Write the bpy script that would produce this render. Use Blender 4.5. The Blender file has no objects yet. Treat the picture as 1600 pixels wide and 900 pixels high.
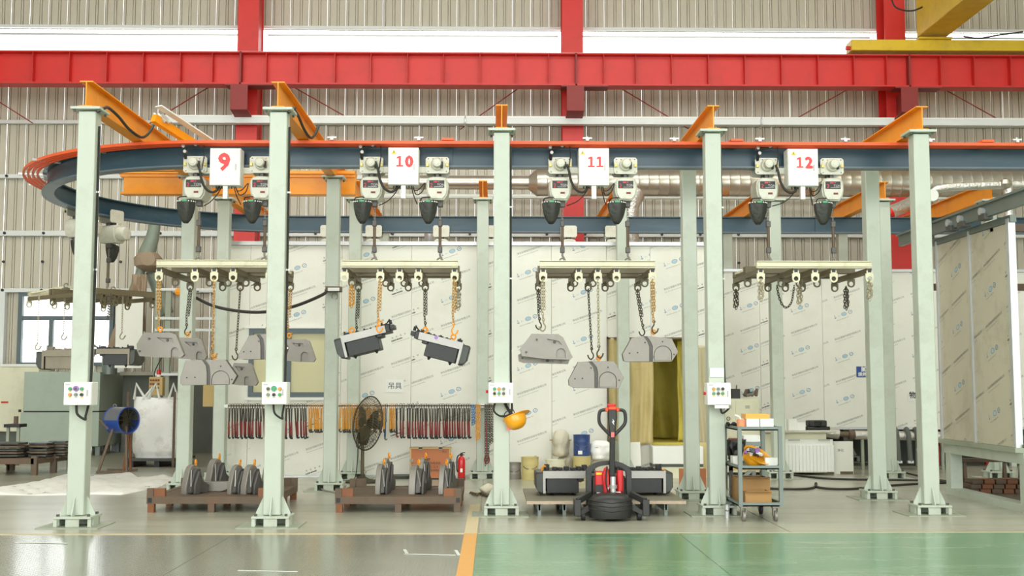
import bpy, bmesh, math, random
from mathutils import Vector, Matrix
from mathutils.geometry import tessellate_polygon
random.seed(7)
S = bpy.context.scene
COL = S.collection
PI = math.pi
V3 = Vector

# ------------------------------------------------------------------ camera
F = 1800.0
PITCH = math.atan(150/F); YAW = -math.atan(29/F)
cd = bpy.data.cameras.new('camera'); cam = bpy.data.objects.new('camera', cd); COL.objects.link(cam)
cd.sensor_width = 36; cd.lens = 36*F/1600; cd.clip_end = 200
cam.location = (0, 0, 1.6)
RM = Matrix.Rotation(YAW, 3, 'Z') @ Matrix.Rotation(PI/2 + PITCH, 3, 'X')
cam.rotation_euler = RM.to_euler()
S.camera = cam
# ------------------------------------------------------------------ sky, daylight
w = bpy.data.worlds.new('world'); S.world = w; w.use_nodes = True
bg = w.node_tree.nodes['Background']; bg.inputs['Color'].default_value = (0.975, 1.0, 0.985, 1); bg.inputs['Strength'].default_value = 3.4
def area(name, loc, rot, sx, sy, power, col=(1, 1, 1)):
    l = bpy.data.lights.new(name, 'AREA'); l.shape = 'RECTANGLE'; l.size = sx; l.size_y = sy; l.energy = power; l.color = col
    o = bpy.data.objects.new(name, l); COL.objects.link(o); o.location = loc; o.rotation_euler = rot
    return o
area('skylight_front', (0, -4, 12), (math.radians(62), 0, 0), 22, 6, 1000, (1, 0.985, 0.93))
area('skylight_roof', (0, 15, 13.4), (0, 0, 0), 26, 5, 1500, (1, 0.99, 0.95))
S.view_settings.view_transform = 'Standard'; S.view_settings.look = 'None'
S.view_settings.gamma = 1.0; S.view_settings.use_curve_mapping = False
S.view_settings.exposure = 0.22

# ------------------------------------------------------------------ helpers
def ray(px, py): return RM @ V3(((px-800)/F, (450-py)/F, -1))
def W(px, py, Y):
    d = ray(px, py); t = Y/d.y
    return V3((d.x*t, Y, 1.6 + d.z*t))
def FL(px, py, z=0):
    d = ray(px, py); t = (z-1.6)/d.z
    return V3((d.x*t, d.y*t, z))
def X(px, py, Y): return W(px, py, Y).x
def Z(py, Y, px=771): return W(px, py, Y).z

def lin(c): return tuple(((v/255)/12.92 if v/255 <= 0.04045 else ((v/255+0.055)/1.055)**2.4) for v in c) + (1,)
MATS = {}
def mat(name, col, rough=0.5, metal=0.0, var=0.12, scale=4.0, dirt=None, dirt_amt=0.35, dirt_scale=2.5, bump=0.0, bump_scale=60, coat=0.0, stretch=None):
    m = bpy.data.materials.new(name); m.use_nodes = True; nt = m.node_tree; N = nt.nodes; L = nt.links
    b = N['Principled BSDF']; b.inputs['Roughness'].default_value = rough; b.inputs['Metallic'].default_value = metal
    if coat: b.inputs['Coat Weight'].default_value = coat; b.inputs['Coat Roughness'].default_value = 0.15
    tc = N.new('ShaderNodeTexCoord'); src = tc.outputs['Object']
    if stretch:
        mp = N.new('ShaderNodeMapping'); mp.inputs['Scale'].default_value = stretch; L.new(src, mp.inputs['Vector']); src = mp.outputs[0]
    n = N.new('ShaderNodeTexNoise'); n.inputs['Scale'].default_value = scale; n.inputs['Detail'].default_value = 6; L.new(src, n.inputs['Vector'])
    mx = N.new('ShaderNodeMix'); mx.data_type = 'RGBA'
    c = lin(col); d = tuple(x*(1-var) for x in c[:3]) + (1,); e = tuple(min(1, x*(1+var*0.6)) for x in c[:3]) + (1,)
    mx.inputs[6].default_value = d; mx.inputs[7].default_value = e; L.new(n.outputs['Fac'], mx.inputs[0])
    out = mx.outputs[2]
    if dirt:
        n2 = N.new('ShaderNodeTexNoise'); n2.inputs['Scale'].default_value = dirt_scale; n2.inputs['Detail'].default_value = 9; n2.inputs['Roughness'].default_value = 0.7; L.new(src, n2.inputs['Vector'])
        r = N.new('ShaderNodeValToRGB'); r.color_ramp.elements[0].position = 0.5; r.color_ramp.elements[1].position = 0.72
        r.color_ramp.elements[0].color = (0, 0, 0, 1); r.color_ramp.elements[1].color = (dirt_amt,)*3 + (1,); L.new(n2.outputs['Fac'], r.inputs[0])
        m2 = N.new('ShaderNodeMix'); m2.data_type = 'RGBA'; L.new(r.outputs[0], m2.inputs[0]); L.new(out, m2.inputs[6]); m2.inputs[7].default_value = lin(dirt); out = m2.outputs[2]
    L.new(out, b.inputs['Base Color'])
    if bump:
        n3 = N.new('ShaderNodeTexNoise'); n3.inputs['Scale'].default_value = bump_scale; n3.inputs['Detail'].default_value = 4; L.new(src, n3.inputs['Vector'])
        bp = N.new('ShaderNodeBump'); bp.inputs['Strength'].default_value = bump; bp.inputs['Distance'].default_value = 0.02; L.new(n3.outputs['Fac'], bp.inputs['Height']); L.new(bp.outputs[0], b.inputs['Normal'])
    MATS[name] = m
    return m
mat('mint', (190, 199, 184), 0.4, dirt=(150, 140, 108), dirt_amt=0.4, dirt_scale=1.6, var=.06)
mat('mint_dark', (160, 168, 148), 0.5, dirt=(120, 118, 98))
mat('yellow', (246, 158, 14), 0.4, dirt=(200, 118, 20), var=.08)
mat('crane_yellow', (222, 186, 40), 0.45, dirt=(150, 120, 40))
mat('red', (212, 44, 36), 0.45, dirt=(160, 44, 38), var=.12, scale=1.5)
mat('red_dark', (140, 44, 40), 0.55)
mat('rail', (38, 72, 86), 0.35, var=.25, scale=2, dirt=(90, 112, 124), dirt_amt=.35, dirt_scale=1.2, stretch=(.4, 1, 3))
mat('rail_edge', (92, 108, 118), 0.4)
mat('orange', (238, 96, 40), 0.45, var=.1)
mat('siding', (198, 192, 174), 0.5, dirt=(166, 152, 128), dirt_amt=.4, dirt_scale=.9, var=.07, scale=.7, stretch=(1, 1, .35))
mat('galv', (196, 200, 196), 0.35, metal=.45, var=.15)
mat('tray', (222, 226, 222), 0.4, var=.05)
mat('duct', (196, 190, 176), 0.3, metal=.8, var=.25, scale=3, bump=.25, bump_scale=7, stretch=(1, .3, .3))
mat('foil', (215, 212, 205), 0.3, metal=.75, bump=.9, bump_scale=22)
mat('film', (234, 234, 222), 0.34, var=.03, scale=.6, dirt=(206, 200, 180), dirt_amt=.35, dirt_scale=.7)
mat('film_old', (206, 200, 178), 0.45, var=.06, scale=2, dirt=(150, 138, 110), dirt_amt=.5, dirt_scale=1.5)
mat('print_grey', (122, 128, 122), 0.6, var=.02)
mat('print_dark', (66, 76, 84), 0.6, var=.02)
mat('print_blue', (70, 132, 172), 0.6, var=.02)
mat('print_pale', (176, 206, 218), 0.6, var=.02)
mat('alu', (205, 208, 208), 0.3, metal=.5, var=.06)
mat('white', (236, 238, 230), 0.4, var=.03)
mat('cream', (226, 224, 196), 0.5, var=.05, dirt=(150, 140, 100), dirt_amt=.25)
mat('hoist', (214, 214, 198), 0.42, var=.05, dirt=(140, 130, 100), dirt_amt=.4, dirt_scale=6)
mat('black', (34, 34, 32), 0.45, var=.3)
mat('bag', (62, 64, 58), 0.55, var=.5, scale=12, bump=.8, bump_scale=14)
mat('rubber', (28, 28, 28), 0.6, var=.2)
mat('sign_red', (226, 66, 70), 0.5, var=.02)
mat('warn_yellow', (240, 205, 40), 0.5, var=.02)
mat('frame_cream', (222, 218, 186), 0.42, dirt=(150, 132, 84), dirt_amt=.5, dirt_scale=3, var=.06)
mat('frame_shaded', (112, 102, 76), 0.5, var=.2)  # frame cream darkened: shade painted into tubes, inner bars and rear lugs
mat('chain_gold', (184, 144, 80), 0.42, metal=.35, var=.35, scale=30)
mat('chain_dark', (84, 78, 62), 0.45, metal=.4, var=.4, scale=25)
mat('chain_pale', (176, 166, 138), 0.42, metal=.4, var=.35, scale=25)
mat('hook_orange', (246, 160, 40), 0.42, var=.12)
mat('steel', (146, 141, 132), 0.42, metal=.3, var=.18, scale=6, dirt=(104, 96, 84), dirt_amt=.5, dirt_scale=3, bump=.08, bump_scale=70)
mat('steel_edge', (92, 90, 86), 0.5, metal=.2, var=.2)
mat('steel_light', (168, 166, 160), 0.35, metal=.35, var=.1, scale=9)
mat('cast_dark', (70, 74, 68), 0.42, metal=.3, var=.35, scale=8)
mat('cast_black', (38, 40, 38), 0.45, var=.4, scale=9)
mat('rust', (104, 88, 70), 0.6, var=.3, scale=7, dirt=(136, 84, 54), dirt_amt=.35, dirt_scale=4, bump=.1)
mat('rust_orange', (140, 88, 54), 0.6, var=.25, dirt=(110, 80, 60), dirt_amt=.6)
mat('concrete', (150, 150, 132), 0.32, var=.12, scale=1.1, dirt=(118, 114, 96), dirt_amt=.45, dirt_scale=.8, bump=.03, bump_scale=30)
mat('slab', (170, 170, 152), 0.26, var=.12, scale=1.4, dirt=(132, 126, 106), dirt_amt=.5, dirt_scale=1.1, bump=.02, bump_scale=30, stretch=(.5, 1.6, 1))
mat('green_floor', (104, 148, 112), 0.2, var=.2, scale=1.2, dirt=(150, 172, 144), dirt_amt=.7, dirt_scale=1.5, bump=.02, bump_scale=20, stretch=(.5, 1.8, 1))
mat('stripe', (222, 164, 86), 0.5, var=.12, dirt=(180, 160, 120), dirt_scale=4)
mat('stripe_faint', (206, 190, 150), 0.5, var=.12)
mat('chalk', (216, 220, 212), 0.5, var=.1)
mat('curtain', (204, 186, 130), 0.7, var=.1, scale=3, dirt=(160, 140, 90), dirt_amt=.4)
mat('curtain_pale', (196, 186, 150), 0.7, var=.1)
mat('yellow_cloth', (206, 190, 84), 0.7, var=.2, scale=2, dirt=(150, 140, 60), dirt_amt=.5)
mat('booth_inside', (176, 164, 92), 0.7, var=.2, scale=1)
mat('window_frame', (92, 106, 110), 0.45)
mat('window_cream', (226, 222, 178), 0.4, var=.05)
mat('helmet', (244, 168, 26), 0.3, var=.05, coat=.4)
mat('fan_mesh', (98, 90, 64), 0.5, var=.2)
mat('fan_dark', (62, 58, 40), 0.6, var=.3)
mat('blue_drum', (48, 84, 168), 0.35, var=.2)
mat('blue_can', (50, 74, 128), 0.4, var=.2)
mat('grey_shell', (128, 132, 138), 0.3, metal=.4)
mat('plaster_wall', (104, 108, 100), 0.8, var=.15, scale=1, dirt=(80, 82, 76))
mat('ledge', (206, 202, 186), 0.7, var=.08, dirt=(150, 140, 120))
mat('bulk_bag', (246, 246, 240), 0.6, var=.06, scale=2, dirt=(150, 144, 132), dirt_amt=.6, dirt_scale=2.2, bump=.9, bump_scale=4)
mat('sheet', (234, 234, 226), 0.7, var=.06, dirt=(176, 170, 152), dirt_amt=.4, bump=.4, bump_scale=8)
mat('tan_box', (196, 170, 110), 0.6, var=.1)
mat('cardboard', (176, 136, 84), 0.75, var=.12, scale=3)
mat('crate_wood', (186, 116, 74), 0.65, var=.15, scale=2, stretch=(.6, 1, 3))
mat('jack_red', (208, 34, 38), 0.32, var=.08)
mat('jack_orange', (230, 80, 40), 0.35)
mat('jack_black', (44, 44, 42), 0.42, var=.2, bump=.15, bump_scale=25)
mat('grey_steel', (122, 132, 126), 0.42, metal=.3, var=.15)
mat('tank', (164, 178, 162), 0.45, var=.05, scale=1, dirt=(140, 140, 120), dirt_amt=.3)
mat('tank_side', (120, 124, 108), 0.55, var=.2, scale=1.5)
mat('tan_pail', (206, 190, 128), 0.5, var=.06, dirt=(150, 134, 90))
mat('sack', (206, 200, 178), 0.7, var=.15, scale=5, dirt=(140, 128, 104), dirt_amt=.5, bump=.6, bump_scale=12)
mat('ext_red', (204, 24, 28), 0.28, var=.05, coat=.3)
mat('sign_blue', (40, 78, 150), 0.4, var=.03)
mat('cable', (44, 44, 38), 0.6, var=.2)
mat('tool_red', (128, 44, 40), 0.5, var=.3, scale=20)
mat('tool_dark', (70, 62, 52), 0.5, var=.3, scale=20)
mat('tool_yellow', (220, 156, 50), 0.5, var=.2, scale=20)
mat('tool_blue', (64, 118, 160), 0.5, var=.2)
mat('purple', (164, 120, 196), 0.5)
mat('dusty', (166, 146, 122), 0.8, var=.15, scale=4)
mat('arm_green', (134, 146, 130), 0.5, var=.15, dirt=(170, 150, 124), dirt_amt=.9, dirt_scale=2)
mat('led_green', (70, 160, 110), 0.4)
mat('dusty_steel', (150, 142, 124), 0.6, metal=.1, var=.2, scale=5, dirt=(112, 104, 90), dirt_amt=.6)
mat('deck', (146, 142, 122), 0.55, metal=.1, var=.15)
mat('worn_edge', (190, 170, 148), 0.5, var=.3, scale=20)
mat('pot_orange', (240, 164, 120), 0.4)
mat('roof_sheet', (206, 206, 198), 0.6, var=.05)
mat('brass', (214, 196, 110), 0.4, metal=.3)
mat('pink', (228, 120, 120), 0.6)
def glass(name, col, rough, alpha):
    m = bpy.data.materials.new(name); m.use_nodes = True; b = m.node_tree.nodes['Principled BSDF']
    b.inputs['Base Color'].default_value = lin(col); b.inputs['Roughness'].default_value = rough; b.inputs['Alpha'].default_value = alpha; MATS[name] = m
glass('pane', (225, 238, 245), 0.08, 0.08)
glass('skylight', (240, 246, 248), 0.4, 0.12)
glass('acrylic', (222, 216, 168), 0.2, 0.8)
# steel tread plate: relief of small raised lozenges
def tread():
    m = mat('tread', (142, 144, 130), 0.15, metal=.25, var=.14, scale=1.3, dirt=(118, 116, 100), dirt_amt=.5, dirt_scale=1.2)
    nt = m.node_tree; N = nt.nodes; L = nt.links; b = N['Principled BSDF']
    tc = N.new('ShaderNodeTexCoord'); mp = N.new('ShaderNodeMapping'); mp.inputs['Rotation'].default_value = (0, 0, PI/4); mp.inputs['Scale'].default_value = (22, 22, 22)
    L.new(tc.outputs['Object'], mp.inputs['Vector'])
    ch = N.new('ShaderNodeTexVoronoi'); ch.inputs['Scale'].default_value = 1.0; ch.inputs['Randomness'].default_value = 0.0; L.new(mp.outputs[0], ch.inputs['Vector'])
    r = N.new('ShaderNodeValToRGB'); r.color_ramp.elements[0].position = .25; r.color_ramp.elements[1].position = .45
    L.new(ch.outputs['Distance'], r.inputs[0])
    bp = N.new('ShaderNodeBump'); bp.invert = True; bp.inputs['Strength'].default_value = .12; bp.inputs['Distance'].default_value = .004
    L.new(r.outputs[0], bp.inputs['Height']); L.new(bp.outputs[0], b.inputs['Normal'])
tread()

ORG = {}
def empty(name, loc=(0, 0, 0), rz=0):
    o = bpy.data.objects.new(name, None); COL.objects.link(o); o.location = loc; o.rotation_euler = (0, 0, rz); o.empty_display_size = .1
    ORG[o.name] = V3(loc); return o
def tag(o, label=None, cat=None, group=None, kind=None):
    if label: o['label'] = label
    if cat: o['category'] = cat
    if group: o['group'] = group
    if kind: o['kind'] = kind
    return o
def thing(name, label, cat, loc=(0, 0, 0), group=None, kind=None):
    return tag(empty(name, loc), label, cat, group, kind)

class MB:
    def __init__(s): s.v = []; s.f = []; s.m = []; s.T = None
    def add(s, vs, fs, m=0):
        k = len(s.v)
        if s.T is not None: vs = [s.T @ V3(v) for v in vs]
        s.v += [V3(v) for v in vs]; s.f += [tuple(i+k for i in f) for f in fs]; s.m += [m]*len(fs); return s
    def box(s, a, b, m=0):
        (x0, y0, z0), (x1, y1, z1) = a, b
        x0, x1 = min(x0, x1), max(x0, x1); y0, y1 = min(y0, y1), max(y0, y1); z0, z1 = min(z0, z1), max(z0, z1)
        return s.add([(x0,y0,z0),(x1,y0,z0),(x1,y1,z0),(x0,y1,z0),(x0,y0,z1),(x1,y0,z1),(x1,y1,z1),(x0,y1,z1)],
                     [(0,3,2,1),(4,5,6,7),(0,1,5,4),(1,2,6,5),(2,3,7,6),(3,0,4,7)], m)
    def cb(s, c, sz, R=None, m=0):
        hx, hy, hz = sz[0]/2, sz[1]/2, sz[2]/2; R = R or Matrix.Identity(3)
        p = [V3(c) + R @ V3((i*hx, j*hy, k*hz)) for k in (-1, 1) for (i, j) in ((-1,-1),(1,-1),(1,1),(-1,1))]
        return s.add(p, [(0,3,2,1),(4,5,6,7),(0,1,5,4),(1,2,6,5),(2,3,7,6),(3,0,4,7)], m)
    def beam(s, p, q, wd, h, m=0):
        p, q = V3(p), V3(q); d = (q-p); L = d.length; d.normalize()
        up = V3((0,0,1)) if abs(d.z) < .95 else V3((0,1,0))
        a = d.cross(up).normalized(); b = a.cross(d)
        R = Matrix((a, d, b)).transposed()
        return s.cb((p+q)/2, (wd, L, h), R, m)
    def tube(s, pts, r, n=6, m=0, closed=False, cap=True):
        pts = [V3(p) for p in pts]; N = len(pts); rr = r if isinstance(r, (list, tuple)) else [r]*N
        vs = []; prev = None
        for i, p in enumerate(pts):
            if closed: d = pts[(i+1) % N] - pts[i-1]
            else: d = pts[min(i+1, N-1)] - pts[max(i-1, 0)]
            d.normalize()
            if prev is None:
                a = d.cross(V3((0,0,1)) if abs(d.z) < .9 else V3((1,0,0))).normalized()
            else:
                a = (prev - d*prev.dot(d))
                a = a.normalized() if a.length > 1e-6 else d.orthogonal().normalized()
            prev = a; b = d.cross(a)
            for k in range(n):
                t = 2*PI*k/n; vs.append(p + (a*math.cos(t) + b*math.sin(t))*rr[i])
        fs = []
        for i in range(N if closed else N-1):
            j = (i+1) % N
            for k in range(n): fs.append((i*n+k, i*n+(k+1) % n, j*n+(k+1) % n, j*n+k))
        if cap and not closed:
            fs.append(tuple(reversed(range(n)))); fs.append(tuple((N-1)*n+k for k in range(n)))
        return s.add(vs, fs, m)
    def cyl(s, p, q, r, n=12, r2=None, m=0, cap=True): return s.tube([p, q], [r, r if r2 is None else r2], n, m, cap=cap)
    def lathe(s, prof, c, n=16, m=0, R=None):
        vs = []; R = R or Matrix.Identity(3)
        for (r, z) in prof:
            for k in range(n):
                t = 2*PI*k/n; vs.append(V3(c) + R @ V3((r*math.cos(t), r*math.sin(t), z)))
        fs = []
        for i in range(len(prof)-1):
            for k in range(n): fs.append((i*n+k, i*n+(k+1) % n, (i+1)*n+(k+1) % n, (i+1)*n+k))
        if prof[0][0] > 1e-4: fs.append(tuple(reversed(range(n))))
        if prof[-1][0] > 1e-4: fs.append(tuple((len(prof)-1)*n+k for k in range(n)))
        return s.add(vs, fs, m)
    def torus(s, c, R, r, ax=(0,1,0), n=14, k=6, m=0, a0=0, a1=2*PI, sx=1, sz=1):
        ax = V3(ax).normalized(); u = ax.cross(V3((0,0,1)) if abs(ax.z) < .9 else V3((1,0,0))).normalized(); v = u.cross(ax)
        full = abs(a1-a0-2*PI) < 1e-3
        pts = [V3(c) + u*(R*sx*math.cos(a0+(a1-a0)*i/n)) + v*(R*sz*math.sin(a0+(a1-a0)*i/n)) for i in range(n if full else n+1)]
        return s.tube(pts, r, k, m, closed=full)
    def plate(s, outer, holes, d, m=0, fr=None, mside=None):
        """outline (x,z) extruded from y=0 to y=d; fr maps (x,y,z)->point"""
        fr = fr or (lambda x, y, z: (x, y, z)); mside = m if mside is None else mside
        loops = [outer] + list(holes or []); flat = [p for l in loops for p in l]; n = len(flat)
        tris = tessellate_polygon([[V3((p[0], p[1], 0)) for p in l] for l in loops])
        vs = [fr(p[0], 0, p[1]) for p in flat] + [fr(p[0], d, p[1]) for p in flat]
        fs = [tuple(t) for t in tris] + [tuple(i+n for i in reversed(t)) for t in tris]
        k0 = len(fs); o = 0
        for l in loops:
            L = len(l)
            for i in range(L): fs.append((o+i, o+(i+1) % L, n+o+(i+1) % L, n+o+i))
            o += L
        s.add(vs, fs[:k0], m); k = len(s.v)-len(vs)
        s.f += [tuple(i+k for i in f) for f in fs[k0:]]; s.m += [mside]*(len(fs)-k0)
        return s
    def mesh(s, name, mats, org=V3((0,0,0)), ang=35):
        me = bpy.data.meshes.new(name); me.from_pydata([tuple(v-org) for v in s.v], [], s.f)
        for mm in (mats if isinstance(mats, (list, tuple)) else [mats]): me.materials.append(MATS[mm])
        me.polygons.foreach_set('material_index', s.m)
        bm = bmesh.new(); bm.from_mesh(me); bmesh.ops.recalc_face_normals(bm, faces=bm.faces); bm.to_mesh(me); bm.free()
        me.shade_smooth(); me.set_sharp_from_angle(angle=math.radians(ang))
        return me
    def build(s, name, mats, parent=None, bevel=0, seg=2, loc=None, ang=35):
        org = ORG[parent.name] if parent is not None else (V3(loc) if loc is not None else V3((0,0,0)))
        o = bpy.data.objects.new(name, s.mesh(name, mats, org, ang)); COL.objects.link(o)
        if parent is not None: o.parent = parent
        elif loc is not None: o.location = loc
        ORG[o.name] = org
        if bevel:
            b = o.modifiers.new('bevel', 'BEVEL'); b.width = bevel; b.segments = seg; b.limit_method = 'ANGLE'; b.angle_limit = math.radians(40)
        return o
def dup(o, loc=None, rz=None, parent=None, **kw):
    c = o.copy(); COL.objects.link(c)
    if parent is not None: c.parent = parent
    if loc is not None: c.location = loc
    if rz is not None: c.rotation_euler = (0, 0, rz)
    for ch in o.children: dup(ch, parent=c)
    for k, v in kw.items(): c[k] = v
    return c
def circ(cx, cz, r, n=12, a0=0): return [(cx+r*math.cos(a0+2*PI*i/n), cz+r*math.sin(a0+2*PI*i/n)) for i in range(n)]
def arc(cx, cz, r, d0, d1, n=8): return [(cx+r*math.cos(math.radians(d0+(d1-d0)*i/n)), cz+r*math.sin(math.radians(d0+(d1-d0)*i/n))) for i in range(n+1)]
def smooth_path(pts, n=6):
    pts = [V3(p) for p in pts]; out = []
    P = [pts[0]] + pts + [pts[-1]]
    for i in range(1, len(P)-2):
        for k in range(n):
            t = k/n; a, b, c, d = P[i-1], P[i], P[i+1], P[i+2]
            out.append(.5*((2*b) + (c-a)*t + (2*a-5*b+4*c-d)*t*t + (3*b-a-3*c+d)*t**3))
    out.append(pts[-1]); return out

# text -> mesh data (built once for each string)
TXT = {}
ONE = ([V3(p+(0,)) for p in ((.06, 0), (.5, 0), (.5, .1), (.35, .1), (.35, .7), (.22, .7), (.08, .62), (.08, .52), (.21, .56), (.21, .1), (.06, .1))], [(0, 1, 2, 10), (10, 2, 3, 9), (9, 3, 4, 5, 8), (8, 5, 6, 7)])
def text_data(s, size=1.0, align='LEFT'):
    key = (s, size, align)
    if key in TXT: return TXT[key]
    cu = bpy.data.curves.new('t', 'FONT'); cu.body = s; cu.size = size; cu.resolution_u = 2; cu.align_x = align
    o = bpy.data.objects.new('t', cu); COL.objects.link(o); bpy.context.view_layer.update()
    ev = o.evaluated_get(bpy.context.evaluated_depsgraph_get()); me = ev.to_mesh()
    d = ([v.co.copy() for v in me.vertices], [tuple(p.vertices) for p in me.polygons])
    ev.to_mesh_clear(); bpy.data.objects.remove(o); bpy.data.curves.remove(cu)
    TXT[key] = d; return d
def text_bold(mb, s, size, c, m=0, u=(1,0,0), v=(0,0,1), align='CENTER', bold=0.0):
    vs, fs = text_data(s, 1.0, align); u, v, c = V3(u), V3(v), V3(c)
    offs = [(0, 0)] if not bold else [(0, 0), (bold, 0), (-bold, 0), (0, bold), (0, -bold)]
    nrm = u.cross(v)
    for i, (dx, dy) in enumerate(offs):
        mb.add([c + u*(p.x*size+dx) + v*((p.y-.35)*size+dy) + nrm*(i*.0003) for p in vs], fs, m)

def numeral(mb, txt, size, c, bold=.012):
    adv = {'1': .56, '2': .62, '9': .62, '0': .66}; x = c[0] - sum(adv[k] for k in txt)*size/2
    for k in txt:
        if k == '1': mb.add([V3((x+p.x*size, c[1], c[2]+(p.y-.35)*size)) for p in ONE[0]], ONE[1], 0)
        else: text_bold(mb, k, size, (x+adv[k]*size/2, c[1], c[2]), 0, bold=bold)
        x += adv[k]*size
ORD = 'first second third fourth fifth sixth seventh eighth ninth tenth eleventh twelfth thirteenth fourteenth fifteenth sixteenth seventeenth eighteenth nineteenth twentieth'.split() + ['twenty-'+k for k in 'first second third fourth fifth sixth seventh eighth ninth'.split()] + ['thirtieth'] + ['thirty-'+k for k in 'first second third fourth fifth sixth seventh eighth ninth'.split()]
# ================================================================== SETTING
fl = MB().box((-19, -12, -.12), (19, 30, 0)).build('floor', 'concrete'); tag(fl, kind='structure')
def fpart(name, m, x0, y0, x1, y1, h, b=0):
    o = MB().box((x0, y0, -.01), (x1, y1, h)).build(name, m, fl, bevel=b); return o
for x0, x1 in ((-18, -.17), (-.15, 3.2), (3.22, 7.2), (7.22, 18)):
    for y0, y1 in ((12.55, 17.0), (17.02, 22.5)):
        fpart('concrete_slab', 'slab', x0, y0, x1, y1, .004)
for i in range(6): fpart('tread_plate', 'tread', -15 + i*2.45, -6, -15 + i*2.45 + 2.44, 12.44, .005)
for x0, x1 in ((-.17, 1.98), (1.99, 6.0), (6.01, 18)):
    fpart('green_painted_slab', 'green_floor', x0, -6, x1, 12.5, .006)
fpart('floor_stripe', 'stripe', -.31, -6, -.172, 12.5, .0075)
fpart('floor_stripe', 'stripe_faint', -.31, 12.5, -.172, 15.5, .0075)
fpart('floor_stripe', 'stripe_faint', -18, 12.45, -.31, 12.54, .0075)
fpart('floor_stripe', 'stripe_faint', -.17, 12.5, 18, 12.54, .0075)
mk = MB()
for a, b, c, d in ((632, 867, 712, 869), (632, 860, 637, 868), (712, 861, 717, 869), (372, 893, 465, 895), (24, 849, 105, 850.5)):
    p, q = FL(a, b), FL(c, d); mk.beam((p.x, p.y, .009), (q.x, q.y, .009), .03, .003)
mk.build('chalk_marking', 'chalk', fl)

# back wall of ribbed sheets
WY = 28.1
wall = empty('wall_back', (0, WY, 0)); tag(wall, kind='structure')
def rib_sheet(wd, z0, z1, name='metal_sheet'):
    mb = MB(); prof = []
    for i in range(2):
        o = wd/2*i
        prof += [(o, 0), (o+.004, .032), (o+.013, .032), (o+.018, -.008), (o+.058, -.008), (o+.062, .03), (o+.069, .03), (o+.074, 0)]
    prof.append((wd, 0)); n = len(prof)
    mb.add([(x, y, z0) for x, y in prof] + [(x, y, z1) for x, y in prof], [(i, i+1, n+i+1, n+i) for i in range(n-1)])
    return mb
WS = .46; wx0 = -11.5 - .46*9; nS = 66
def sheet_row(z0, z1, skip=None):
    me = rib_sheet(WS-.004, z0, z1).mesh('metal_sheet', 'siding')
    for i in range(nS):
        x = wx0 + WS*i
        if skip and skip[0]-.01 < x < skip[1]-.01: continue
        o = bpy.data.objects.new('metal_sheet', me); COL.objects.link(o); o.parent = wall; o.location = (x, random.uniform(-.004, .004), 0)
WIN = (-11.5, -9.2, 2.04, 3.82)
sheet_row(0, WIN[2], None); sheet_row(WIN[2], WIN[3], WIN); sheet_row(WIN[3], 9.78); sheet_row(10.36, 13.6)
for z, h in ((8.0, .09), (6.65, .1), (5.25, .13), (3.86, .1), (10.4, .07)):
    MB().box((wx0, WY-.16, z-h/2), (14.5, WY-.04, z+h/2)).build('wall_girt', 'tray', wall, bevel=.01)
for x in (-11.9, -9.0): MB().box((x-.12, WY-.2, 0), (x+.12, WY-.05, 3.82)).build('wall_girt', 'tray', wall)
b = MB()
for i in range(22):
    for z in (4.55, 6.65, 3.86, 5.25): b.cyl((-12.8+i*.47*2, WY-.19, z), (-12.8+i*.94, WY-.15, z), .035, 8)
b.build('wall_bolts', 'black', wall)['kind'] = 'stuff'
# clerestory strips
for i, (x0, x1) in enumerate(((-15.6, -6.25), (-5.6, 1.6), (2.2, 9.4), (10.0, 14.5))):
    wn = empty(f'window_{i+2}', (0, WY, 0)); tag(wn, kind='structure')
    n = max(2, round((x1-x0)/2.3)); st = (x1-x0)/n
    for k in range(n): MB().box((x0+k*st+.01, WY-.01, 9.8), (x0+(k+1)*st-.01, WY, 10.34)).build('pane', 'skylight', wn)
    MB().box((x0, WY-.08, 10.2), (x1, WY-.04, 10.24)).build('frame_rail', 'galv', wn)
    MB().box((x0, WY-.06, 9.74), (x1, WY-.0, 9.8)).build('window_sill', 'galv', wn)
wn = empty('window_1', (0, WY, 0)); tag(wn, kind='structure')
x0, x1, z0, z1 = WIN
for a, c in (((x0, z0), (x0+.1, z1)), ((x1-.1, z0), (x1, z1)), ((x0+.1, z1-.1), (x1-.1, z1)), ((x0+.1, z0), (x1-.1, z0+.08))):
    MB().box((a[0], WY-.1, a[1]), (c[0], WY+.02, c[1])).build('window_frame', 'window_frame', wn)
MB().box((x0+.1, WY-.09, 3.14), (x1-.1, WY, 3.24)).build('transom', 'window_frame', wn)
MB().box((-10.95+.2, WY-.09, z0+.08), (-10.85+.2, WY, 3.14)).build('mullion', 'window_frame', wn)
for a, c in (((x0+.1, 3.24), (x1-.1, z1-.1)), ((x0+.1, z0+.08), (-10.75, 3.14)), ((-10.65, z0+.08), (x1-.1, 3.14))):
    MB().box((a[0], WY-.05, a[1]), (c[0], WY-.04, c[1])).build('pane', 'pane', wn)
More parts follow.
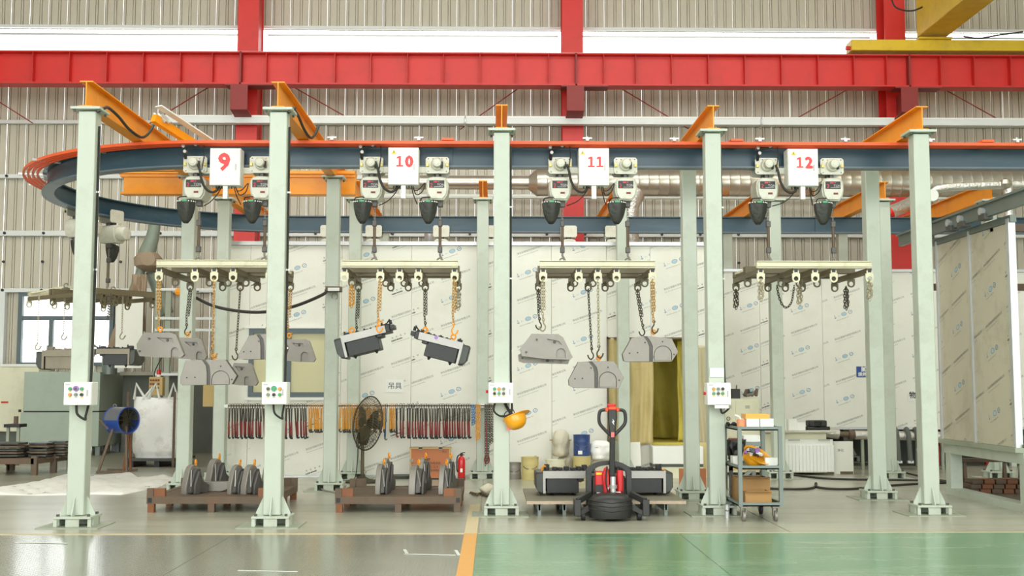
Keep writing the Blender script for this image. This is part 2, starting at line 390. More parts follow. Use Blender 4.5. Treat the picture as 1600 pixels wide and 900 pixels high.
# rendered low wall with ledge
lw = MB().box((-8.7, 27.3, 0), (-5.0, 27.6, 1.8)).build('wall_low', 'plaster_wall'); tag(lw, kind='structure')
MB().box((-8.75, 27.2, 1.8), (-5.0, 27.7, 1.89)).build('ledge', 'ledge', lw, bevel=.01)
for nm, a, b in (('ceiling', (-19, -9, 13.6), (19, 28.3, 13.7)), ('wall_left', (-19, -9, 0), (-18.9, 28.3, 13.6)), ('wall_right', (18.9, -9, 0), (19, 28.3, 13.6))):
    tag(MB().box(a, b).build(nm, 'roof_sheet'), kind='structure')
for x0_, x1_ in ((-18.9, wx0), (wx0+WS*nS, 18.9)): MB().box((x0_, WY, 0), (x1_, WY+.1, 13.6)).build('wall_end', 'siding', wall)
hs = MB().box((-16, 32, -.1), (18, 60, 0)).build('ground_outside', 'concrete'); tag(hs, kind='structure')
hw = MB().box((-30, 44, 0), (-8, 44.5, 2.6)).build('wall_outside', 'tray'); tag(hw, kind='structure')

# ================================================================== STEEL FRAME OF THE HALL
def ibeam_x(mb, x0, x1, y, z0, z1, fw, ft, wt):
    mb.box((x0, y-fw/2, z1-ft), (x1, y+fw/2, z1)); mb.box((x0, y-fw/2, z0), (x1, y+fw/2, z0+ft)); mb.box((x0, y-wt/2, z0+ft), (x1, y+wt/2, z1-ft))
def ibeam_y(mb, x, y0, y1, z0, z1, fw, ft, wt):
    mb.box((x-fw/2, y0, z1-ft), (x+fw/2, y1, z1)); mb.box((x-fw/2, y0, z0), (x+fw/2, y1, z0+ft)); mb.box((x-wt/2, y0, z0+ft), (x+wt/2, y1, z1-ft))
GY, gz0, gz1 = 26.5, 8.53, 9.3
g = thing('crane_girder', 'long red crane runway girder with web stiffeners crossing above the whole hall', 'girder', (0, GY, gz0))
MB().box((-16, GY-.2, gz1-.03), (15, GY+.2, gz1)).build('top_flange', 'red', g)
MB().box((-16, GY-.2, gz0), (15, GY+.2, gz0+.035)).build('bottom_flange', 'red', g)
MB().box((-16, GY-.01, gz0+.035), (15, GY+.01, gz1-.03)).build('web', 'red', g)
cr = MB().box((-16, GY-.04, gz1), (15, GY+.04, gz1+.05)).build('crane_rail', 'galv', g)
RC = (-5.9, 1.9, 9.72)
x = -15.5
sx = [0]
for c in RC:
    sx += [c+.5+.0, c+1.05]
for px in (53, 110, 168, 225, 283, 333, 417, 466, 524, 580, 637, 693, 750, 806, 857, 943, 993, 1049, 1106, 1163, 1220, 1277, 1333, 1384, 1468, 1520, 1577, -5, -60):
    xx = X(px, 100, GY-.1)
    MB().box((xx-.006, GY-.18, gz0+.035), (xx+.006, GY-.01, gz1-.03)).build('stiffener', 'red', g)
for c in RC:
    xx = c+.02
    MB().box((xx-.35, GY-.2, gz0-.03), (xx+.75, GY+.2, gz0)).build('splice_plate', 'red_dark', g)
    MB().box((xx-.02, GY-.2, gz0), (xx+.02, GY-.01, gz1)).build('end_plate', 'red_dark', g)
names = ('leftmost red steel column, rising behind the cabinet numbered nine', 'middle red steel column, behind the cabinet numbered eleven', 'rightmost red steel column, behind the yellow overhead crane')
for c, nm in zip(RC, names):
    r = thing('steel_column', nm, 'column', (c, 27.4, 0), 'red hall columns')
    o = MB(); o.box((c-.25, 27.15, 0), (c+.25, 27.18, 13.6)); o.box((c-.25, 27.72, 0), (c+.25, 27.75, 13.6)); o.box((c-.012, 27.18, 0), (c+.012, 27.72, 13.6)); o.box((c+.2, 27.18, 0), (c+.22, 27.72, 13.6))
    o.build('column_shaft', 'red', r)
    br = MB(); br.box((c-.2, 26.3, gz0-.6), (c+.2, 26.33, gz0-.03)); br.box((c-.02, 26.33, gz0-.55), (c+.02, 27.15, gz0-.03))
    br.add([(c-.2, 26.33, gz0-.6), (c+.2, 26.33, gz0-.6), (c+.2, 27.15, gz0-.72), (c-.2, 27.15, gz0-.72), (c-.2, 26.33, gz0-.57), (c+.2, 26.33, gz0-.57), (c+.2, 27.15, gz0-.69), (c-.2, 27.15, gz0-.69)], [(0,3,2,1),(4,5,6,7),(0,1,5,4),(1,2,6,5),(2,3,7,6),(3,0,4,7)])
    br.build('bracket', 'red_dark', r)
rods = [((0, 160), (38, 184)), ((333, 132), (258, 178)), ((462, 138), (538, 181)), ((820, 131), (745, 184)), ((958, 131), (1045, 183)), ((1340, 131), (1250, 182)), ((1460, 131), (1550, 181))]
rl = ['at the far left edge', 'left of the leftmost red column', 'right of the leftmost red column', 'left of the middle red column', 'right of the middle red column', 'left of the rightmost red column', 'right of the rightmost red column']
for (a, b), l in zip(rods, rl):
    mb = MB(); p, q = W(*a, 27.05), W(*b, 27.05); d = (q-p)
    mb.cyl(p - d*.25, q + d*.35, .014, 6)
    o = mb.build('brace_rod', 'red_dark', loc=p); tag(o, 'thin rusty diagonal brace rod under the girder, ' + l, 'rod', 'diagonal brace rods')
# cable tray with hanger rods
TY = 26.9
t = thing('cable_tray', 'long white cable tray hung above the blue track on thin rods', 'cable tray', (0, TY, 5.8))
tx0 = X(247, 190, TY)
MB().box((tx0, TY-.1, Z(195, TY)), (14.5, TY+.1, Z(184, TY))).build('tray_body', 'tray', t, bevel=.012)
MB().box((tx0, TY-.11, Z(185.5, TY)), (14.5, TY+.11, Z(183, TY))).build('tray_lid', 'white', t)
for px in (558, 728, 1060, 1234, 1566):
    xx = X(px, 150, TY); MB().cyl((xx, TY, Z(184, TY)), (xx, TY, 8.6), .016, 6).build('hanger_rod', 'white', t)
for px in (727, 1188): 
    xx = X(px, 190, TY); MB().torus((xx, TY, Z(190, TY)), .14, .02, (1, 0, 0), 14, 5).build('joint_band', 'alu', t)
t = thing('conduit_pipe', 'thin white conduit running level along the back wall below the silver duct', 'pipe', (0, 27.6, 6.1))
MB().cyl((-3.0, 27.6, Z(307, 27.6)), (13.5, 27.6, Z(307, 27.6)), .06, 8).build('pipe_run', 'white', t)

# overhead crane
c = thing('overhead_crane', 'yellow overhead crane, its end carriage riding the red girder at top right', 'crane', (10, GY, gz1))
x0, x1 = X(1330, 64, GY-.3), 13.6
eb = MB().box((x0, GY-.32, gz1+.06), (x1, GY+.1, gz1+.32)); 
eb.build('end_carriage', 'crane_yellow', c, bevel=.015)
bx0, bx1 = X(1437, 40, GY-.3), X(1482, 40, GY-.3)
bz = Z(52, GY-.3)
MB().box((bx0, 8, bz), (bx1, GY-.1, bz+1.1)).build('bridge_girder', 'crane_yellow', c, bevel=.02)
MB().box((bx0-.05, GY-.4, gz1+.32), (bx1+.05, GY, gz1+.36)).build('bridge_foot', 'crane_yellow', c)
MB().cyl((X(1592, 62, GY), GY-.45, gz1+.22), (X(1592, 62, GY)+.6, GY-.45, gz1+.22), .15, 14).build('drive_motor', 'grey_steel', c)
MB().cyl((x0-.1, GY-.2, gz1+.14), (x0, GY-.2, gz1+.14), .05, 8).build('buffer', 'red', c)
MB().tube(smooth_path([W(1505, 57, GY-.4), W(1530, 60, GY-.5), W(1560, 55, GY-.5), W(1598, 50, GY-.5)]), .02, 5).build('crane_cable', 'cable', c)
l = MB().tube(smooth_path([W(1392, -4, 26), W(1400, 12, 26), W(1425, 17, 26), W(1450, 6, 26), W(1462, -4, 26)]), .02, 5).build('drooping_cable', 'cable', loc=W(1400, 5, 26)); tag(l, 'thin dark cable drooping in front of the red column at top right', 'cable')

# silver duct
DY = 23.2
d = thing('ventilation_duct', 'fat silver spiral duct running level behind the blue track', 'duct', (0, DY, 5.5))
zc = Z(285.5, DY); R1, R2 = 21*DY/F, 11*DY/F
xa, xb, xc = X(690, 286, DY), X(826, 286, DY), X(838, 286, DY)
MB().cyl((xa-1.6, DY, zc), (xb, DY, zc-.0), R2, 24).build('narrow_duct', 'duct', d)
MB().cyl((xb, DY, zc), (xc, DY, zc), R2, 24, R1).build('duct_reducer', 'duct', d)
sp = MB(); pts = []
mb = MB(); Lx = 13.2 - xc; n = 60; prof = []
for i in range(n+1):
    x = xc + Lx*i/n; prof += [(R1, x), (R1+.006, x+.006), (R1, x+.02)]
mb.lathe(prof, (0, DY, zc), 28, R=Matrix(((0, 0, 1), (0, 1, 0), (-1, 0, 0))))
mb.build('wide_duct', 'duct', d)
dx = X(985, 345, DY)
el = MB().tube([(dx+.1, DY, zc-.1), (dx+.06, DY, zc-.3), (dx, DY, zc-.5), (dx, DY, 4.12)], [.24, .22, .175, .165], 18)
el.build('duct_drop', 'foil', d)
dx2 = X(668, 370, DY)
MB().cyl((dx2+.05, DY-.1, 4.0), (dx2+.05, DY-.1, 4.62), .11, 14).build('duct_stub', 'alu', d)
p = thing('foil_pipe', 'thin foil-wrapped pipe with an elbow above the right-hand booth', 'pipe', W(1500, 290, 19.2))
py_ = 19.2
MB().tube([W(1456, 302, py_), W(1462, 296, py_), W(1480, 293, py_), W(1510, 291, py_), W(1560, 289, py_), W(1640, 288, py_)], .07, 12).build('wrapped_pipe', 'foil', p)
MB().cyl(W(1457, 305, py_-.12), W(1457, 305, py_+.1), .1, 14).build('pipe_flange', 'white', p)
MB().tube([W(1574, 289, py_), W(1575, 300, py_), W(1577, 345, py_)], .085, 12).build('wrapped_drop', 'foil', p)
MB().lathe([(0.001, -.1), (.08, -.07), (.11, 0), (.08, .07), (0.001, .1)], W(1571, 288, py_-.03), 12).build('valve_cap', 'duct', p)
f = thing('foil_duct_elbow', 'short foil duct slanting down above the far booth, beside the rightmost red column', 'duct', W(1410, 325, 22.5))
MB().tube([W(1388, 332, 22.5), W(1405, 326, 22.6), W(1422, 318, 22.8), W(1440, 304, 23.0)], .13, 12).build('slanted_duct', 'foil', f)
MB().cyl(W(1386, 333, 22.4), W(1391, 330, 22.4), .15, 14).build('duct_collar', 'red', f)

# ================================================================== PORTAL POSTS AND BEAMS
PH = 4.78
def make_post(s=.2, H=PH, name='steel_post', gs=True, pl=.34):
    r = empty(name); h = s/2
    ORG[r.name] = V3((0, 0, 0))
    MB().box((-h, -h, .13), (h, h, H-.04)).build('post_shaft', 'mint', r, bevel=.012)
    cap = MB().box((-pl/2, -pl/2, H-.03), (pl/2, pl/2, H)).build('top_plate', 'mint', r, bevel=.003)
    MB().box((-.36, -.3, 0), (.33, .3, .014)).build('ground_plate', 'mint_dark', r)
    st = MB()
    for x in (-.19, 0, .19):
        st = MB().box((x-(.075 if x == 0 else .02), -.17, .014), (x+(.075 if x == 0 else .02), -.155, .1)); st.build('base_stub', 'mint', r)
    MB().box((-.2, .1, .014), (.2, .16, .1)).build('base_stub', 'mint_dark', r)
    MB().box((-.205, -.06, .014), (-.18, .09, .1)).build('base_stub', 'mint', r); MB().box((.18, -.06, .014), (.205, .09, .1)).build('base_stub', 'mint', r)
    MB().box((-.21, -.19, .1), (.21, .19, .125)).build('base_plate', 'mint', r, bevel=.003)
    for (ax, sg) in (('x', 1), ('x', -1), ('y', 1), ('y', -1)):
        g = MB(); o = [(h, .125), (h+.095, .125), (h+.095, .15), (h+.012, .33), (h, .33)]
        if ax == 'x': g.plate(o, [], .012, fr=lambda x, y, z, sg=sg: (sg*x, y-.006, z))
        else: g.plate(o, [], .012, fr=lambda x, y, z, sg=sg: (y-.006, sg*x, z))
        g.build('gusset', 'mint', r)
    b = MB()
    for x in (-.17, .17):
        for y in (-.14, .14): b.cyl((x, y, .125), (x, y, .15), .018, 6)
        for y in (-.13, .13): b.cyl((x*.78, y, H-.055), (x*.78, y, H-.03), .014, 6)
    b.build('anchor_bolts', 'steel_edge', r)['kind'] = 'stuff'
    return r
def conduit(o, side=1):
    pass
P0 = make_post(); used = [0]
def post(x, y, label, group, src=None):
    if not used[0]: used[0] = 1; o = P0; o.location = (x, y, 0)
    else: o = dup(P0, (x, y, 0))
    tag(o, label, 'post', group); return o
front = [(-4.69, 13.25, 'leftmost pale green front post, standing left of the cabinet numbered nine'),
         (-2.49, 13.25, 'pale green front post between the cabinets numbered nine and ten'),
         (.10, 14.3, 'pale green front post with the yellow helmet hung on its right side'),
         (2.75, 14.3, 'pale green front post beside the grey three-shelf trolley'),
         (5.38, 14.3, 'rightmost pale green front post, right of the cabinet numbered twelve')]
for x, y, l in front: post(x, y, l, 'front row portal posts')
mid = [(-4.66, 17.6, 'pale green post rising behind the left steel pallet of castings'),
       (-2.46, 17.6, 'pale green post just left of the pedestal fan'),
       (2.77, 16.2, 'pale green post in front of the yellow curtained doorway'),
       (5.38, 16.2, 'pale green post left of the rightmost front post, partly rusty')]
for x, y, l in mid: post(x, y, l, 'middle row portal posts')
rear = [(-4.62, 19.7, 'pale green rear post at the left corner of the white booth'),
        (-2.37, 19.7, 'pale green rear post behind the pedestal fan'),
        (-.185, 19.7, 'pale green rear post right of the fire extinguisher'),
        (2.22, 19.7, 'pale green rear post behind the curtain left of the yellow doorway'),
        (4.85, 19.7, 'pale green rear post beside the white machine housing'),
        (6.75, 19.7, 'pale green rear post hidden mostly by a nearer post at right'),
        (8.6, 19.7, 'pale green rear post whose top shows over the right booth')]
for x, y, l in rear: post(x, y, l, 'rear row portal posts')
for px, l in ((1136, 'thin pale green post rising behind the far booth near its left end'), (1316, 'thin pale green post behind the far booth, left of the rightmost red column'), (600, 'pale green post stub showing above the left part of the booth roof')):
    post(X(px, 400, 23.9), 23.9, l, 'far row portal posts')

def portal_beam(x, y0, y1, label, group, z=PH, h=.3, wd=.15):
    r = thing('yellow_beam', label, 'beam', (x, y0, z), group)
    MB().box((x-wd/2, y0, z+h-.014), (x+wd/2, y1, z+h)).build('top_flange', 'yellow', r)
    MB().box((x-wd/2, y0, z), (x+wd/2, y1, z+.014)).build('bottom_flange', 'yellow', r)
    MB().box((x-.006, y0, z+.014), (x+.006, y1, z+h-.014)).build('web', 'yellow', r)
    return r
fb = [(-4.69, 13.1, 19.0, 'yellow beam on top of the leftmost front post, running back'), (-2.49, 13.1, 19.0, 'yellow beam running back from the post between cabinets nine and ten'),
      (.10, 14.15, 16.7, 'short yellow beam end seen head-on over the helmet post'), (2.75, 14.15, 16.7, 'yellow beam running back from the post left of cabinet twelve'),
      (5.38, 14.15, 16.7, 'yellow beam on top of the rightmost front post')]
for a in fb: portal_beam(*a, 'front portal beams')
rb = [(-4.62, 'yellow rear beam on the post at the left corner of the booth'), (-2.37, 'yellow rear beam showing below cabinet ten, left of it'), (-.185, 'yellow rear beam end behind the helmet post'), (2.22, 'yellow rear beam showing below cabinet eleven'), (4.85, 'yellow rear beam left of cabinet twelve, below its hoist'), (6.75, 'yellow rear beam between cabinet twelve and the rightmost front post'), (8.6, 'yellow rear beam with a free end above the right booth')]
for x, l in rb: portal_beam(x, 19.55, 24.1, l, 'rear portal beams')
# long stored yellow girder behind the posts on the left
sg = thing('yellow_girder', 'wide yellow girder lying crosswise behind the hoists of cabinet nine', 'girder', (-4, 18.2, 4.6))
ya = 18.2; xa, xb = X(187, 285, ya), X(556, 285, ya); za, zb = Z(306, ya), Z(270, ya)
MB().box((xa, ya-.15, zb-.05), (xb, ya+.15, zb)).build('top_flange', 'yellow', sg)
MB().box((xa+.04, ya-.11, zb-.1), (xb, ya+.11, zb-.05)).build('upper_step', 'yellow', sg)
MB().box((xa+.09, ya-.08, za+.03), (xb, ya+.08, zb-.1)).build('web', 'yellow', sg)
MB().box((xa+.05, ya-.12, za), (xb, ya+.12, za+.03)).build('bottom_flange', 'yellow', sg)
s2 = thing('yellow_channel', 'thin yellow channel above the wide yellow girder behind cabinet nine', 'beam', (-4, 17.4, 4.9))
MB().box((X(152, 265, 17.3), 17.2, Z(270, 17.3)), (X(410, 265, 17.3), 17.32, Z(260, 17.3))).build('channel_web', 'yellow', s2)
MB().box((X(152, 265, 17.3), 17.15, Z(260, 17.3)), (X(410, 265, 17.3), 17.35, Z(259, 17.3))).build('channel_lip', 'yellow', s2)
yb = thing('yellow_outrigger', 'narrow yellow outrigger beam slanting behind the leftmost portal beam', 'beam', W(262, 193, 17.5))
p, q = W(246, 183, 17.5), W(330, 232, 17.5)
MB().beam((p.x, 17.3, p.z-.06), (q.x, 18.6, q.z-.06), .1, .12).build('outrigger_web', 'yellow', yb)
MB().beam((p.x+.1, 17.2, p.z+.1), (q.x+.1, 18.5, q.z+.1), .14, .02).build('outrigger_flange', 'tray', yb)
cl = MB(); 
for k in range(3): cl.tube([W(240+k*7, 178+k, 17.4), W(246+k*7, 184+k, 17.4), W(252+k*7, 190+k, 17.4)], .03, 6)
o = cl.build('beam_clamps', 'galv', yb); o['kind'] = 'stuff'

# ================================================================== BLUE MONORAIL TRACK
FY, RY, CX, RR = 15.2, 21.8, -3.65, 3.3
CYc = (FY+RY)/2
def track_path(off, xr=12.5, n=40):
    pts = [(xr, FY-off), (CX, FY-off)]; pts = [(xr - (xr-CX)*i/8, FY-off) for i in range(9)]
    for i in range(1, n): a = -PI/2 - PI*i/n; pts.append((CX+(RR+off)*math.cos(a), CYc+(RR+off)*math.sin(a)))
    pts += [(CX + (xr-CX)*i/8, RY+off) for i in range(9)]
    return pts
def sweep(mb, o0, o1, z0, z1, m=0):
    a, b = track_path(o0), track_path(o1); n = len(a); vs = []
    for p, q in zip(a, b): vs += [(p[0], p[1], z0), (q[0], q[1], z0), (q[0], q[1], z1), (p[0], p[1], z1)]
    fs = []
    for i in range(n-1):
        for k in range(4): fs.append((i*4+k, i*4+(k+1) % 4, i*4+4+(k+1) % 4, i*4+4+k))
    fs += [(0, 3, 2, 1), tuple((n-1)*4+k for k in range(4))]
    mb.add(vs, fs, m)
tr = thing('monorail_track', 'dark blue oval overhead track with a bend at left and orange conductor bars', 'track', (CX, CYc, 4.5))
zt, zb = PH, 4.47
for nm, args, m in (('web', (-.012, .012, zb+.02, zt-.02), 'rail'), ('top_flange', (-.08, .08, zt-.02, zt), 'rail'), ('bottom_flange', (-.09, .09, zb, zb+.022), 'rail_edge')):
    mb = MB(); sweep(mb, *args); mb.build(nm, m, tr, ang=30)
for k in range(4):
    mb = MB(); o = .15 + k*.065; sweep(mb, o-.015, o+.015, zt-.055, zt-.015); mb.build('conductor_bar', 'orange', tr, ang=30)
def on_track(u):  # brackets: list of (x, y, outward)
    return u
for px in (520, 655, 917, 1052, 1185, 1318, 1450, 1585):
    x = X(px, 219, 14.9)
    b = MB().box((x-.02, FY-.4, zt-.015), (x+.02, FY+.02, zt+.01)); b.cyl((x, FY-.37, zt), (x, FY-.37, zt+.05), .012, 6); b.box((x-.06, FY-.39, zt+.01), (x+.06, FY-.35, zt+.03)); b.build('bar_bracket', 'galv', tr)
for dg in (115, 135, 155, 170, 185, 200, 220, 240):
    a = math.radians(dg); u = V3((math.cos(a), math.sin(a), 0)); c = V3((CX, CYc, zt-.03))
    MB().beam(c+u*(RR+.02), c+u*(RR+.42), .05, .03).build('bar_bracket', 'galv', tr)
for x, y0 in ((X(809, 240, FY), FY-.03), (X(1278, 350, RY), RY-.03), (X(700, 240, FY), FY-.03)):
    MB().box((x-.06, y0, zb+.03), (x+.06, y0+.015, zt-.03)).build('splice_plate', 'rail', tr)
for px in (700, 1150, 1540):
    x = X(px, 218, 14.9); MB().box((x-.08, FY-.38, zt-.01), (x+.08, FY-.12, zt+.02)).build('bar_feed', 'orange', tr)

# ================================================================== WHITE BOOTHS (sheets keep their printed film)
CHS = '净化彩钢板科技股份有限公司工程'
def tmpl():
    """one repeat of the film print in its own slanted frame: list of (verts, faces, mat)"""
    A = MB(); text_bold(A, CHS[:13], .042, (0, .03, 0), 0, (1, 0, 0), (0, 1, 0), 'LEFT'); text_bold(A, 'clean room colour sheet company limited', .022, (0, -.022, 0), 0, (1, 0, 0), (0, 1, 0), 'LEFT')
    B = MB()
    B.add(*([V3((.03+.022*math.cos(t)*s, .045+.022*math.sin(t)*s, 0)) for t in [PI+PI*i/6 for i in range(7)] for s in (1, .7)], [(2*i, 2*i+1, 2*i+3, 2*i+2) for i in range(6)]), 2)
    B.add([V3(p) for p in ((.026, .03, 0), (.034, .03, 0), (.034, .09, 0), (.026, .09, 0))], [(0, 1, 2, 3)], 2)
    text_bold(B, '净化', .03, (.075, .045, 0), 3, (1, 0, 0), (0, 1, 0), 'LEFT')
    def ring(cx, rx, ry, r0, m): 
        n = 20; B.add([V3((cx+rx*math.cos(2*PI*i/n)*s, .055+ry*math.sin(2*PI*i/n)*s, 0)) for i in range(n) for s in (1, r0)], [(2*i, 2*i+1, (2*i+3) % (2*n), (2*i+2) % (2*n)) for i in range(n)], m)
    def disc(cx, rx, ry, m, z=0): n = 20; B.add([V3((cx+rx*math.cos(2*PI*i/n), .055+ry*math.sin(2*PI*i/n), z)) for i in range(n)], [tuple(range(n))], m)
    ring(.215, .052, .036, .84, 2); disc(.215, .04, .027, 3)
    ring(.345, .04, .036, .78, 2); B.add([V3(p) for p in ((.32, .043, 0), (.365, .058, 0), (.37, .067, 0), (.325, .052, 0))], [(0, 1, 2, 3)], 2)
    text_bold(B, 'clean board technology co ltd', .021, (.03, -.022, 0), 1, (1, 0, 0), (0, 1, 0), 'LEFT')
    Cc = MB()
    for i, ch in enumerate('净化板材'): text_bold(Cc, ch, .032, (.02+i*.078, .07, 0), 1, (1, 0, 0), (0, 1, 0), 'LEFT')
    text_bold(Cc, 'CLEAN BOARD', .03, (0, .02, 0), 1, (1, 0, 0), (0, 1, 0), 'LEFT', bold=.002); text_bold(Cc, 'clean room technology company limited', .02, (0, -.02, 0), 0, (1, 0, 0), (0, 1, 0), 'LEFT')
    return A, B, Cc
TA, TB, TC = tmpl()
FILM = {}
def film_mesh(wd, h, ph):
    key = (round(wd, 2), round(h, 2), ph)
    if key in FILM: return FILM[key]
    rnd = random.Random(ph*13+5); ox, oz = rnd.uniform(0, .64), rnd.uniform(0, .82)
    c, s = math.cos(math.radians(19)), math.sin(math.radians(19)); mb = MB()
    for col in range(-1, int(wd/.64)+2):
        for row in range(-3, int(h/.41)+3):
            x = col*.64 - ox; z = row*.41 + col*.22 - oz
            T = TA if row % 2 else (TB if col % 2 else TC)
            if x > wd or x+.6 < 0 or z > h or z+.3 < 0: continue
            mb.add([(x+v.x*c-v.y*s, 0, z+v.x*s+v.y*c) for v in T.v], [], 0)
            k = len(mb.v)-len(T.v); mb.f += [tuple(i+k for i in f) for f in T.f]; mb.m += T.m
    me = mb.mesh('printed_film', ['print_grey', 'print_dark', 'print_blue', 'print_pale'])
    bm = bmesh.new(); bm.from_mesh(me)
    for co, no in (((.01, 0, 0), (-1, 0, 0)), ((wd-.01, 0, 0), (1, 0, 0)), ((0, 0, .01), (0, 0, -1)), ((0, 0, h-.01), (0, 0, 1))):
        bmesh.ops.bisect_plane(bm, geom=bm.verts[:]+bm.edges[:]+bm.faces[:], plane_co=co, plane_no=no, clear_outer=True)
    bm.to_mesh(me); bm.free(); FILM[key] = me; return me
PC = [0]
def wall_panel(parent, x0, x1, z0, z1, Y, m='film', side=None, ph=None):
    """panel facing -Y; side=(X) makes one facing -X at plane X, x0..x1 then run along Y (x0 far)"""
    PC[0] += 1; ph = PC[0] % 5 if ph is None else ph
    me = film_mesh(x1-x0, z1-z0, ph)
    if side is None:
        MB_ = MB().box((x0+.002, Y, z0+.002), (x1-.002, Y+.05, z1-.002)); o = MB_.build('wall_panel', m, parent, bevel=.003)
        f = bpy.data.objects.new('printed_film', me); COL.objects.link(f); f.parent = o; f.location = V3((x0, Y-.0015, z0)) - ORG[parent.name]
    else:
        MB_ = MB().box((side, x0+.002, z0+.002), (side+.05, x1-.002, z1-.002)); o = MB_.build('wall_panel', m, parent, bevel=.003)
        f = bpy.data.objects.new('printed_film', me); COL.objects.link(f); f.parent = o
        f.location = V3((side-.0015, x1, z0)) - ORG[parent.name]; f.rotation_euler = (0, 0, -PI/2)
    ORG[o.name] = ORG[parent.name]; f['kind'] = 'stuff'
BY = 20.15
bo = thing('spray_booth', 'big white panel booth with a window and a yellow curtained doorway', 'booth', (0, BY, 0))
seams = [X(p, 600, BY) for p in (345, 422, 532, 642, 752, 862, 949, 1018, 1086, 1121)]
zT, zB = Z(384, BY), .03
zw0, zw1 = Z(620, BY), Z(514, BY); zd0, zd1 = Z(692, BY), Z(530, BY)
xw0, xw1 = X(388, 600, BY), X(516, 600, BY)
wall_panel(bo, seams[0], xw0, zB, zT, BY)
wall_panel(bo, xw0, seams[2]-.0, zw1, zT, BY); wall_panel(bo, xw0, seams[2], zB, zw0, BY); wall_panel(bo, xw1, seams[2], zw0, zw1, BY)
for i in (2, 3, 4, 5): wall_panel(bo, seams[i], seams[i+1], zB, zT, BY)
for i in (6, 7): wall_panel(bo, seams[i], seams[i+1], zd1, zT, BY); 
wall_panel(bo, seams[6], seams[7], zB, zd0, BY)
wall_panel(bo, seams[8], seams[9], zB, zT, BY)
MB().box((seams[0]-.03, BY-.04, zT), (seams[9]+.03, BY+.12, zT+.07)).build('top_rail', 'alu', bo, bevel=.004)
MB().box((seams[0], BY-.02, 0), (seams[9], BY+.06, .03)).build('bottom_rail', 'alu', bo)
MB().box((seams[9]-.02, BY-.03, 0), (seams[9]+.05, BY+.08, zT)).build('corner_post', 'mint', bo)
MB().box((seams[0]-.05, BY-.03, 0), (seams[0], BY+.08, zT)).build('corner_post', 'alu', bo)
MB().box((seams[0]-.02, BY+.06, 0), (seams[0]+.03, 24.4, zT)).build('side_wall', 'film', bo)
MB().box((seams[9]-.03, BY+.06, 0), (seams[9]+.02, 24.4, zT)).build('side_wall', 'film', bo)
MB().box((seams[0], 24.3, 0), (seams[9], 24.4, zT)).build('rear_wall', 'booth_inside', bo)
MB().box((seams[0], BY+.1, zT-.02), (seams[9], 21.35, zT+.03)).build('roof_strip', 'film', bo)
MB().box((seams[0], 22.3, zT-.02), (seams[9], 24.4, zT+.03)).build('roof_strip', 'film', bo)
wf = MB()
wf.box((xw0, BY-.03, zw0), (xw0+.08, BY+.08, zw1)); wf.box((xw1-.08, BY-.03, zw0), (xw1, BY+.08, zw1)); wf.box((xw0+.08, BY-.03, zw1-.08), (xw1-.08, BY+.08, zw1)); wf.box((xw0+.08, BY-.03, zw0), (xw1-.08, BY+.08, zw0+.08))
xm = X(451, 560, BY); wf.box((xm-.04, BY-.028, zw0+.08), (xm+.04, BY+.078, zw1-.08))
wo = wf.build('window_frame', 'window_frame', bo)
MB().box((xw0+.08, BY+.02, zw0+.08), (xm-.04, BY+.03, zw1-.08)).build('pane', 'acrylic', wo); MB().box((xm+.04, BY+.02, zw0+.08), (xw1-.08, BY+.03, zw1-.08)).build('pane', 'acrylic', wo)
MB().box((xw0+.05, BY+.3, zw0-.2), (xw1+.4, BY+.32, zw1+.2)).build('inner_screen', 'window_cream', bo)
MB().box((xw0-.06, BY-.05, zw0-.06), (xw1+.03, BY, zw0-.01)).build('window_sill', 'white', bo)
MB().box((xw0-.06, BY-.04, zw1+.005), (xw1+.03, BY, zw1+.045)).build('window_trim', 'white', bo)
# doorway
xd0, xd1 = seams[7], seams[8]
def cloth_sheet(x0, x1, z0, z1, Y, m, name, parent, amp=.035, folds=5, seed=1, nx=44, nz=36, thick=.01):
    rnd = random.Random(seed); ph = [rnd.uniform(0, 6) for _ in range(6)]; vs = []
    for j in range(nz+1):
        for i in range(nx+1):
            u, v = i/nx, j/nz
            y = amp*(math.sin(folds*2*PI*u + ph[0] + 1.2*math.sin(3*v+ph[1]))*(.35+.65*(1-v)) + .6*math.sin(9*v + 4*u + ph[2])*(.5-abs(u-.5)) + .3*math.sin(23*u+11*v+ph[3]))
            vs.append((x0+(x1-x0)*u + .012*math.sin(7*v+ph[4]), Y-amp+y, z0+(z1-z0)*v + .02*math.sin(6*u+ph[5])*(1-v)))
    fs = [(j*(nx+1)+i, j*(nx+1)+i+1, (j+1)*(nx+1)+i+1, (j+1)*(nx+1)+i) for j in range(nz) for i in range(nx)]
    mb = MB().add(vs, fs); o = mb.build(name, m, parent, ang=80)
    s = o.modifiers.new('solid', 'SOLIDIFY'); s.thickness = thick
    return o
cu = thing('doorway_curtain', 'tan cloth curtain hanging left of the dark yellow doorway', 'curtain', W(984, 600, BY-.1))
cloth_sheet(seams[6]-.0, seams[7]+.02, zd0-.01, zd1+.02, BY-.05, 'curtain', 'cloth', cu, seed=3)
MB().box((seams[6]-.01, BY-.1, zd0), (seams[6]+.012, BY-.01, zd1+.04)).build('curtain_bar', 'rust', cu); MB().box((seams[6]-.01, BY-.1, zd1), (xd1, BY-.01, zd1+.03)).build('curtain_bar', 'rust', cu)
c2 = thing('side_curtain', 'pale dusty cloth hanging right of the dark yellow doorway', 'curtain', W(1095, 620, BY-.1))
cloth_sheet(seams[8]-.0, seams[9]+.0, Z(694, BY), Z(540, BY), BY-.06, 'curtain_pale', 'cloth', c2, seed=8, folds=2, nx=20)
MB().box((xd0, BY+.02, zd0-.04), (xd1, 22.2, zd0)).build('booth_floor', 'yellow_cloth', bo)
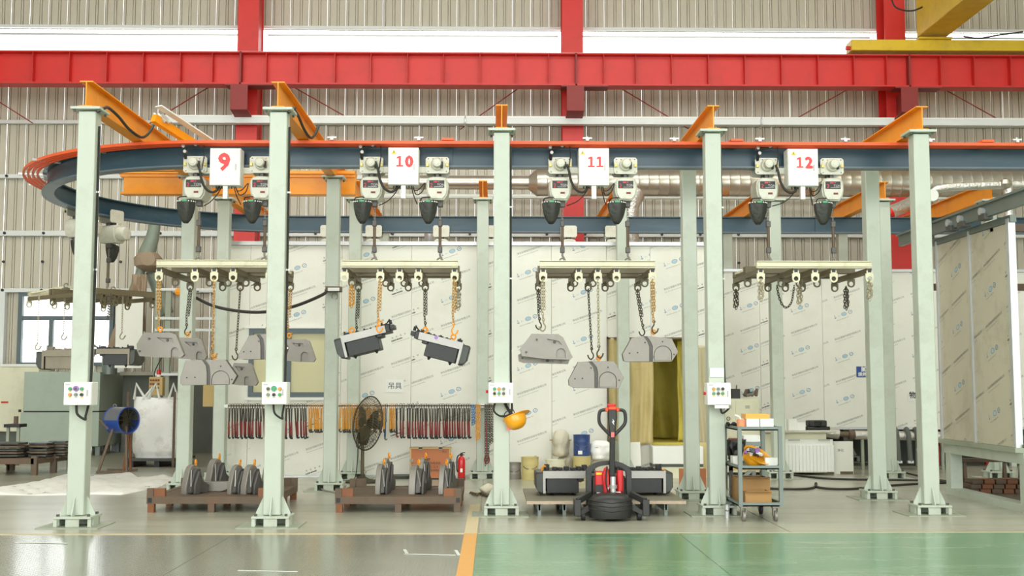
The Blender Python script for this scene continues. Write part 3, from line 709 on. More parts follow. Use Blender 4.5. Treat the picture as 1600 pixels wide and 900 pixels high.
c3 = thing('inner_drape', 'creased olive yellow drape lining the inside of the doorway', 'curtain', W(1045, 600, 21.6))
cloth_sheet(xd0-.3, xd1+.5, zd0, zd1+.1, 21.7, 'yellow_cloth', 'cloth', c3, seed=5, folds=3, amp=.09)
MB().box((xd0-.35, BY+.08, zd1+.1), (xd1+.5, 21.9, zd1+.15)).build('drape_top', 'yellow_cloth', c3)
MB().box((xd0-.4, BY+.08, zd0), (xd0-.35, 21.9, zd1+.1)).build('drape_side', 'yellow_cloth', c3)
cloth_sheet(xd1-.25, xd1+.02, zd0, zd1, BY+.35, 'yellow_cloth', 'drape_fold', c3, seed=15, folds=2, amp=.05, nx=14)
s = thing('doorway_step', 'pale metal step and trough below the dark yellow doorway', 'step', W(1045, 720, BY-.2))
MB().box((xd0-.05, BY-.45, zd0-.34), (xd1+.05, BY-.02, zd0-.04)).build('step_box', 'white', s, bevel=.01)
MB().box((xd0-.05, BY-.4, zd0-.39), (xd1+.05, BY-.05, zd0-.34)).build('step_gap', 'plaster_wall', s)
MB().box((xd0-.05, BY-.42, zd0-.62), (xd1+.05, BY-.05, zd0-.39)).build('lower_box', 'cream', s, bevel=.01)
for x in (xd0-.05, xd1): MB().box((x, BY-.42, 0), (x+.05, BY-.1, zd0-.62)).build('leg', 'grey_steel', s)
# far booth on the right
FBY = 22.3
fb_ = thing('drying_booth', 'long white panel booth at right, raised above a dark gap', 'booth', (0, FBY, 0))
fs_ = [X(p, 600, FBY) for p in (1128, 1189, 1287, 1385, 1484)] + [X(1484, 600, FBY)+1.2*i for i in (1, 2)]
fz0, fz1 = Z(668, FBY), Z(424, FBY)
for i in range(6): wall_panel(fb_, fs_[i], fs_[i+1], fz0, fz1, FBY)
MB().box((fs_[0]-.05, FBY-.04, fz1), (fs_[-1], FBY+.12, fz1+.05)).build('top_rail', 'alu', fb_)
MB().box((fs_[0], FBY-.03, fz0-.04), (fs_[-1], FBY+.1, fz0)).build('bottom_rail', 'alu', fb_)
MB().box((fs_[0], FBY+.06, fz0), (fs_[-1], 25.0, fz0+.05)).build('booth_base', 'plaster_wall', fb_)
MB().box((fs_[0], FBY+.05, fz1-.05), (fs_[-1], 25.0, fz1)).build('roof', 'film', fb_)
MB().box((fs_[0]-.02, FBY+.06, fz0), (fs_[0]+.03, 25.0, fz1)).build('side_wall', 'film', fb_)
MB().box((fs_[0], 24.4, 0), (fs_[-1], 24.5, fz0)).build('skirt_wall', 'plaster_wall', fb_)
for x in (fs_[1], fs_[3]+.6, fs_[5]): MB().box((x, FBY+.1, 0), (x+.1, FBY+.2, fz0)).build('leg', 'mint', fb_)
# near booth at right edge, raised on a frame: its wall faces left
NX = 6.6; ya, yb = 14.55, 16.9
nb = thing('raised_booth', 'weathered panel booth on a pale green frame at the right edge', 'booth', (NX, ya, 0))
nz0, nz1 = .80, 3.66
ym = W(1519, 500, 1).x; ym = NX*F/(1521-771)/1.0
ym = 15.75
wall_panel(nb, ya+.02, ym-.02, nz0, nz1, 0, 'film_old', side=NX, ph=7); wall_panel(nb, ym+.02, yb, nz0, nz1, 0, 'film_old', side=NX, ph=8)
for y, w_ in ((ya-.06, .08), (ym-.02, .04), (yb, .04)): MB().box((NX-.03, y, nz0-.02), (NX+.06, y+w_, nz1+.05)).build('panel_edge', 'alu', nb)
MB().box((NX-.06, ya-.1, nz0-.06), (NX+.08, yb+.1, nz0)).build('sill_rail', 'mint_dark', nb)
MB().box((NX-.02, ya-.1, nz1), (NX+.06, yb+1.0, nz1+.09)).build('head_rail', 'grey_steel', nb)
st = MB(); yq = 12.0
st.box((NX-.16, ya-1.0, nz1+.12), (NX-.1, yb+1.2, nz1+.3)); st.box((NX-.2, ya-1.0, nz1+.28), (NX-.04, yb+1.2, nz1+.31))
st.build('sliding_rail', 'grey_steel', nb)
for y in (14.9, 15.6, 16.0, 16.9):
    MB().box((NX-.2, y-.1, nz1+.08), (NX-.08, y+.1, nz1+.16)).build('roller_hanger', 'steel_edge', nb, bevel=.01)
    MB().cyl((NX-.22, y, nz1+.2), (NX-.06, y, nz1+.2), .05, 10).build('roller', 'alu', nb)
for y in (ya-.22, yb-.2): MB().box((NX+.01, y+.004, .1), (NX+.18, y+.18, nz0-.2)).build('leg', 'mint', nb)
MB().box((NX, ya-.2, 0), (NX+.2, yb, .1)).build('foot_beam', 'mint', nb); MB().box((NX, ya-.2, nz0-.2), (NX+.2, yb, nz0-.061)).build('frame_beam', 'mint', nb)
MB().box((NX+.21, ya-.26, 0), (NX+.4, ya-.1, 3.6)).build('corner_column', 'mint', nb)
MB().box((NX+.41, ya-.12, 1.0), (NX+1.8, ya-.05, 3.5)).build('front_panel', 'white', nb)
MB().box((NX+.05, ya-.12, nz0), (NX+3.0, yb, nz0+.04)).build('booth_floor', 'plaster_wall', nb)
MB().box((NX+2.4, ya-.1, nz0), (NX+2.45, yb, nz1)).build('inner_wall', 'film_old', nb)
for y in (15.0, 17.1): MB().box((NX-.1 if y > 16 else NX+.0, y, nz1-.05 if y < 16 else 3.0), (NX+1.6, y+.1, nz1+.05 if y < 16 else 3.1)).build('rusty_strut', 'rust', nb)
MB().box((NX+1.5, yb+.6, 0), (NX+1.7, yb+.8, nz0)).build('leg', 'mint', nb)
# ================================================================== HOISTS
def rot_box_outline(w_, h_, c):
    return [(-w_/2+c, -h_/2), (w_/2-c, -h_/2), (w_/2, -h_/2+c), (w_/2, h_/2-c), (w_/2-c, h_/2), (-w_/2+c, h_/2), (-w_/2, h_/2-c), (-w_/2, -h_/2+c)]
def make_hoist():
    """origin: on the track centre line, z = 0 at floor; front faces -Y"""
    r = empty('chain_hoist'); ORG[r.name] = V3((0, 0, 0)); zc = 4.485
    fr = lambda cx, y0, cz: (lambda x, y, z: (cx+x, y0+y, cz+z))
    p = MB().plate(rot_box_outline(.31, .22, .025), [circ(sx*.12, sz, .009, 6) for sx in (-1, 1) for sz in (.085, -.085)] + [circ(sx*.06, .085, .008, 6) for sx in (-1, 1)], .014, fr=fr(0, -.135, zc))
    p.build('trolley_plate', 'hoist', r)
    MB().plate(rot_box_outline(.31, .22, .025), [], .014, fr=fr(0, .12, zc)).build('trolley_plate', 'hoist', r)
    for sx in (-.09, .09):
        for sy in (-.1, .1): MB().cyl((sx, sy*.9-.02*(1 if sy > 0 else -1), zc+.035), (sx, sy*1.15, zc+.035), .042, 14).build('trolley_wheel', 'steel_edge', r)
    for sx in (-.13, .13): MB().box((sx-.018, -.165, zc-.02), (sx+.018, -.136, zc+.02)).build('buffer_block', 'brass', r, bevel=.003)
    MB().lathe([(.085, 0), (.085, .03), (.075, .045), (.06, .05), (.06, .13), (.052, .145), (.03, .15), (.03, .157), (.012, .157)], (0, -.135, zc+.01), 22, R=Matrix(((1, 0, 0), (0, 0, -1), (0, 1, 0)))).build('trolley_motor', 'hoist', r)
    MB().box((.045, -.22, zc-.05), (.075, -.15, zc+.035)).build('terminal_box', 'black', r, bevel=.006)
    MB().box((-.02, -.1, zc-.18), (.02, .1, zc-.1)).box((-.05, -.03, zc-.2), (.05, .03, zc-.1)).build('suspension_lug', 'steel_edge', r)
    # body
    bz = 4.175
    b = MB()
    o = [(-.09, -.155), (.09, -.155), (.135, -.09), (.15, -.0), (.145, .09), (.115, .14), (.06, .155), (-.06, .155), (-.115, .14), (-.145, .09), (-.15, 0), (-.135, -.09)]
    b.plate(o, [], .34, fr=fr(0, -.14, bz))
    b.build('hoist_body', 'hoist', r, bevel=.018, seg=3)
    o2 = [(x*.88, z*.9) for x, z in o]
    MB().plate(o2, [], .05, fr=fr(0, -.175, bz)).build('front_cover', 'hoist', r, bevel=.02, seg=3)
    MB().lathe([(.11, 0), (.12, .03), (.12, .15), (.1, .18), (.06, .19)], (0, .18, bz), 20, R=Matrix(((1, 0, 0), (0, 0, 1), (0, -1, 0)))).build('motor_drum', 'hoist', r)
    MB().box((-.105, -.182, bz+.0), (.06+.035, -.172, bz+.1)).build('label_plate', 'black', r, bevel=.004)
    t = MB(); text_bold(t, '2', .075, (-.075, -.1835, bz+.035), 0); t.box((-.045, -.184, bz+.072), (-.0, -.1825, bz+.088)); t.box((.008, -.184, bz+.076), (.03, -.1825, bz+.086))
    t.build('label_print', 'sign_red', r)
    t = MB(); text_bold(t, 'TON', .045, (.0, -.1835, bz+.04), 0, align='LEFT'); t.box((-.04, -.184, bz+.012), (.08, -.1825, bz+.017)); t.build('label_print', 'steel_light', r)
    MB().box((-.0, -.18, bz-.075), (.06, -.172, bz-.05)).build('rating_plate', 'tool_red', r)
    bl = MB()
    for a in ((.12, .1), (-.12, .1), (.125, -.07), (-.125, -.07)): bl.cyl((a[0]*.95, -.15, bz+a[1]), (a[0]*.95, -.136, bz+a[1]), .012, 6)
    # chain bag
    bx = -.12
    g = MB(); prof = []
    for j in range(9):
        v = j/8; z = bz-.165-.3*v; wq = (.118, .12, .118, .112, .104, .094, .08, .06, .03)[j]; prof.append((z, wq))
    vs = []; n = 20
    for z, wq in prof:
        for k in range(n):
            t_ = 2*PI*k/n; ww = wq*(1+.07*math.sin(5*t_+2*j/8)+.04*math.sin(11*t_-j)); vs.append((bx+ww*math.cos(t_)*1.0, -.08+ww*.85*math.sin(t_), z + (.02*math.cos(t_) if z > bz-.17 else 0)))
    fs = [(j*n+k, j*n+(k+1) % n, (j+1)*n+(k+1) % n, (j+1)*n+k) for j in range(8) for k in range(n)] + [tuple(8*n+k for k in range(n))]
    g.add(vs, fs); g.build('chain_bag', 'bag', r, ang=60)
    rm = MB()
    for k in range(10): t_ = PI*1.05+PI*.9*k/9; rm.cyl((bx+.118*math.cos(t_), -.08+.1*math.sin(t_), bz-.18), (bx+.125*math.cos(t_), -.085+.108*math.sin(t_), bz-.18), .009, 6)
    o_ = rm.build('bag_rivets', 'white', r); o_['kind'] = 'stuff'
    MB().box((bx-.03, -.195, bz-.19), (bx+.035, -.182, bz-.165)).build('bag_tag', 'led_green', r)
    MB().tube(smooth_path([(-.08, -.16, bz-.12), (-.2, -.15, bz-.13), (-.22, -.1, bz-.18)]), .008, 5).build('bag_rope', 'cable', r)
    # load chain, block and rod
    cx = .035
    MB().box((cx-.035, -.05, bz-.23), (cx+.035, .05, bz-.14)).build('chain_guide', 'steel_edge', r, bevel=.008)
    ch = MB(); chain_links(ch, [(cx, 0, bz-.23), (cx, 0, bz-.5)], .032, .012, .0042); ch.build('load_chain', 'steel', r)
    zr = bz-.46
    MB().cyl((cx, 0, zr), (cx, 0, zr-.3), .02, 10).build('limit_rod', 'rust', r)
    for z in (zr+.02, zr-.33): MB().box((cx-.03, -.03, z-.05), (cx+.03, .03, z+.03)).build('rod_clamp', 'steel_edge', r, bevel=.008)
    hk = MB(); hk.tube([(cx, 0, zr-.36), (cx, 0, zr-.42), (cx+.02, 0, zr-.45), (cx+.025, 0, zr-.49), (cx, 0, zr-.515), (cx-.028, 0, zr-.5), (cx-.03, 0, zr-.47)], [.014, .014, .014, .014, .013, .01, .005], 8)
    hk.build('load_hook', 'steel', r)
    return r
def chain_links(mb, path, pitch, wd, r, m=0, n=10, k=4):
    pts = [V3(p) for p in path]; seg = []
    L = sum((pts[i+1]-pts[i]).length for i in range(len(pts)-1)); N = max(2, int(L/pitch))
    def at(s_):
        for i in range(len(pts)-1):
            l = (pts[i+1]-pts[i]).length
            if s_ <= l or i == len(pts)-2: return pts[i] + (pts[i+1]-pts[i])*(s_/max(l, 1e-6)), (pts[i+1]-pts[i]).normalized()
            s_ -= l
    for i in range(N):
        c, d = at((i+.5)*L/N); a = d.cross(V3((0, 1, 0)) if abs(d.y) < .9 else V3((1, 0, 0))).normalized(); b = d.cross(a)
        u = (a*math.cos(.6)+b*math.sin(.6)) if i % 2 else (b*math.cos(.6)-a*math.sin(.6)); hl = pitch*.5+r*1.1
        lp = [c + d*(hl*math.cos(2*PI*j/n)*1.05) + u*(wd*math.sin(2*PI*j/n)) for j in range(n)]
        mb.tube(lp, r, k, m, closed=True)
H0 = make_hoist(); hused = [0]
def hoist(x, y, rz, label, group, top=''):
    if not hused[0]: hused[0] = 1; o = H0; o.location = (x, y, 0)
    else: o = dup(H0, (x, y, 0), rz)
    tag(o, label, 'hoist', group); return o
UX = {9: -3.50, 10: -1.18, 11: 1.315, 12: 4.065}
NW = {9: 'nine', 10: 'ten', 11: 'eleven', 12: 'twelve'}
for n, x in UX.items():
    hoist(x-.435, FY, 0, f'cream electric chain hoist left of the cabinet numbered {NW[n]}', 'front chain hoists')
    hoist(x+.435, FY, 0, f'cream electric chain hoist right of the cabinet numbered {NW[n]}', 'front chain hoists')
for px, l in ((515, 'left of the post behind the fan'), (585, 'behind the chain left of centre of frame ten'), (690, 'behind the right chain of frame ten'), (765, 'behind the helmet post'), (888, 'behind the left chain of frame eleven'), (957, 'behind the right chain of frame eleven')):
    hoist(X(px, 357, RY), RY, PI, 'hoist on the rear track, ' + l, 'rear chain hoists')
for dg, l in ((154.5, 'grey chain hoist on the track bend, right of the leftmost post'), (169.5, 'grey chain hoist on the track bend, left of the leftmost post')):
    a = math.radians(dg); hoist(CX+RR*math.cos(a), CYc+RR*math.sin(a), a+PI/2, l, 'bend chain hoists')

# ------------------------------------------------ cabinets, collectors, cables
for n, x in UX.items():
    yy = FY-.3; z0, z1 = Z(291, yy), Z(233, yy)
    if n != 9: z0, z1 = Z(289.5, yy), Z(231, yy)
    cb = thing('control_cabinet', f'white control cabinet with the red number {NW[n]} on its door', 'cabinet', (x, yy, z0), 'numbered hoist cabinets')
    hw = .2
    MB().box((x-hw, yy, z0), (x+hw, yy+.2, z1)).build('cabinet_body', 'white', cb, bevel=.006)
    d = MB().box((x-hw+.004, yy-.02, z0+.004), (x+hw-.004, yy-.002, z1-.004)).build('cabinet_door', 'white', cb, bevel=.004)
    t = MB()
    if n == 9: numeral(t, '9', .31, (x-.01, yy-.0215, z0+.31), .014)
    else: numeral(t, str(n), .2, (x+.02, yy-.0215, z0+.31), .011)
    t.build('door_number', 'sign_red', d)
    MB().box((x+.13, yy-.03, z0+.2), (x+.15, yy-.02, z0+.28)).build('door_lock', 'steel_light', d)
    if n != 9:
        wx = x-.125 if n != 11 else x-.15; w = MB()
        w.add([(wx-.032, yy-.0215, z1-.09), (wx+.032, yy-.0215, z1-.09), (wx, yy-.0215, z1-.035)], [(0, 1, 2)]); w.build('warning_sign', 'warn_yellow', d)
        w = MB(); w.add([(wx-.004, yy-.0225, z1-.075), (wx+.004, yy-.0225, z1-.075), (wx+.006, yy-.0225, z1-.05), (wx-.002, yy-.0225, z1-.055)], [(0, 1, 2, 3)]); w.build('warning_mark', 'black', d)
    MB().box((x-.03, yy+.02, z0-.17), (x+.03, yy+.08, z0)).build('cable_duct', 'white', cb)
    MB().box((x-.33, yy+.19, z1-.3), (x+.33, yy+.23, z1-.22)).build('mounting_bar', 'hoist', cb)
    g = MB()
    for k in range(6): g.cyl((x-.13+k*.04, yy+.08, z0-.03), (x-.13+k*.04, yy+.08, z0), .012, 6)
    g.build('cable_glands', 'steel_edge', cb)['kind'] = 'stuff'
    ca = thing('hoist_cable', f'black cables looping between cabinet {NW[n]} and its two hoists', 'cable', (x, yy, z0), 'hoist cables')
    def P(dx, dz, dy=0): return (x+dx, yy-.0+dy, z0+dz)
    MB().tube(smooth_path([P(-.36, .28), P(-.33, .2), P(-.3, .06), P(-.24, -.05), P(-.16, -.09), P(-.1, -.06), P(-.09, .0, .08)]), .017, 8).build('thick_cable', 'cable', ca)
    for j, pts in enumerate(([P(-.06, 0, .08), P(-.12, -.1, .1), P(-.22, -.19, .15), P(-.34, -.22, .3)], [P(.12, 0, .08), P(.14, -.05, .1), P(.2, -.04, .1), P(.27, .05, .12)], [P(.12, 0, .08), P(.16, -.1, .15), P(.24, -.06, .15), P(.28, .05, .12)], [P(.1, 0, .08), P(.13, -.12, .12), P(.17, -.22, .2)])):
        MB().tube(smooth_path(pts), .007, 5).build('thin_cable', 'cable', ca)
    cl = thing('current_collector', f'black jointed current collector arm above the left hoist of cabinet {NW[n]}', 'collector', (x-.5, FY-.25, 4.7), 'current collectors')
    q = lambda dx, z, dy=-.2: (x+dx, FY+dy, z)
    MB().tube([q(-.56, 4.56, -.14), q(-.56, 4.66), q(-.55, 4.7)], .02, 8).build('lower_arm', 'black', cl)
    MB().tube([q(-.57, 4.7), q(-.4, 4.73)], .026, 8).build('arm_link', 'black', cl)
    MB().tube([q(-.41, 4.72), q(-.33, 4.765)], .02, 8).build('upper_arm', 'black', cl)
    for a, bq in ((-.57, 4.71), (-.55, 4.64), (-.41, 4.73), (-.34, 4.755)): MB().cyl(q(a, bq, -.24), q(a, bq, -.16), .022, 8).build('arm_joint', 'steel_light', cl)
    MB().box((x-.38, FY-.3, 4.74), (x-.28, FY-.14, 4.765)).build('collector_head', 'steel', cl)
    MB().tube([q(-.31, 4.74), q(-.3, 4.6), q(-.33, 4.4)], .008, 5).build('collector_wire', 'cable', cl)

# ------------------------------------------------ lifting frames
LX = (-.69, -.243, 0, .235, .69)
def make_frame():
    r = empty('lifting_spreader'); ORG[r.name] = V3((0, 0, 0))
    zt_, zb_ = 3.155-3.0, 3.062-3.0   # local z, root put at z = 3.0
    D = .72
    def chan(name, y): 
        o = MB(); o.box((-.73, y-.03, zt_-.01), (.73, y+.03, zt_)); o.box((-.73, y-.03, zb_), (.73, y+.03, zb_+.01)); o.box((-.73, y+.018, zb_+.01), (.73, y+.03, zt_-.01)); o.box((-.73, y-.03, zb_+.02), (.73, y-.018, zt_-.02))
        return o.build(name, 'frame_cream' if y < 0 else 'frame_shaded', r)
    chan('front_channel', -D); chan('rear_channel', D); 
    MB().box((-.73, -.07, zb_), (.73, -.02, zt_)).build('middle_bar', 'frame_shaded', r); MB().box((-.73, .02, zb_), (.73, .07, zt_)).build('middle_bar', 'frame_shaded', r)
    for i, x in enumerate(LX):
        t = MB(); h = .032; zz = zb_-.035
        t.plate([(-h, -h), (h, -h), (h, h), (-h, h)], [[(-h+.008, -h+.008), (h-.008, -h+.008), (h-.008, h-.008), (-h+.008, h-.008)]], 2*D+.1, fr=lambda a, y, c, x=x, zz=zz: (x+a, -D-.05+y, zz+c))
        t.build('cross_tube', 'frame_shaded', r)
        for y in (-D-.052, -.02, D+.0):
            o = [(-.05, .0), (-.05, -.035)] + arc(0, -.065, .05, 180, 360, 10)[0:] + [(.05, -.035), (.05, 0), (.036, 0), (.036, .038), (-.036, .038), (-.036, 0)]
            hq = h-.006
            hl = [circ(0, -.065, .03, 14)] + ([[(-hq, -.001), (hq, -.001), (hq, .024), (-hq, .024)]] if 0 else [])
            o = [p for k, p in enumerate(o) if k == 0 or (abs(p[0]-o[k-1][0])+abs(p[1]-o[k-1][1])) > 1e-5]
            pl = MB(); pl.plate(o, hl, .016, fr=lambda a, yy, c, x=x, y=y, zz=zz: (x+a, y+yy, zz-.035+c)); lg = pl.build('lifting_lug', 'frame_cream' if y < -.5 else 'frame_shaded', r)
            if y < -.5:
                MB().box((x-.022, y-.003, zz-.02), (x+.022, y-.0005, zz+.022)).build('tube_mouth', 'black', lg)
    for sx in (-1, 1):
        MB().beam((sx*.7, -D+.05, zt_-.03), (sx*.435, 0, zt_+.06), .04, .03).build('diagonal_brace', 'frame_cream', r)
        MB().beam((sx*.7, D, zt_-.03), (sx*.435, 0, zt_+.06), .04, .03).build('diagonal_brace', 'frame_cream', r)
        e = MB().torus((sx*.435+.035, 0, zt_+.07), .038, .012, (0, 1, 0), 14, 6); e.box((sx*.435-.02, -.03, zt_-.0), (sx*.435+.09, .03, zt_+.03)); e.build('lifting_ring', 'steel', r)
    return r
Fr0 = make_frame()
fl_ = {9: 'five grey castings', 10: 'two tilted black castings', 11: 'three grey castings', 12: 'only empty chains'}
first = True
for n, x in UX.items():
    if first: o = Fr0; o.location = (x, FY, 3.0); first = False
    else: o = dup(Fr0, (x, FY, 3.0))
    tag(o, f'cream steel lifting frame under cabinet {NW[n]}, carrying {fl_[n]}', 'spreader', 'lifting frames')
aL = math.radians(162); LF = V3((CX+RR*math.cos(aL), CYc+RR*math.sin(aL), 3.0)); LRz = aL + PI/2 - math.radians(22)
o = dup(Fr0, LF, LRz); tag(o, 'lifting frame turned sideways below the track bend, partly behind the leftmost post', 'spreader', 'lifting frames')

# ------------------------------------------------ chains and hooks
YF, YM, YR = FY-.765, FY-.012, FY+.73
zlug = 3.0 + .062 - .035 - .1 - .03
def sling(px0, y, py0, py1, m, label, hook=None, group='sling chains', style='single', hm=None, x=None, drift=0):
    top = V3((X(px0, py0, y) if x is None else x, y, Z(py0, y))); bot = V3((X(px0, py0, y)+drift if x is None else x+drift, y, Z(py1, y)))
    best = min(((abs(ux+lx-top.x), ux+lx) for ux in UX.values() for lx in LX))
    if best[0] < .16 and x is None: top = V3((best[1], y, 2.912)); bot.x = best[1] if not hook else bot.x
    r = thing('sling_chain', label, 'chain', top, group)
    d = MB(); hl = .13 if hook else 0
    e = V3((bot.x, y, bot.z+hl))
    if style == 'bundle':
        for k, (ox, oy) in enumerate(((-.022, 0), (.022, .012), (0, -.02))):
            chain_links(d, [top, top+V3((ox, oy, -.06)), V3((bot.x+ox*1.2, y+oy, bot.z + .03*k))], .038, .015, .0065)
        chain_links(d, [V3((bot.x-.03, y-.02, bot.z+.04)), V3((bot.x, y, bot.z-.01)), V3((bot.x+.03, y+.02, bot.z+.05))], .038, .015, .0065)
    elif style == 'double':
        mid = top.lerp(e, .72)
        chain_links(d, [top, top+V3((-.014, 0, -.05)), mid+V3((-.014, 0, 0)), e], .036, .014, .006)
        chain_links(d, [top, top+V3((.014, .01, -.05)), mid+V3((.014, .01, 0))], .036, .014, .006)
    else: chain_links(d, [top, e], .036, .014, .006)
    d.build('chain_links', m, r)
    if hook:
        s_ = -1 if hook == 'left' else 1; c = e
        h_ = MB(); h_.tube(smooth_path([c+V3((0, 0, .015)), c+V3((0, 0, -.02)), c+V3((s_*-.022, 0, -.06)), c+V3((s_*-.018, 0, -.1)), c+V3((s_*.01, 0, -.125)), c+V3((s_*.04, 0, -.105)), c+V3((s_*.055, 0, -.065))], 4), .0095, 7)
        h_.torus(c+V3((0, 0, .02)), .016, .006, (0, 1, 0), 10, 5)
        h_.build('sling_hook', hm or m, r)
    return r
G, Dk, Pl, HO = 'chain_gold', 'chain_dark', 'chain_pale', 'hook_orange'
sling(250, YF, 437, 519, G, 'golden chain at the left front corner of frame nine, holding a grey casting', 'right', style='double')
sling(293, YR, 444, 525, Dk, 'dark chain behind the left corner of frame nine, holding the second casting', 'right', style='double')
sling(335, YF, 437, 560, G, 'thin golden chain at the middle of frame nine, nearest the camera', 'right')
sling(371, YR, 444, 563, Dk, 'thin dark chain left of the post, middle of frame nine', 'left')
sling(420, YF, 437, 521, G, 'golden chain at the right of frame nine, just left of the second post', 'right', style='double')
sling(451, YR, 444, 527, G, 'rusty golden chain just right of the second front post', 'right', style='double')
sling(547, YM, 440, 478, 'tool_yellow', 'short orange chain bunch at the left end of frame ten', style='bundle')
sling(558, YR, 447, 529, Dk, 'dark chain holding the left end of the left tilted casting', 'right', style='double', hm=Dk)
sling(592, YF, 437, 520, G, 'golden chain holding the right end of the left tilted casting', 'right', style='double', hm=HO)
sling(665, YR, 447, 522, Dk, 'dark chain holding the left end of the right tilted casting', 'left', style='double', hm=Dk)
sling(709, YF, 437, 524, G, 'golden chain holding the right end of the right tilted casting', 'right', style='double', hm=HO)
sling(717, YR, 447, 482, 'chain_pale', 'short bunched chain hanging at the right end of frame ten', style='bundle')
sling(843, YR, 447, 515, Dk, 'dark chain at the left end of frame eleven', 'left', style='double')
sling(849, YF, 437, 518, Pl, 'pale chain at the left end of frame eleven, hooked on a pocketed casting', 'left', style='double')
sling(924, YR, 450, 562, Dk, 'long thin dark chain holding the lowest casting of frame eleven', 'left')
sling(935, YF, 437, 560, Pl, 'long thin pale chain holding the lowest casting of frame eleven', 'right', hm=Dk)
sling(1004, YR, 450, 525, Dk, 'dark chain holding the right casting of frame eleven', 'left', style='double')
sling(1021, YF, 437, 521, G, 'golden chain holding the right casting of frame eleven', 'right', style='double', hm=Dk)
sling(1162, YR, 447, 480, Dk, 'dark chain bunch hanging at the far left of frame twelve', style='bundle')
sling(1191, YF, 436, 467, Pl, 'pale chain bunch hanging from the front left lug of frame twelve', style='bundle')
sling(1259, YM, 440, 474, 'chain_pale', 'short chain bunch beneath the middle of frame twelve', style='bundle')
sling(1322, YR, 447, 481, Dk, 'dark chain bunch with a hook, right of the middle of frame twelve', style='bundle')
sling(1364, YF, 436, 466, Pl, 'pale chain bunch hanging from the front right lug of frame twelve', style='bundle')
r = thing('sling_chain', 'dark chain drooping in a loop between two lugs of frame twelve', 'chain', W(1214, 446, YR), 'sling chains')
d = MB(); chain_links(d, smooth_path([W(1214, 446, YR), W(1217, 463, YR), W(1223, 477, YR), W(1230, 480, YR), W(1237, 471, YR), W(1241, 446, YR)], 5), .034, .014, .006); d.build('chain_links', Dk, r)
# chains under the turned frame
cz, sz_ = math.cos(LRz), math.sin(LRz)
def lf(x, y): return (LF.x + x*cz - y*sz_, LF.y + x*sz_ + y*cz)
def sling_at(x, y, z0, z1, m, label, hook=None, style='single'):
    top = V3((x, y, z0)); r = thing('sling_chain', label, 'chain', top, 'sling chains'); d = MB(); e = V3((x, y, z1+(.13 if hook else 0)))
    if style == 'bundle':
        for k, (ox, oy) in enumerate(((-.025, 0), (.025, .012), (0, -.02))): chain_links(d, [top, top+V3((ox, oy, -.06)), V3((x+ox*1.2, y+oy, z1+.03*k))], .038, .014, .006)
    else: chain_links(d, [top, e], .036, .013, .0052)
    d.build('chain_links', m, r)
    if hook:
        h_ = MB(); h_.tube(smooth_path([e, e+V3((.0, 0, -.02)), e+V3((-.03, 0, -.07)), e+V3((-.02, 0, -.11)), e+V3((.02, 0, -.12)), e+V3((.06, 0, -.06))], 4), .011, 6); h_.build('sling_hook', m, r)
ld = [(61, 466, 548, 'left', 'pale chain at the far left end of the turned frame'), (101, 472, 532, 'left', 'pale chain with a hook in front of the window'), (118, 462, 495, None, 'short dark chain bunch in front of the window'), (172, 466, 502, None, 'dark chain bunch right of the leftmost post'), (192, 462, 531, 'left', 'golden chain right of the leftmost post')]
for (px, a, b_, hk, lb), yy in zip(ld, (18.5, 19.4, 20.2, 18.4, 19.2)):
    sling_at(X(px, a, yy), yy, Z(a-6, yy), Z(b_, yy), Pl if px != 172 else Dk, lb, hk, 'single' if hk else 'bundle')

# ------------------------------------------------ hanging castings
def PX(pts, ox, oy, s, Y):  # crop pixels -> (x, z) at depth Y
    return [(X(ox+a/s, oy+b/s, Y), Z(oy+b/s, Y, ox+a/s)) for a, b in pts]
def sub(o, d): return o
def eyebolt(r, x, y, z, s=1.0):
    e = MB().torus((x, y, z+.03*s), .026*s, .0105*s, (0, 1, 0), 14, 6); e.cyl((x, y, z-.01), (x, y, z+.01), .014*s, 8); e.build('eye_bolt', 'hook_orange', r)
def dark_holes(r, pts, Y, rad=.018, depth=.004):
    for (x, z) in pts:
        MB().lathe([(rad, 0), (rad, .003), (rad*.6, .003), (rad*.6, -.02)], (x, Y+.001, z), 14, R=Matrix(((1, 0, 0), (0, 0, 1), (0, -1, 0)))).build('bore_ring', 'steel_edge', r)
        MB().cyl((x, Y-.0035, z), (x, Y+.002, z), rad*.6, 12).build('bore', 'black', r)
def arch(x0, x1, zb_, h, n=10):
    cx = (x0+x1)/2; rx = (x1-x0)/2; return [(x1, zb_)] + [(cx+rx*math.cos(PI*i/n), zb_+h-rx+rx*math.sin(PI*i/n)) for i in range(n+1)] + [(x0, zb_)]
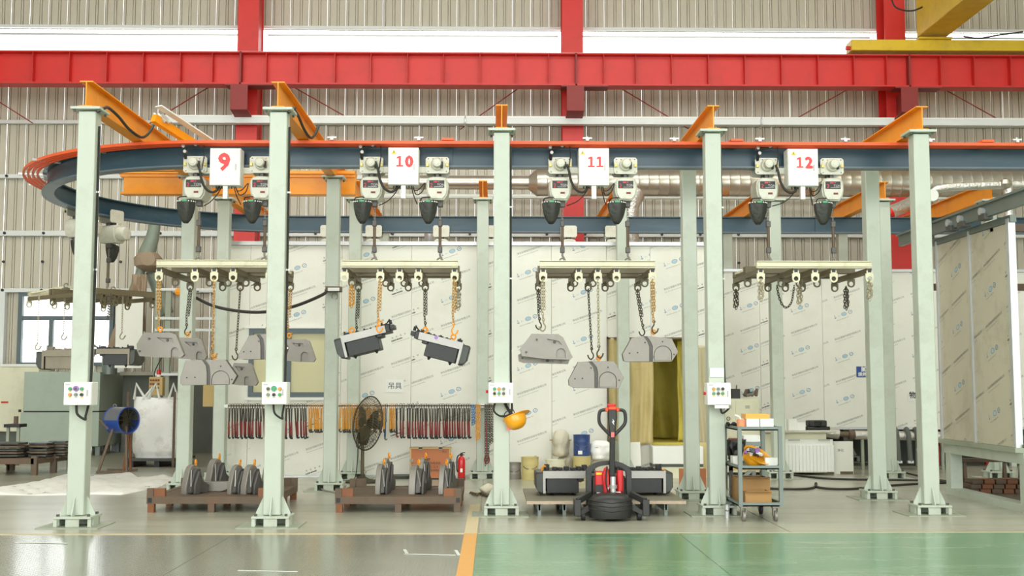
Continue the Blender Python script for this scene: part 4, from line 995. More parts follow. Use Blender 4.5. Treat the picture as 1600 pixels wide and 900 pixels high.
def pocket_casting(outl, ox, oy, s, Y, label, holes, win, archp, ring=None, T=.1):
    """grey plate casting seen from its pocketed side"""
    o = PX(outl, ox, oy, s, Y); cx = sum(p[0] for p in o)/len(o); cz_ = min(p[1] for p in o)
    r = thing('steel_casting', label, 'casting', (cx, Y, cz_), 'hanging grey castings')
    fr = lambda x, y, z: (x, Y+y, z)
    wn_ = PX(win, ox, oy, s, Y); ar = PX(archp, ox, oy, s, Y); xs = [p[0] for p in ar]; zs = [p[1] for p in ar]
    a_ = arch(min(xs), max(xs), min(zs), max(zs)-min(zs))
    MB().plate(o, [wn_, a_], .035, fr=fr).build('front_web', 'steel', r)
    MB().plate([(x+.0, z) for x, z in o], [], T-.035, fr=lambda x, y, z: (x, Y+.036+y, z)).build('casting_body', 'steel', r, bevel=.008)
    hp = PX(holes, ox, oy, s, Y); dark_holes(r, hp, Y, .022)
    wc = (sum(p[0] for p in wn_)/len(wn_), sum(p[1] for p in wn_)/len(wn_)); dark_holes(r, [wc], Y+.034, .02)
    if ring: q = PX([ring], ox, oy, s, Y)[0]; eyebolt(r, q[0], Y+.05, q[1])
    return r
def flat_casting(outl, ox, oy, s, Y, label, groove, archp, holes, ring=None, T=.12):
    o = PX(outl, ox, oy, s, Y); cx = sum(p[0] for p in o)/len(o); cz_ = min(p[1] for p in o)
    r = thing('steel_casting', label, 'casting', (cx, Y, cz_), 'hanging grey castings')
    gl = PX(groove, ox, oy, s, Y); wg = .022
    isL = lambda p: p[0] < (gl[0][0] if p[1] > cz_+.15 else gl[-1][0])-.01
    k0 = next(i for i in range(len(o)) if isL(o[i]) and not isL(o[i-1])); o = o[k0:]+o[:k0]
    # front skin split left / right by an open groove
    left = [p for p in o if p[0] < gl[0][0]-.0]; 
    MB().plate(o, [], T-.02, fr=lambda x, y, z: (x, Y+.02+y, z)).build('casting_body', 'steel_edge', r, bevel=.006)
    ztop, zbot = gl[0][1], gl[-1][1]
    # walk the outline into two pieces
    up = [p for p in o if p[1] > (ztop+zbot)/2]; 
    lp = sorted([p for p in o if p[0] < gl[0][0]-wg], key=lambda p: math.atan2(p[1]-cz_-.15, p[0]-cx)); 
    oL = [p for p in o if isL(p)]; oR = [p for p in o if p not in oL]
    # outline given clockwise from bottom-left: left pts then right pts
    bl = [p for p in oL]; 
    MB().plate(bl + [(x-wg, z) for x, z in gl], [], .02, fr=lambda x, y, z: (x, Y+y, z)).build('left_cheek', 'steel', r, bevel=.004)
    ar = PX(archp, ox, oy, s, Y); xs = [p[0] for p in ar]; zs = [p[1] for p in ar]; a_ = arch(min(xs), max(xs), min(zs), max(zs)-min(zs)); 
    a_o = arch(min(xs)-.006, max(xs)+.006, min(zs)-.004, max(zs)-min(zs)+.01)
    MB().plate([(x+wg, z) for x, z in reversed(gl)] + oR, [a_o], .02, fr=lambda x, y, z: (x, Y+y, z)).build('right_cheek', 'steel', r, bevel=.004)
    MB().plate(a_, [], .014, fr=lambda x, y, z: (x, Y+.006+y, z)).build('round_boss', 'steel', r, bevel=.002)
    for x, z in PX(holes, ox, oy, s, Y): MB().cyl((x, Y-.002, z), (x, Y+.01, z), .0095, 10).build('bore', 'black', r)
    if ring: q = PX([ring], ox, oy, s, Y)[0]; eyebolt(r, q[0], Y+.06, q[1])
    return r
s5 = 5.3333
pocket_casting([(75, 255), (72, 200), (130, 105), (360, 105), (400, 125), (465, 290), (440, 312), (230, 312), (95, 300)], 200, 500, s5, YF-.05,
    'leftmost grey casting under frame nine, with a slot and arched notch', [(178, 155), (98, 260)], [(240, 145), (365, 150), (385, 190), (300, 185)], [(358, 310), (420, 310), (358, 228), (420, 228)], (258, 95))
pocket_casting([(400, 320), (390, 290), (425, 145), (590, 150), (612, 165), (655, 300), (640, 330), (520, 328)], 200, 500, s5, YR-.05,
    'grey casting half behind the leftmost one under frame nine', [], [(470, 182), (575, 185), (590, 220), (520, 220)], [(568, 328), (615, 328), (568, 262), (615, 262)], (490, 135))
flat_casting([(435, 530), (437, 475), (480, 335), (810, 330), (905, 465), (865, 535), (700, 542), (455, 545)], 200, 500, s5, YF-.05,
    'lowest pale casting under frame nine, smooth side with curved groove', [(630, 332), (665, 380), (672, 440), (672, 542)], [(700, 535), (842, 535), (700, 425), (842, 425)], [(490, 480), (558, 478), (773, 385), (865, 495)], (710, 325))
pocket_casting([(860, 535), (850, 480), (880, 358), (1010, 360), (1030, 370), (1080, 520), (1060, 548), (940, 545)], 200, 500, s5, YR-.05,
    'grey casting behind the lowest one under frame nine', [], [(890, 385), (970, 390), (985, 430), (920, 425)], [(970, 542), (1005, 542), (970, 470), (1005, 470)], None)
flat_casting([(915, 320), (918, 290), (1010, 130), (1180, 108), (1290, 150), (1330, 230), (1300, 325), (960, 330)], 200, 500, s5, YF-.05,
    'grey casting under frame nine left of the second post, in front of the window', [(1085, 122), (1112, 160), (1120, 220), (1120, 328)], [(1150, 320), (1250, 320), (1150, 210), (1250, 210)], [(965, 265), (1023, 262), (1090, 178)], (1170, 85))
pocket_casting([(1290, 335), (1270, 300), (1300, 160), (1480, 160), (1510, 175), (1562, 325), (1545, 350), (1400, 348)], 200, 500, s5, YR-.05,
    'grey casting right of the second post, in front of the window', [(1300, 320)], [(1365, 190), (1455, 195), (1470, 225), (1400, 222)], [(1440, 345), (1500, 345), (1440, 265), (1500, 265)], (1338, 145))
pocket_casting([(135, 300), (120, 240), (215, 115), (440, 118), (480, 145), (560, 310), (540, 330), (330, 325)], 790, 500, s5, YF-.05,
    'left casting under frame eleven, pocketed side with two round bores', [(260, 163), (172, 268)], [(345, 155), (445, 175), (470, 205), (375, 200)], [(420, 318), (500, 318), (420, 235), (500, 235)], None)
pocket_casting([(110, 345), (105, 290), (170, 260), (480, 262), (535, 330), (520, 368), (330, 362), (150, 358)], 790, 500, s5, YF+.12,
    'darker casting edge just under the left casting of frame eleven', [(140, 318)], [(300, 325), (400, 325), (400, 350), (300, 350)], [(440, 360), (470, 360), (440, 325), (470, 325)], None, T=.08)
flat_casting([(530, 545), (525, 500), (605, 350), (700, 345), (905, 342), (985, 480), (945, 570), (740, 568), (570, 565)], 790, 500, s5, YF-.02,
    'lowest casting under frame eleven, smooth side with curved groove', [(705, 347), (745, 395), (755, 440), (755, 566)], [(782, 558), (922, 558), (782, 435), (922, 435)], [(578, 490), (640, 487), (712, 400), (853, 395), (946, 502)], (780, 335))
flat_casting([(985, 340), (975, 285), (1050, 150), (1150, 132), (1385, 155), (1438, 265), (1385, 345), (1215, 348), (1010, 348)], 790, 500, s5, YF-.02,
    'right casting under frame eleven, in front of the curtained doorway', [(1160, 132), (1195, 180), (1212, 220), (1212, 346)], [(1240, 335), (1382, 335), (1240, 218), (1382, 218)], [(1033, 277), (1100, 272), (1162, 188), (1308, 180), (1403, 287)], (1238, 118))

def black_casting(name, label, c, tilt, mirror, group, dark='cast_black', sc=1.0, dpt=.5, parts_up=True, ry=0, edge='steel_light', eyes=(), up=1.0):
    """slab with a pale machined edge, box well below and a rounded end block; c = centre of slab top"""
    r = empty(name, c); ORG[r.name] = V3((0, 0, 0)); tag(r, label, 'casting', group)
    s_ = -1 if mirror else 1
    f = lambda x, z: (s_*x*sc, z*sc)
    L = .36
    def bx(nm, x0, x1, y0, y1, z0, z1, m, bev=.006):
        o = MB().box((s_*x0*sc, y0, z0*sc), (s_*x1*sc, y1, z1*sc)).build(nm, m, None, bevel=bev); o.parent = r; return o
    bx('slab', -L, L*.88, 0, dpt, -.1, 0, dark); bx('machined_edge', -L+.02, L*.72, -.012, 0, -.1, 0, edge, .002)
    bx('box_well', -L+.05, .13, .01, dpt-.03, -.3, -.1, dark); bx('well_lip', .1, .2, .01, dpt-.05, -.14, -.1, dark)
    e = MB(); o = [(-L-.1, -.02), (-L-.1, -.22), (-L-.05, -.3), (-L+.01, -.32), (-L+.03, -.02)]
    e.plate([f(*p) for p in o], [], dpt, fr=lambda x, y, z: (x, y, z)); q = e.build('end_block', 'cast_dark', None, bevel=.02); q.parent = r
    e = MB().box((s_*(-L-.0)*sc, -.014, -.3*sc), (s_*(-L+.035)*sc, 0, .0)); q = e.build('machined_edge', edge, None); q.parent = r
    for x in eyes:
        e = MB().torus((s_*x*sc, .1, .045), .03, .011, (.1, 1, 0), 14, 6); e.box((s_*x*sc-.025, .06, -.005), (s_*x*sc+.025, .14, .015)); q = e.build('eye_bolt', 'hook_orange', None); q.parent = r
    for k, x in enumerate((-.3, -.19, -.12, -.03, .06, .14, .22, .28)):
        h = (.05, .025, .02, .03, .02, .03, .045, .03)[k]*up
        e = MB().cyl((s_*x*sc, .06+.03*(k % 2), 0), (s_*x*sc, .06+.03*(k % 2), h*sc), .018*sc, 8, .012*sc); q = e.build('cast_stub', dark, None); q.parent = r
        e = MB().box((s_*(x-.03)*sc, .2, -.0), (s_*(x+.04)*sc, .3, h*.8*sc)); q = e.build('cast_stub', dark, None, bevel=.005); q.parent = r
    e = MB().box((s_*(L*.88)*sc, .05, -.07*sc), (s_*(L+.02)*sc, dpt-.1, -.01*sc)); e.cyl((s_*(L*.95)*sc, .1, 0), (s_*(L*.95)*sc, .1, .06*sc), .02, 8); e.cyl((s_*(L*.8)*sc, .1, .02), (s_*(L*.95)*sc, .1, .07), .01, 6); q = e.build('end_bracket', dark, None, bevel=.004); q.parent = r
    for x in (-.24, .06):
        e = MB().cyl((s_*x*sc, .15, -.3*sc), (s_*x*sc, .15, -.34*sc), .03*sc, 8, .01*sc); q = e.build('foot_stub', dark, None); q.parent = r
    r.rotation_euler = (0, tilt, ry)
    return r
Yh = 14.9
black_casting('black_casting', 'left tilted black casting under frame ten, pale edge rising to the right', (X(575, 520, Yh), Yh-.25, Z(517, Yh)), math.radians(-14), False, 'hanging black castings', sc=.93, eyes=(-.2, .2))
rr = black_casting('black_casting', 'right tilted black casting under frame ten, pale edge falling to the right', (X(686, 527, Yh), Yh-.25, Z(527, Yh)), math.radians(14), True, 'hanging black castings', sc=.93, eyes=(-.2, .2))
e = MB().cyl((0, -.0165, -.02), (0, -.0125, -.02), .024, 16).build('tape_dot', 'purple', None); e.parent = rr; e.location = (-.02, 0, 0)
for px, py, yy in ((558, 527, Yh), (592, 520, Yh-.2), (709, 524, Yh-.1)):
    pass
r = black_casting('grey_casting', 'dusty casting hanging below the turned frame, left of the leftmost post', (X(108, 550, 18.9), 18.7, Z(548, 18.9)), 0, False, 'dusty castings', 'dusty_steel', sc=1.0, edge='dusty_steel', up=1.6)
r = black_casting('grey_casting', 'dark casting hanging below the turned frame, right of the leftmost post', (X(182, 550, 18.6), 18.3, Z(546, 18.6)), 0, True, 'dusty castings', 'cast_black', sc=.85, edge='dusty_steel', up=1.6)
# ================================================================== CONTROL BOXES ON THE POSTS
def wbox(r, nm, m, x0, y0, z0, x1, y1, z1, bev=0): return MB().box((x0, y0, z0), (x1, y1, z1)).build(nm, m, r, bevel=bev)
boxes = [(-4.69, 13.25, 100, 149, 597, 633, 'on the leftmost front post'), (-2.49, 13.25, 409, 454, 597, 632, 'on the second front post'), (.10, 14.3, 763, 802, 598, 630, 'on the post with the yellow helmet'), (2.75, 14.3, 1105, 1142, 598, 633, 'on the post beside the grey trolley')]
for i, (px_, py_, a, b_, c, d_, l) in enumerate(boxes):
    y = py_-.3; x0, x1 = X(a, 615, y), X(b_, 615, y); z0, z1 = Z(d_, y), Z(c, y); sx_ = (x1-x0) - (.04 if i < 2 else 0)
    r = thing('push_button_box', 'white push button box ' + l, 'control box', (px_, y, z0), 'post control boxes')
    x1b = x0+sx_
    wbox(r, 'box_body', 'white', x0, y, z0, x1b, y+.2, z1, .006); wbox(r, 'box_door', 'white', x0+.004, y-.018, z0+.004, x1b-.004, y-.002, z1-.004, .003)
    for row in range(2):
        for k in range(3):
            cx, cz_ = x0+.075+k*.065*(1 if i < 2 else .85), z1-.075-row*.065*(1 if i < 2 else .85)
            bt = MB().cyl((cx, y-.02, cz_), (cx, y-.045, cz_), .017, 12).build('push_button', ['led_green', 'steel_edge', 'led_green', 'tool_yellow', 'grey_steel', 'black'][(row*3+k+i) % 6], r)
            MB().cyl((cx, y-.018, cz_), (cx, y-.026, cz_), .022, 12).build('button_collar', 'steel_light', r)
            wbox(r, 'button_label', 'warn_yellow' if k != 1 else 'steel_light', cx-.014, y-.02, cz_-.034, cx+.014, y-.0185, cz_-.025)
    if i < 1 or i == 1: MB().cyl((x0+.14, y-.02, z1-.07), (x0+.14, y-.04, z1-.07), .03, 14).build('round_switch', 'purple' if i == 0 else 'led_green', r)
    wbox(r, 'door_lock', 'steel_light', x1b-.05, y-.025, z0+.1, x1b-.035, y-.018, z0+.17)
    wbox(r, 'maker_label', 'steel_light', x0+.02, y-.0195, z1-.035, x0+.07, y-.0185, z1-.022)
    wbox(r, 'mounting_bracket', 'mint_dark', px_-.05, y+.19, z0+.05, px_+.05, py_-.1, z1-.05)
    if i >= 2: MB().cyl((x0-.03, y+.1, z0+.14), (x0, y+.1, z0+.14), .018, 8).build('stop_button', 'ext_red', r)
    if i == 3: wbox(r, 'note_sheet', 'white', px_-.07, y-.02, z0-.04, px_+.1, y-.0185, z0)
    ca = thing('post_cable', 'black cable down the post side to the box ' + l, 'cable', (px_+.12, py_, z0), 'post cables')
    s0 = -1 if i == 2 else 1; hx = .115
    MB().tube(smooth_path([(px_+.02*s0*0-.0 + (-.08 if i == 2 else .02), y+.1, z0), (px_+(-.09 if i == 2 else .04), y+.08, z0-.1), (px_+(.0 if i == 2 else .12), y+.1, z0-.16 if i < 3 else z0-.05), (px_+hx, y+.13, z0-.12 if i != 3 else z0-.04), (px_+hx+.01, y+.2, z0+.05), (px_+hx, py_-.02, z0+.4), (px_+hx, py_, 3.0), (px_+hx, py_, PH-.2)], 5), .013 if i else .015, 6).build('cable_run', 'cable', ca)
    for z in (2.0, 2.9, 3.8): wbox(ca, 'cable_clip', 'white', px_+.1, py_-.012, z, px_+.14, py_+.012, z+.02)
pl = thing('notice_plate', 'small blank white notice plate above the box on the post beside the trolley', 'notice', (2.75, 14.18, 1.75))
wbox(pl, 'plate', 'white', X(1109, 580, 14.18), 14.175, Z(589, 14.18), X(1131, 580, 14.18), 14.185, Z(575, 14.18))
for i, (x, y) in enumerate(((-4.69, 13.25), (-2.49, 13.25))):
    ca = thing('beam_cable', 'black cable sagging along the yellow beam over the ' + ('leftmost' if i == 0 else 'second') + ' front post', 'cable', (x+.1, y, 4.9), 'beam cables')
    MB().tube(smooth_path([(x+.1, y-.05, 4.74), (x+.17, y+.0, 4.8), (x+.1, y+.35, 4.88), (x+.1, y+.7, 4.86), (x+.1, y+1.1, 4.8), (x+.1, y+1.6, 4.8), (x+.12, y+1.85, 4.9), (x+.14, y+2.0, 5.05)], 6), .018, 6).build('cable_run', 'cable', ca)

# ================================================================== YELLOW HELMETS
def helmet(c, R, label):
    r = thing('hard_hat', label, 'helmet', c, 'hard hats'); m = MB(); n = 24
    prof = [(.135, 0), (.137, .03), (.128, .075), (.105, .115), (.07, .14), (.03, .15), (0.001, .152)]
    m.lathe([(a*1.0, z) for a, z in prof], c, n, R=R); m.lathe([(.13, 0), (.13, .03), (.12, .07), (.09, .11), (.03, .14), (.001, .142)], c, n, R=R)
    m.build('shell', 'helmet', r, ang=50)
    b = MB(); vs = []; 
    for k in range(n):
        t = 2*PI*k/n; e = .018 + (.05 if math.cos(t) > 0 else .0)*max(0, math.cos(t))
        for rr_, z in ((.133, .006), (.135+e, -.008), (.135+e, -.012), (.133, .0)): vs.append(V3(c)+R @ V3((rr_*math.cos(t), rr_*math.sin(t), z)))
    b.add(vs, [(k*4+j, k*4+(j+1) % 4, ((k+1) % n)*4+(j+1) % 4, ((k+1) % n)*4+j) for k in range(n) for j in range(4)]); b.build('brim', 'helmet', r, ang=60)
    rg = MB(); rg.tube([V3(c)+R @ V3((.142*math.cos(t)*math.cos(a_), .0, 0)) for t, a_ in ((0, 0), (.1, 0))], .002, 4)
    s = MB(); s.tube([V3(c)+R @ V3((.12*math.cos(t), .12*math.sin(t), .02+.0*t)) for t in [2*PI*k/16 for k in range(16)]], .012, 6, closed=True); s.build('inner_band', 'black', r)
    MB().tube(smooth_path([V3(c)+R @ V3(p) for p in ((-.12, .05, 0), (-.1, .1, -.06), (0, .12, -.08), (.02, .08, -.03))]), .006, 5).build('chin_strap', 'cable', r)
    return r
hc = W(804, 652, 14.15)
helmet(hc, Matrix.Rotation(math.radians(-20), 3, 'Y') @ Matrix.Rotation(math.radians(165), 3, 'X'), 'yellow hard hat hung on the side of the front post, below its control box')
o = thing('hanging_strap', 'dark strap and red tag hanging beside the yellow helmet on the post', 'strap', W(796, 640, 14.15))
MB().tube(smooth_path([W(789, 630, 14.18), W(793, 638, 14.14), W(799, 646, 14.1), W(806, 650, 14.1)]), .018, 6).build('strap_loop', 'black', o); wbox(o, 'tag', 'pink', X(792, 660, 14.13), 14.12, Z(672, 14.13), X(798, 660, 14.13), 14.135, Z(657, 14.13))

# ================================================================== RACK OF LIFTING HOOKS
RKY = 19.45; zr_ = Z(634, RKY)
rk = thing('hook_rack', 'long thin steel rail on the booth front from which all the lifting hooks hang', 'rack', (-2, RKY, zr_))
x0r, x1r = X(356, 634, RKY), X(771, 634, RKY)
MB().cyl((x0r, RKY, zr_), (x1r, RKY, zr_), .012, 8).build('rail', 'rust', rk)
for px in (356, 556, 754): wbox(rk, 'rail_bracket', 'white', X(px-6, 634, RKY), RKY, zr_-.03, X(px+4, 634, RKY), 19.62, zr_+.02)
def make_tool(kind):
    r = empty('lifting_hook'); ORG[r.name] = V3((0, 0, 0)); L = {'red': .52, 'yellow': .42, 'blue': .55, 'black': .5}[kind]
    mt = {'red': ('tool_dark', 'tool_red', 'black'), 'yellow': ('tool_yellow', 'tool_yellow', 'tool_dark'), 'blue': ('grey_steel', 'tool_blue', 'grey_steel'), 'black': ('black', 'black', 'tool_red')}[kind]
    MB().tube([(-.014, 0, -.05), (-.02, 0, .012), (-.012, 0, .03), (.012, 0, .03), (.02, 0, .012), (.014, 0, -.05)], .005, 5).build('hanging_loop', 'black' if kind != 'yellow' else 'tool_yellow', r)
    MB().cyl((-.01, 0, -.04), (-.006, 0, -L*.55), .011, 6).build('shank', mt[0], r); MB().cyl((.012, -.01, -.04), (.008, -.01, -L*.5), .006, 6).build('shank', mt[0], r)
    MB().cyl((-.006, 0, -L*.5), (0, 0, -L+.03), .014, 7, .018).build('grip', mt[1], r)
    MB().tube([(0, 0, -L+.04), (0, 0, -L), (.012, -.01, -L-.02), (.026, -.015, -L-.018), (.032, -.02, -L+.002)], [.016, .015, .014, .012, .007], 6).build('hook_tip', mt[2], r)
    return r
protos = {}
def tool(kind, x, y, tilt, label, group, dz=0):
    if kind not in protos: protos[kind] = make_tool(kind); o = protos[kind]; o.location = (x, y, zr_+dz)
    else: o = dup(protos[kind], (x, y, zr_+dz))
    o.rotation_euler = (random.uniform(-.05, .12), tilt, random.uniform(-.5, .5)); tag(o, label, 'hook', group)
rngs = [(359, 418, 3.9, 'red', '{} red-gripped hook from the left end of the rack', 'red hooks at the left of the rack'),
        (445, 480, 4.2, 'red', '{} red-gripped hook to the right of the second front post', 'red hooks right of the second post'),
        (484, 512, 4.0, 'yellow', '{} orange hook from the left, left of the post before the fan', 'orange hooks left of the fan post'),
        (532, 602, 4.0, 'yellow', '{} orange hook from the left in the bunch behind the fan', 'orange hooks behind the fan'),
        (626, 632, 5.0, 'red', '{} of the two red hooks standing apart right of the fan', 'pair of red hooks'),
        (637, 737, 3.7, 'red', '{} red-gripped hook from the left in the row above the crate', 'red hooks above the crate')]
for a, b_, st_, kd, lb, gp in rngs:
    px = a
    cnt = 0
    while px <= b_:
        cnt += 1
        tool(kd, X(px, 640, RKY), RKY+random.uniform(-.03, .02), random.uniform(-.035, .035), lb.format(ORD[cnt-1]), gp, random.uniform(-.005, .005)); px += st_*random.uniform(.8, 1.2)
tool('blue', X(604, 640, RKY), RKY-.02, 0, 'pale blue lifting hook right of the fan', 'blue hooks')
for k, px in enumerate((610, 613, 616)): tool('yellow', X(px, 640, RKY), RKY, 0, ('left', 'middle', 'right')[k]+' orange hook of the small bunch right of the pale blue hook', 'small orange bunch')
tool('black', X(620, 640, RKY), RKY, 0, 'long black lifting hook with a red end, right of the orange bunch', 'black hooks')
for px, mt, l, lab in ((747, 'tool_yellow', 690-636, 'orange chain hanging at the right end of the rack'), (740, 'tool_blue', 30, 'blue sling hanging left of the orange chain on the rack'), (761, 'tool_dark', 92, 'long rusty chain with red hook hanging just left of the helmet post'), (768, 'chain_dark', 60, 'dark chain hanging nearest the helmet post')):
    r = thing('hanging_chain', lab, 'chain', (X(px, 640, RKY), RKY-.03, zr_), 'rack chains'); d = MB(); x = X(px, 640, RKY); ln = l*RKY/F
    for k in range(3): chain_links(d, [(x-.03+.03*k, RKY-.03-.015*(k % 2), zr_+.02), (x-.025+.025*k, RKY-.03-.015*(k % 2), zr_-ln*(1-.04*k))], .04, .014, .006)
    d.build('chain_links', mt, r)
    if px == 761: MB().torus((x, RKY-.05, zr_-ln+.1), .04, .012, (0, 1, 0), 12, 6, sz=1.6).build('red_link', 'tool_red', r); MB().box((x-.02, RKY-.06, zr_-ln*.8), (x+.0, RKY-.04, zr_-ln*.25)).build('rusty_bar', 'tool_red', r)

# ================================================================== SIGNS
sg = thing('paper_sign', 'white paper sign with two black characters above the hook rack', 'sign', W(617, 603, BY-.01))
wbox(sg, 'paper', 'white', X(603, 603, BY), BY-.008, Z(613, BY), X(631, 603, BY), BY-.004, Z(593, BY))
t = MB(); text_bold(t, '吊具', .125, (X(617, 603, BY), BY-.0095, Z(603, BY)), 0); t.build('lettering', 'black', sg)
sg = thing('blue_sign', 'small blue sign with white characters on the far booth, partly behind a post', 'sign', W(1348, 580, FBY))
wbox(sg, 'plate', 'sign_blue', X(1338, 580, FBY), FBY-.012, Z(589, FBY), X(1372, 580, FBY), FBY-.004, Z(572.5, FBY))
t = MB(); text_bold(t, '腻子', .1, (X(1345, 577, FBY), FBY-.0135, Z(577, FBY)), 0, align='LEFT', bold=.003); text_bold(t, '烘烤工位', .085, (X(1340.5, 585, FBY), FBY-.0135, Z(584.8, FBY)), 0, align='LEFT', bold=.003); t.build('lettering', 'white', sg)
sg = thing('paper_sign', 'white paper sign with black characters beside the rightmost front post', 'sign', W(1430, 620, FBY))
wbox(sg, 'paper', 'white', X(1418, 617, FBY), FBY-.012, Z(627, FBY), X(1462, 617, FBY), FBY-.004, Z(608.5, FBY))
t = MB(); text_bold(t, '物料区', .14, (X(1420, 618, FBY), FBY-.0135, Z(617.5, FBY)), 0, align='LEFT', bold=.003); t.build('lettering', 'black', sg)
hb = thing('cable_bracket', 'small rusty bracket with a hook on the post left of the tilted castings', 'bracket', W(520, 453, 17.4))
wbox(hb, 'bracket_plate', 'rust', X(509, 453, 17.35), 17.3, Z(456, 17.35), X(533, 453, 17.35), 17.5, Z(448, 17.35), .004)
wbox(hb, 'bracket_face', 'tray', X(512, 453, 17.28), 17.29, Z(455, 17.3), X(530, 453, 17.28), 17.3, Z(450, 17.3))
MB().torus(W(523, 463, 17.35), .045, .007, (0, 1, 0), 12, 5, a0=-1.2, a1=3.9).build('bracket_hook', 'steel', hb)
sc = thing('sagging_cable', 'thick black cable sagging from the bracket across behind frame nine', 'cable', W(400, 487, 17.6))
MB().tube(smooth_path([W(285, 453, 17.9), W(300, 462, 17.8), W(340, 480, 17.7), (W(400, 488, 17.6)), W(455, 480, 17.4), W(503, 461, 17.3), W(510, 453, 17.33)], 8), .024, 8).build('cable_run', 'cable', sc)
MB().cyl(W(277, 456, 17.95), W(288, 457, 17.9), .06, 10).build('cable_end', 'hook_orange', sc)

# ================================================================== PEDESTAL FAN
fx, fy = X(566, 748, 19.0), 19.0; fz = Z(661, fy)
fn = thing('pedestal_fan', 'tall dusty pedestal fan with a wire cage, facing slightly left', 'fan', (fx, fy, 0))
C_ = V3((X(575, 661, fy), fy-.05, fz)); ang = math.radians(52)
Rf = Matrix.Rotation(-ang, 3, 'Z') @ Matrix.Rotation(math.radians(-8), 3, 'X')   # local -Y is the fan axis
def fp(x, y, z): return C_ + Rf @ V3((x, y, z))
R_ = .44
cg = MB(); cg2 = MB()
for rr_, yy in ((R_, 0), (.3, -.09), (.16, -.12), (.3, .07), (.4, -.045)):
    (cg if rr_ == R_ else cg2).tube([fp(rr_*math.cos(2*PI*k/32), yy, rr_*math.sin(2*PI*k/32)) for k in range(32)], .011 if rr_ == R_ else .004, 5, closed=True)
for k in range(44):
    a = 2*PI*k/44; a2 = a+.5
    cg2.tube([fp(R_*math.cos(a), 0, R_*math.sin(a)), fp(.3*math.cos(a+.2), -.09, .3*math.sin(a+.2)), fp(.08*math.cos(a2), -.12, .08*math.sin(a2))], .0035, 4)
    cg2.tube([fp(R_*math.cos(a), 0, R_*math.sin(a)), fp(.3*math.cos(a-.2), .07, .3*math.sin(a-.2)), fp(.1*math.cos(a-.4), .1, .1*math.sin(a-.4))], .0035, 4)
cg.build('cage_rim', 'fan_dark', fn); cg2.build('cage_wires', 'fan_mesh', fn)
MB().cyl(fp(0, -.13, 0), fp(0, -.115, 0), .08, 16).build('cage_badge', 'fan_dark', fn)
for k in range(3):
    b_ = MB(); a = 2*PI*k/3+.4; vs = []
    for i in range(7):
        rr_ = .05+.31*i/6; wd = .08+.1*math.sin(PI*i/6.5)
        for s_ in (-1, 1): t = a + s_*wd/max(rr_, .12)*.8; vs.append(fp(rr_*math.cos(t), -.02 + s_*.03, rr_*math.sin(t)))
    b_.add(vs, [(2*i, 2*i+1, 2*i+3, 2*i+2) for i in range(6)]); o = b_.build('fan_blade', 'fan_dark', fn); q = o.modifiers.new('s', 'SOLIDIFY'); q.thickness = .006
MB().cyl(fp(0, .02, 0), fp(0, .26, 0), .085, 16, .07).build('fan_motor', 'fan_dark', fn, bevel=.01)
MB().cyl((fx, fy, .05), (fx, fy, fz-.12), .03, 12).build('fan_pole', 'fan_mesh', fn)
MB().cyl((fx, fy, fz-.35), (fx, fy, fz-.12), .042, 12).build('pole_clamp', 'fan_dark', fn)
MB().lathe([(.3, 0), (.3, .03), (.12, .06), (.05, .1), (.04, .14)], (fx, fy, 0), 20).build('fan_base', 'fan_dark', fn)
MB().tube(smooth_path([fp(0, .2, -.05), (fx-.08, fy, fz-.4), (fx-.07, fy, .8), (fx-.1, fy-.1, .1), (fx-.3, fy-.15, .015)]), .009, 5).build('fan_cord', 'cable', fn)

# ================================================================== STEEL PALLETS WITH STANDING CASTINGS
def pallet(x0, x1, y0, y1, label, corner=True):
    r = thing('steel_pallet', label, 'pallet', ((x0+x1)/2, (y0+y1)/2, 0), 'rusty steel pallets'); zt_ = .2
    nb_ = 7
    for k in range(nb_):
        yy = y0+.1+(y1-y0-.2)*k/nb_; wbox(r, 'deck_board', 'rust', x0+.04, yy, zt_-.03, x1-.04, yy+(y1-y0-.2)/nb_-.03, zt_-.005)
    for (a, b_) in (((x0, y0), (x1, y0+.08)), ((x0, y1-.08), (x1, y1))): wbox(r, 'frame_tube', 'rust', a[0], a[1], zt_-.09, b_[0], b_[1], zt_)
    for x in (x0, x1-.08): wbox(r, 'frame_tube', 'rust', x, y0+.08, zt_-.09, x+.08, y1-.08, zt_)
    for x in (x0+.01, (x0+x1)/2-.04, x1-.09):
        for y in (y0+.01, (y0+y1)/2, y1-.09): wbox(r, 'leg', 'rust_orange' if x < x0+.1 or y > y0+.5 else 'rust', x, y, 0, x+.08, y+.08, zt_-.09)
    for x in (x0, x1-.08):
        for y in (y0, y1-.08):
            wbox(r, 'stacking_post', 'rust', x, y, zt_, x+.08, y+.08, zt_+.1); wbox(r, 'tube_mouth', 'black', x+.015, y-.002, zt_-.075, x+.065, y, zt_-.015)
            xx = x+.08 if x == x0 else x-.14; wbox(r, 'corner_block', 'rust_orange' if y == y0 else 'rust', xx, y+.02, zt_, xx+.14, y+.08, zt_+.1)
    return r
pallet(-4.32, -2.72, 14.6, 16.25, 'rusty steel pallet with castings behind the second front post')
pallet(-1.97, -.40, 14.55, 16.1, 'rusty steel pallet with castings in front of the wooden crate')
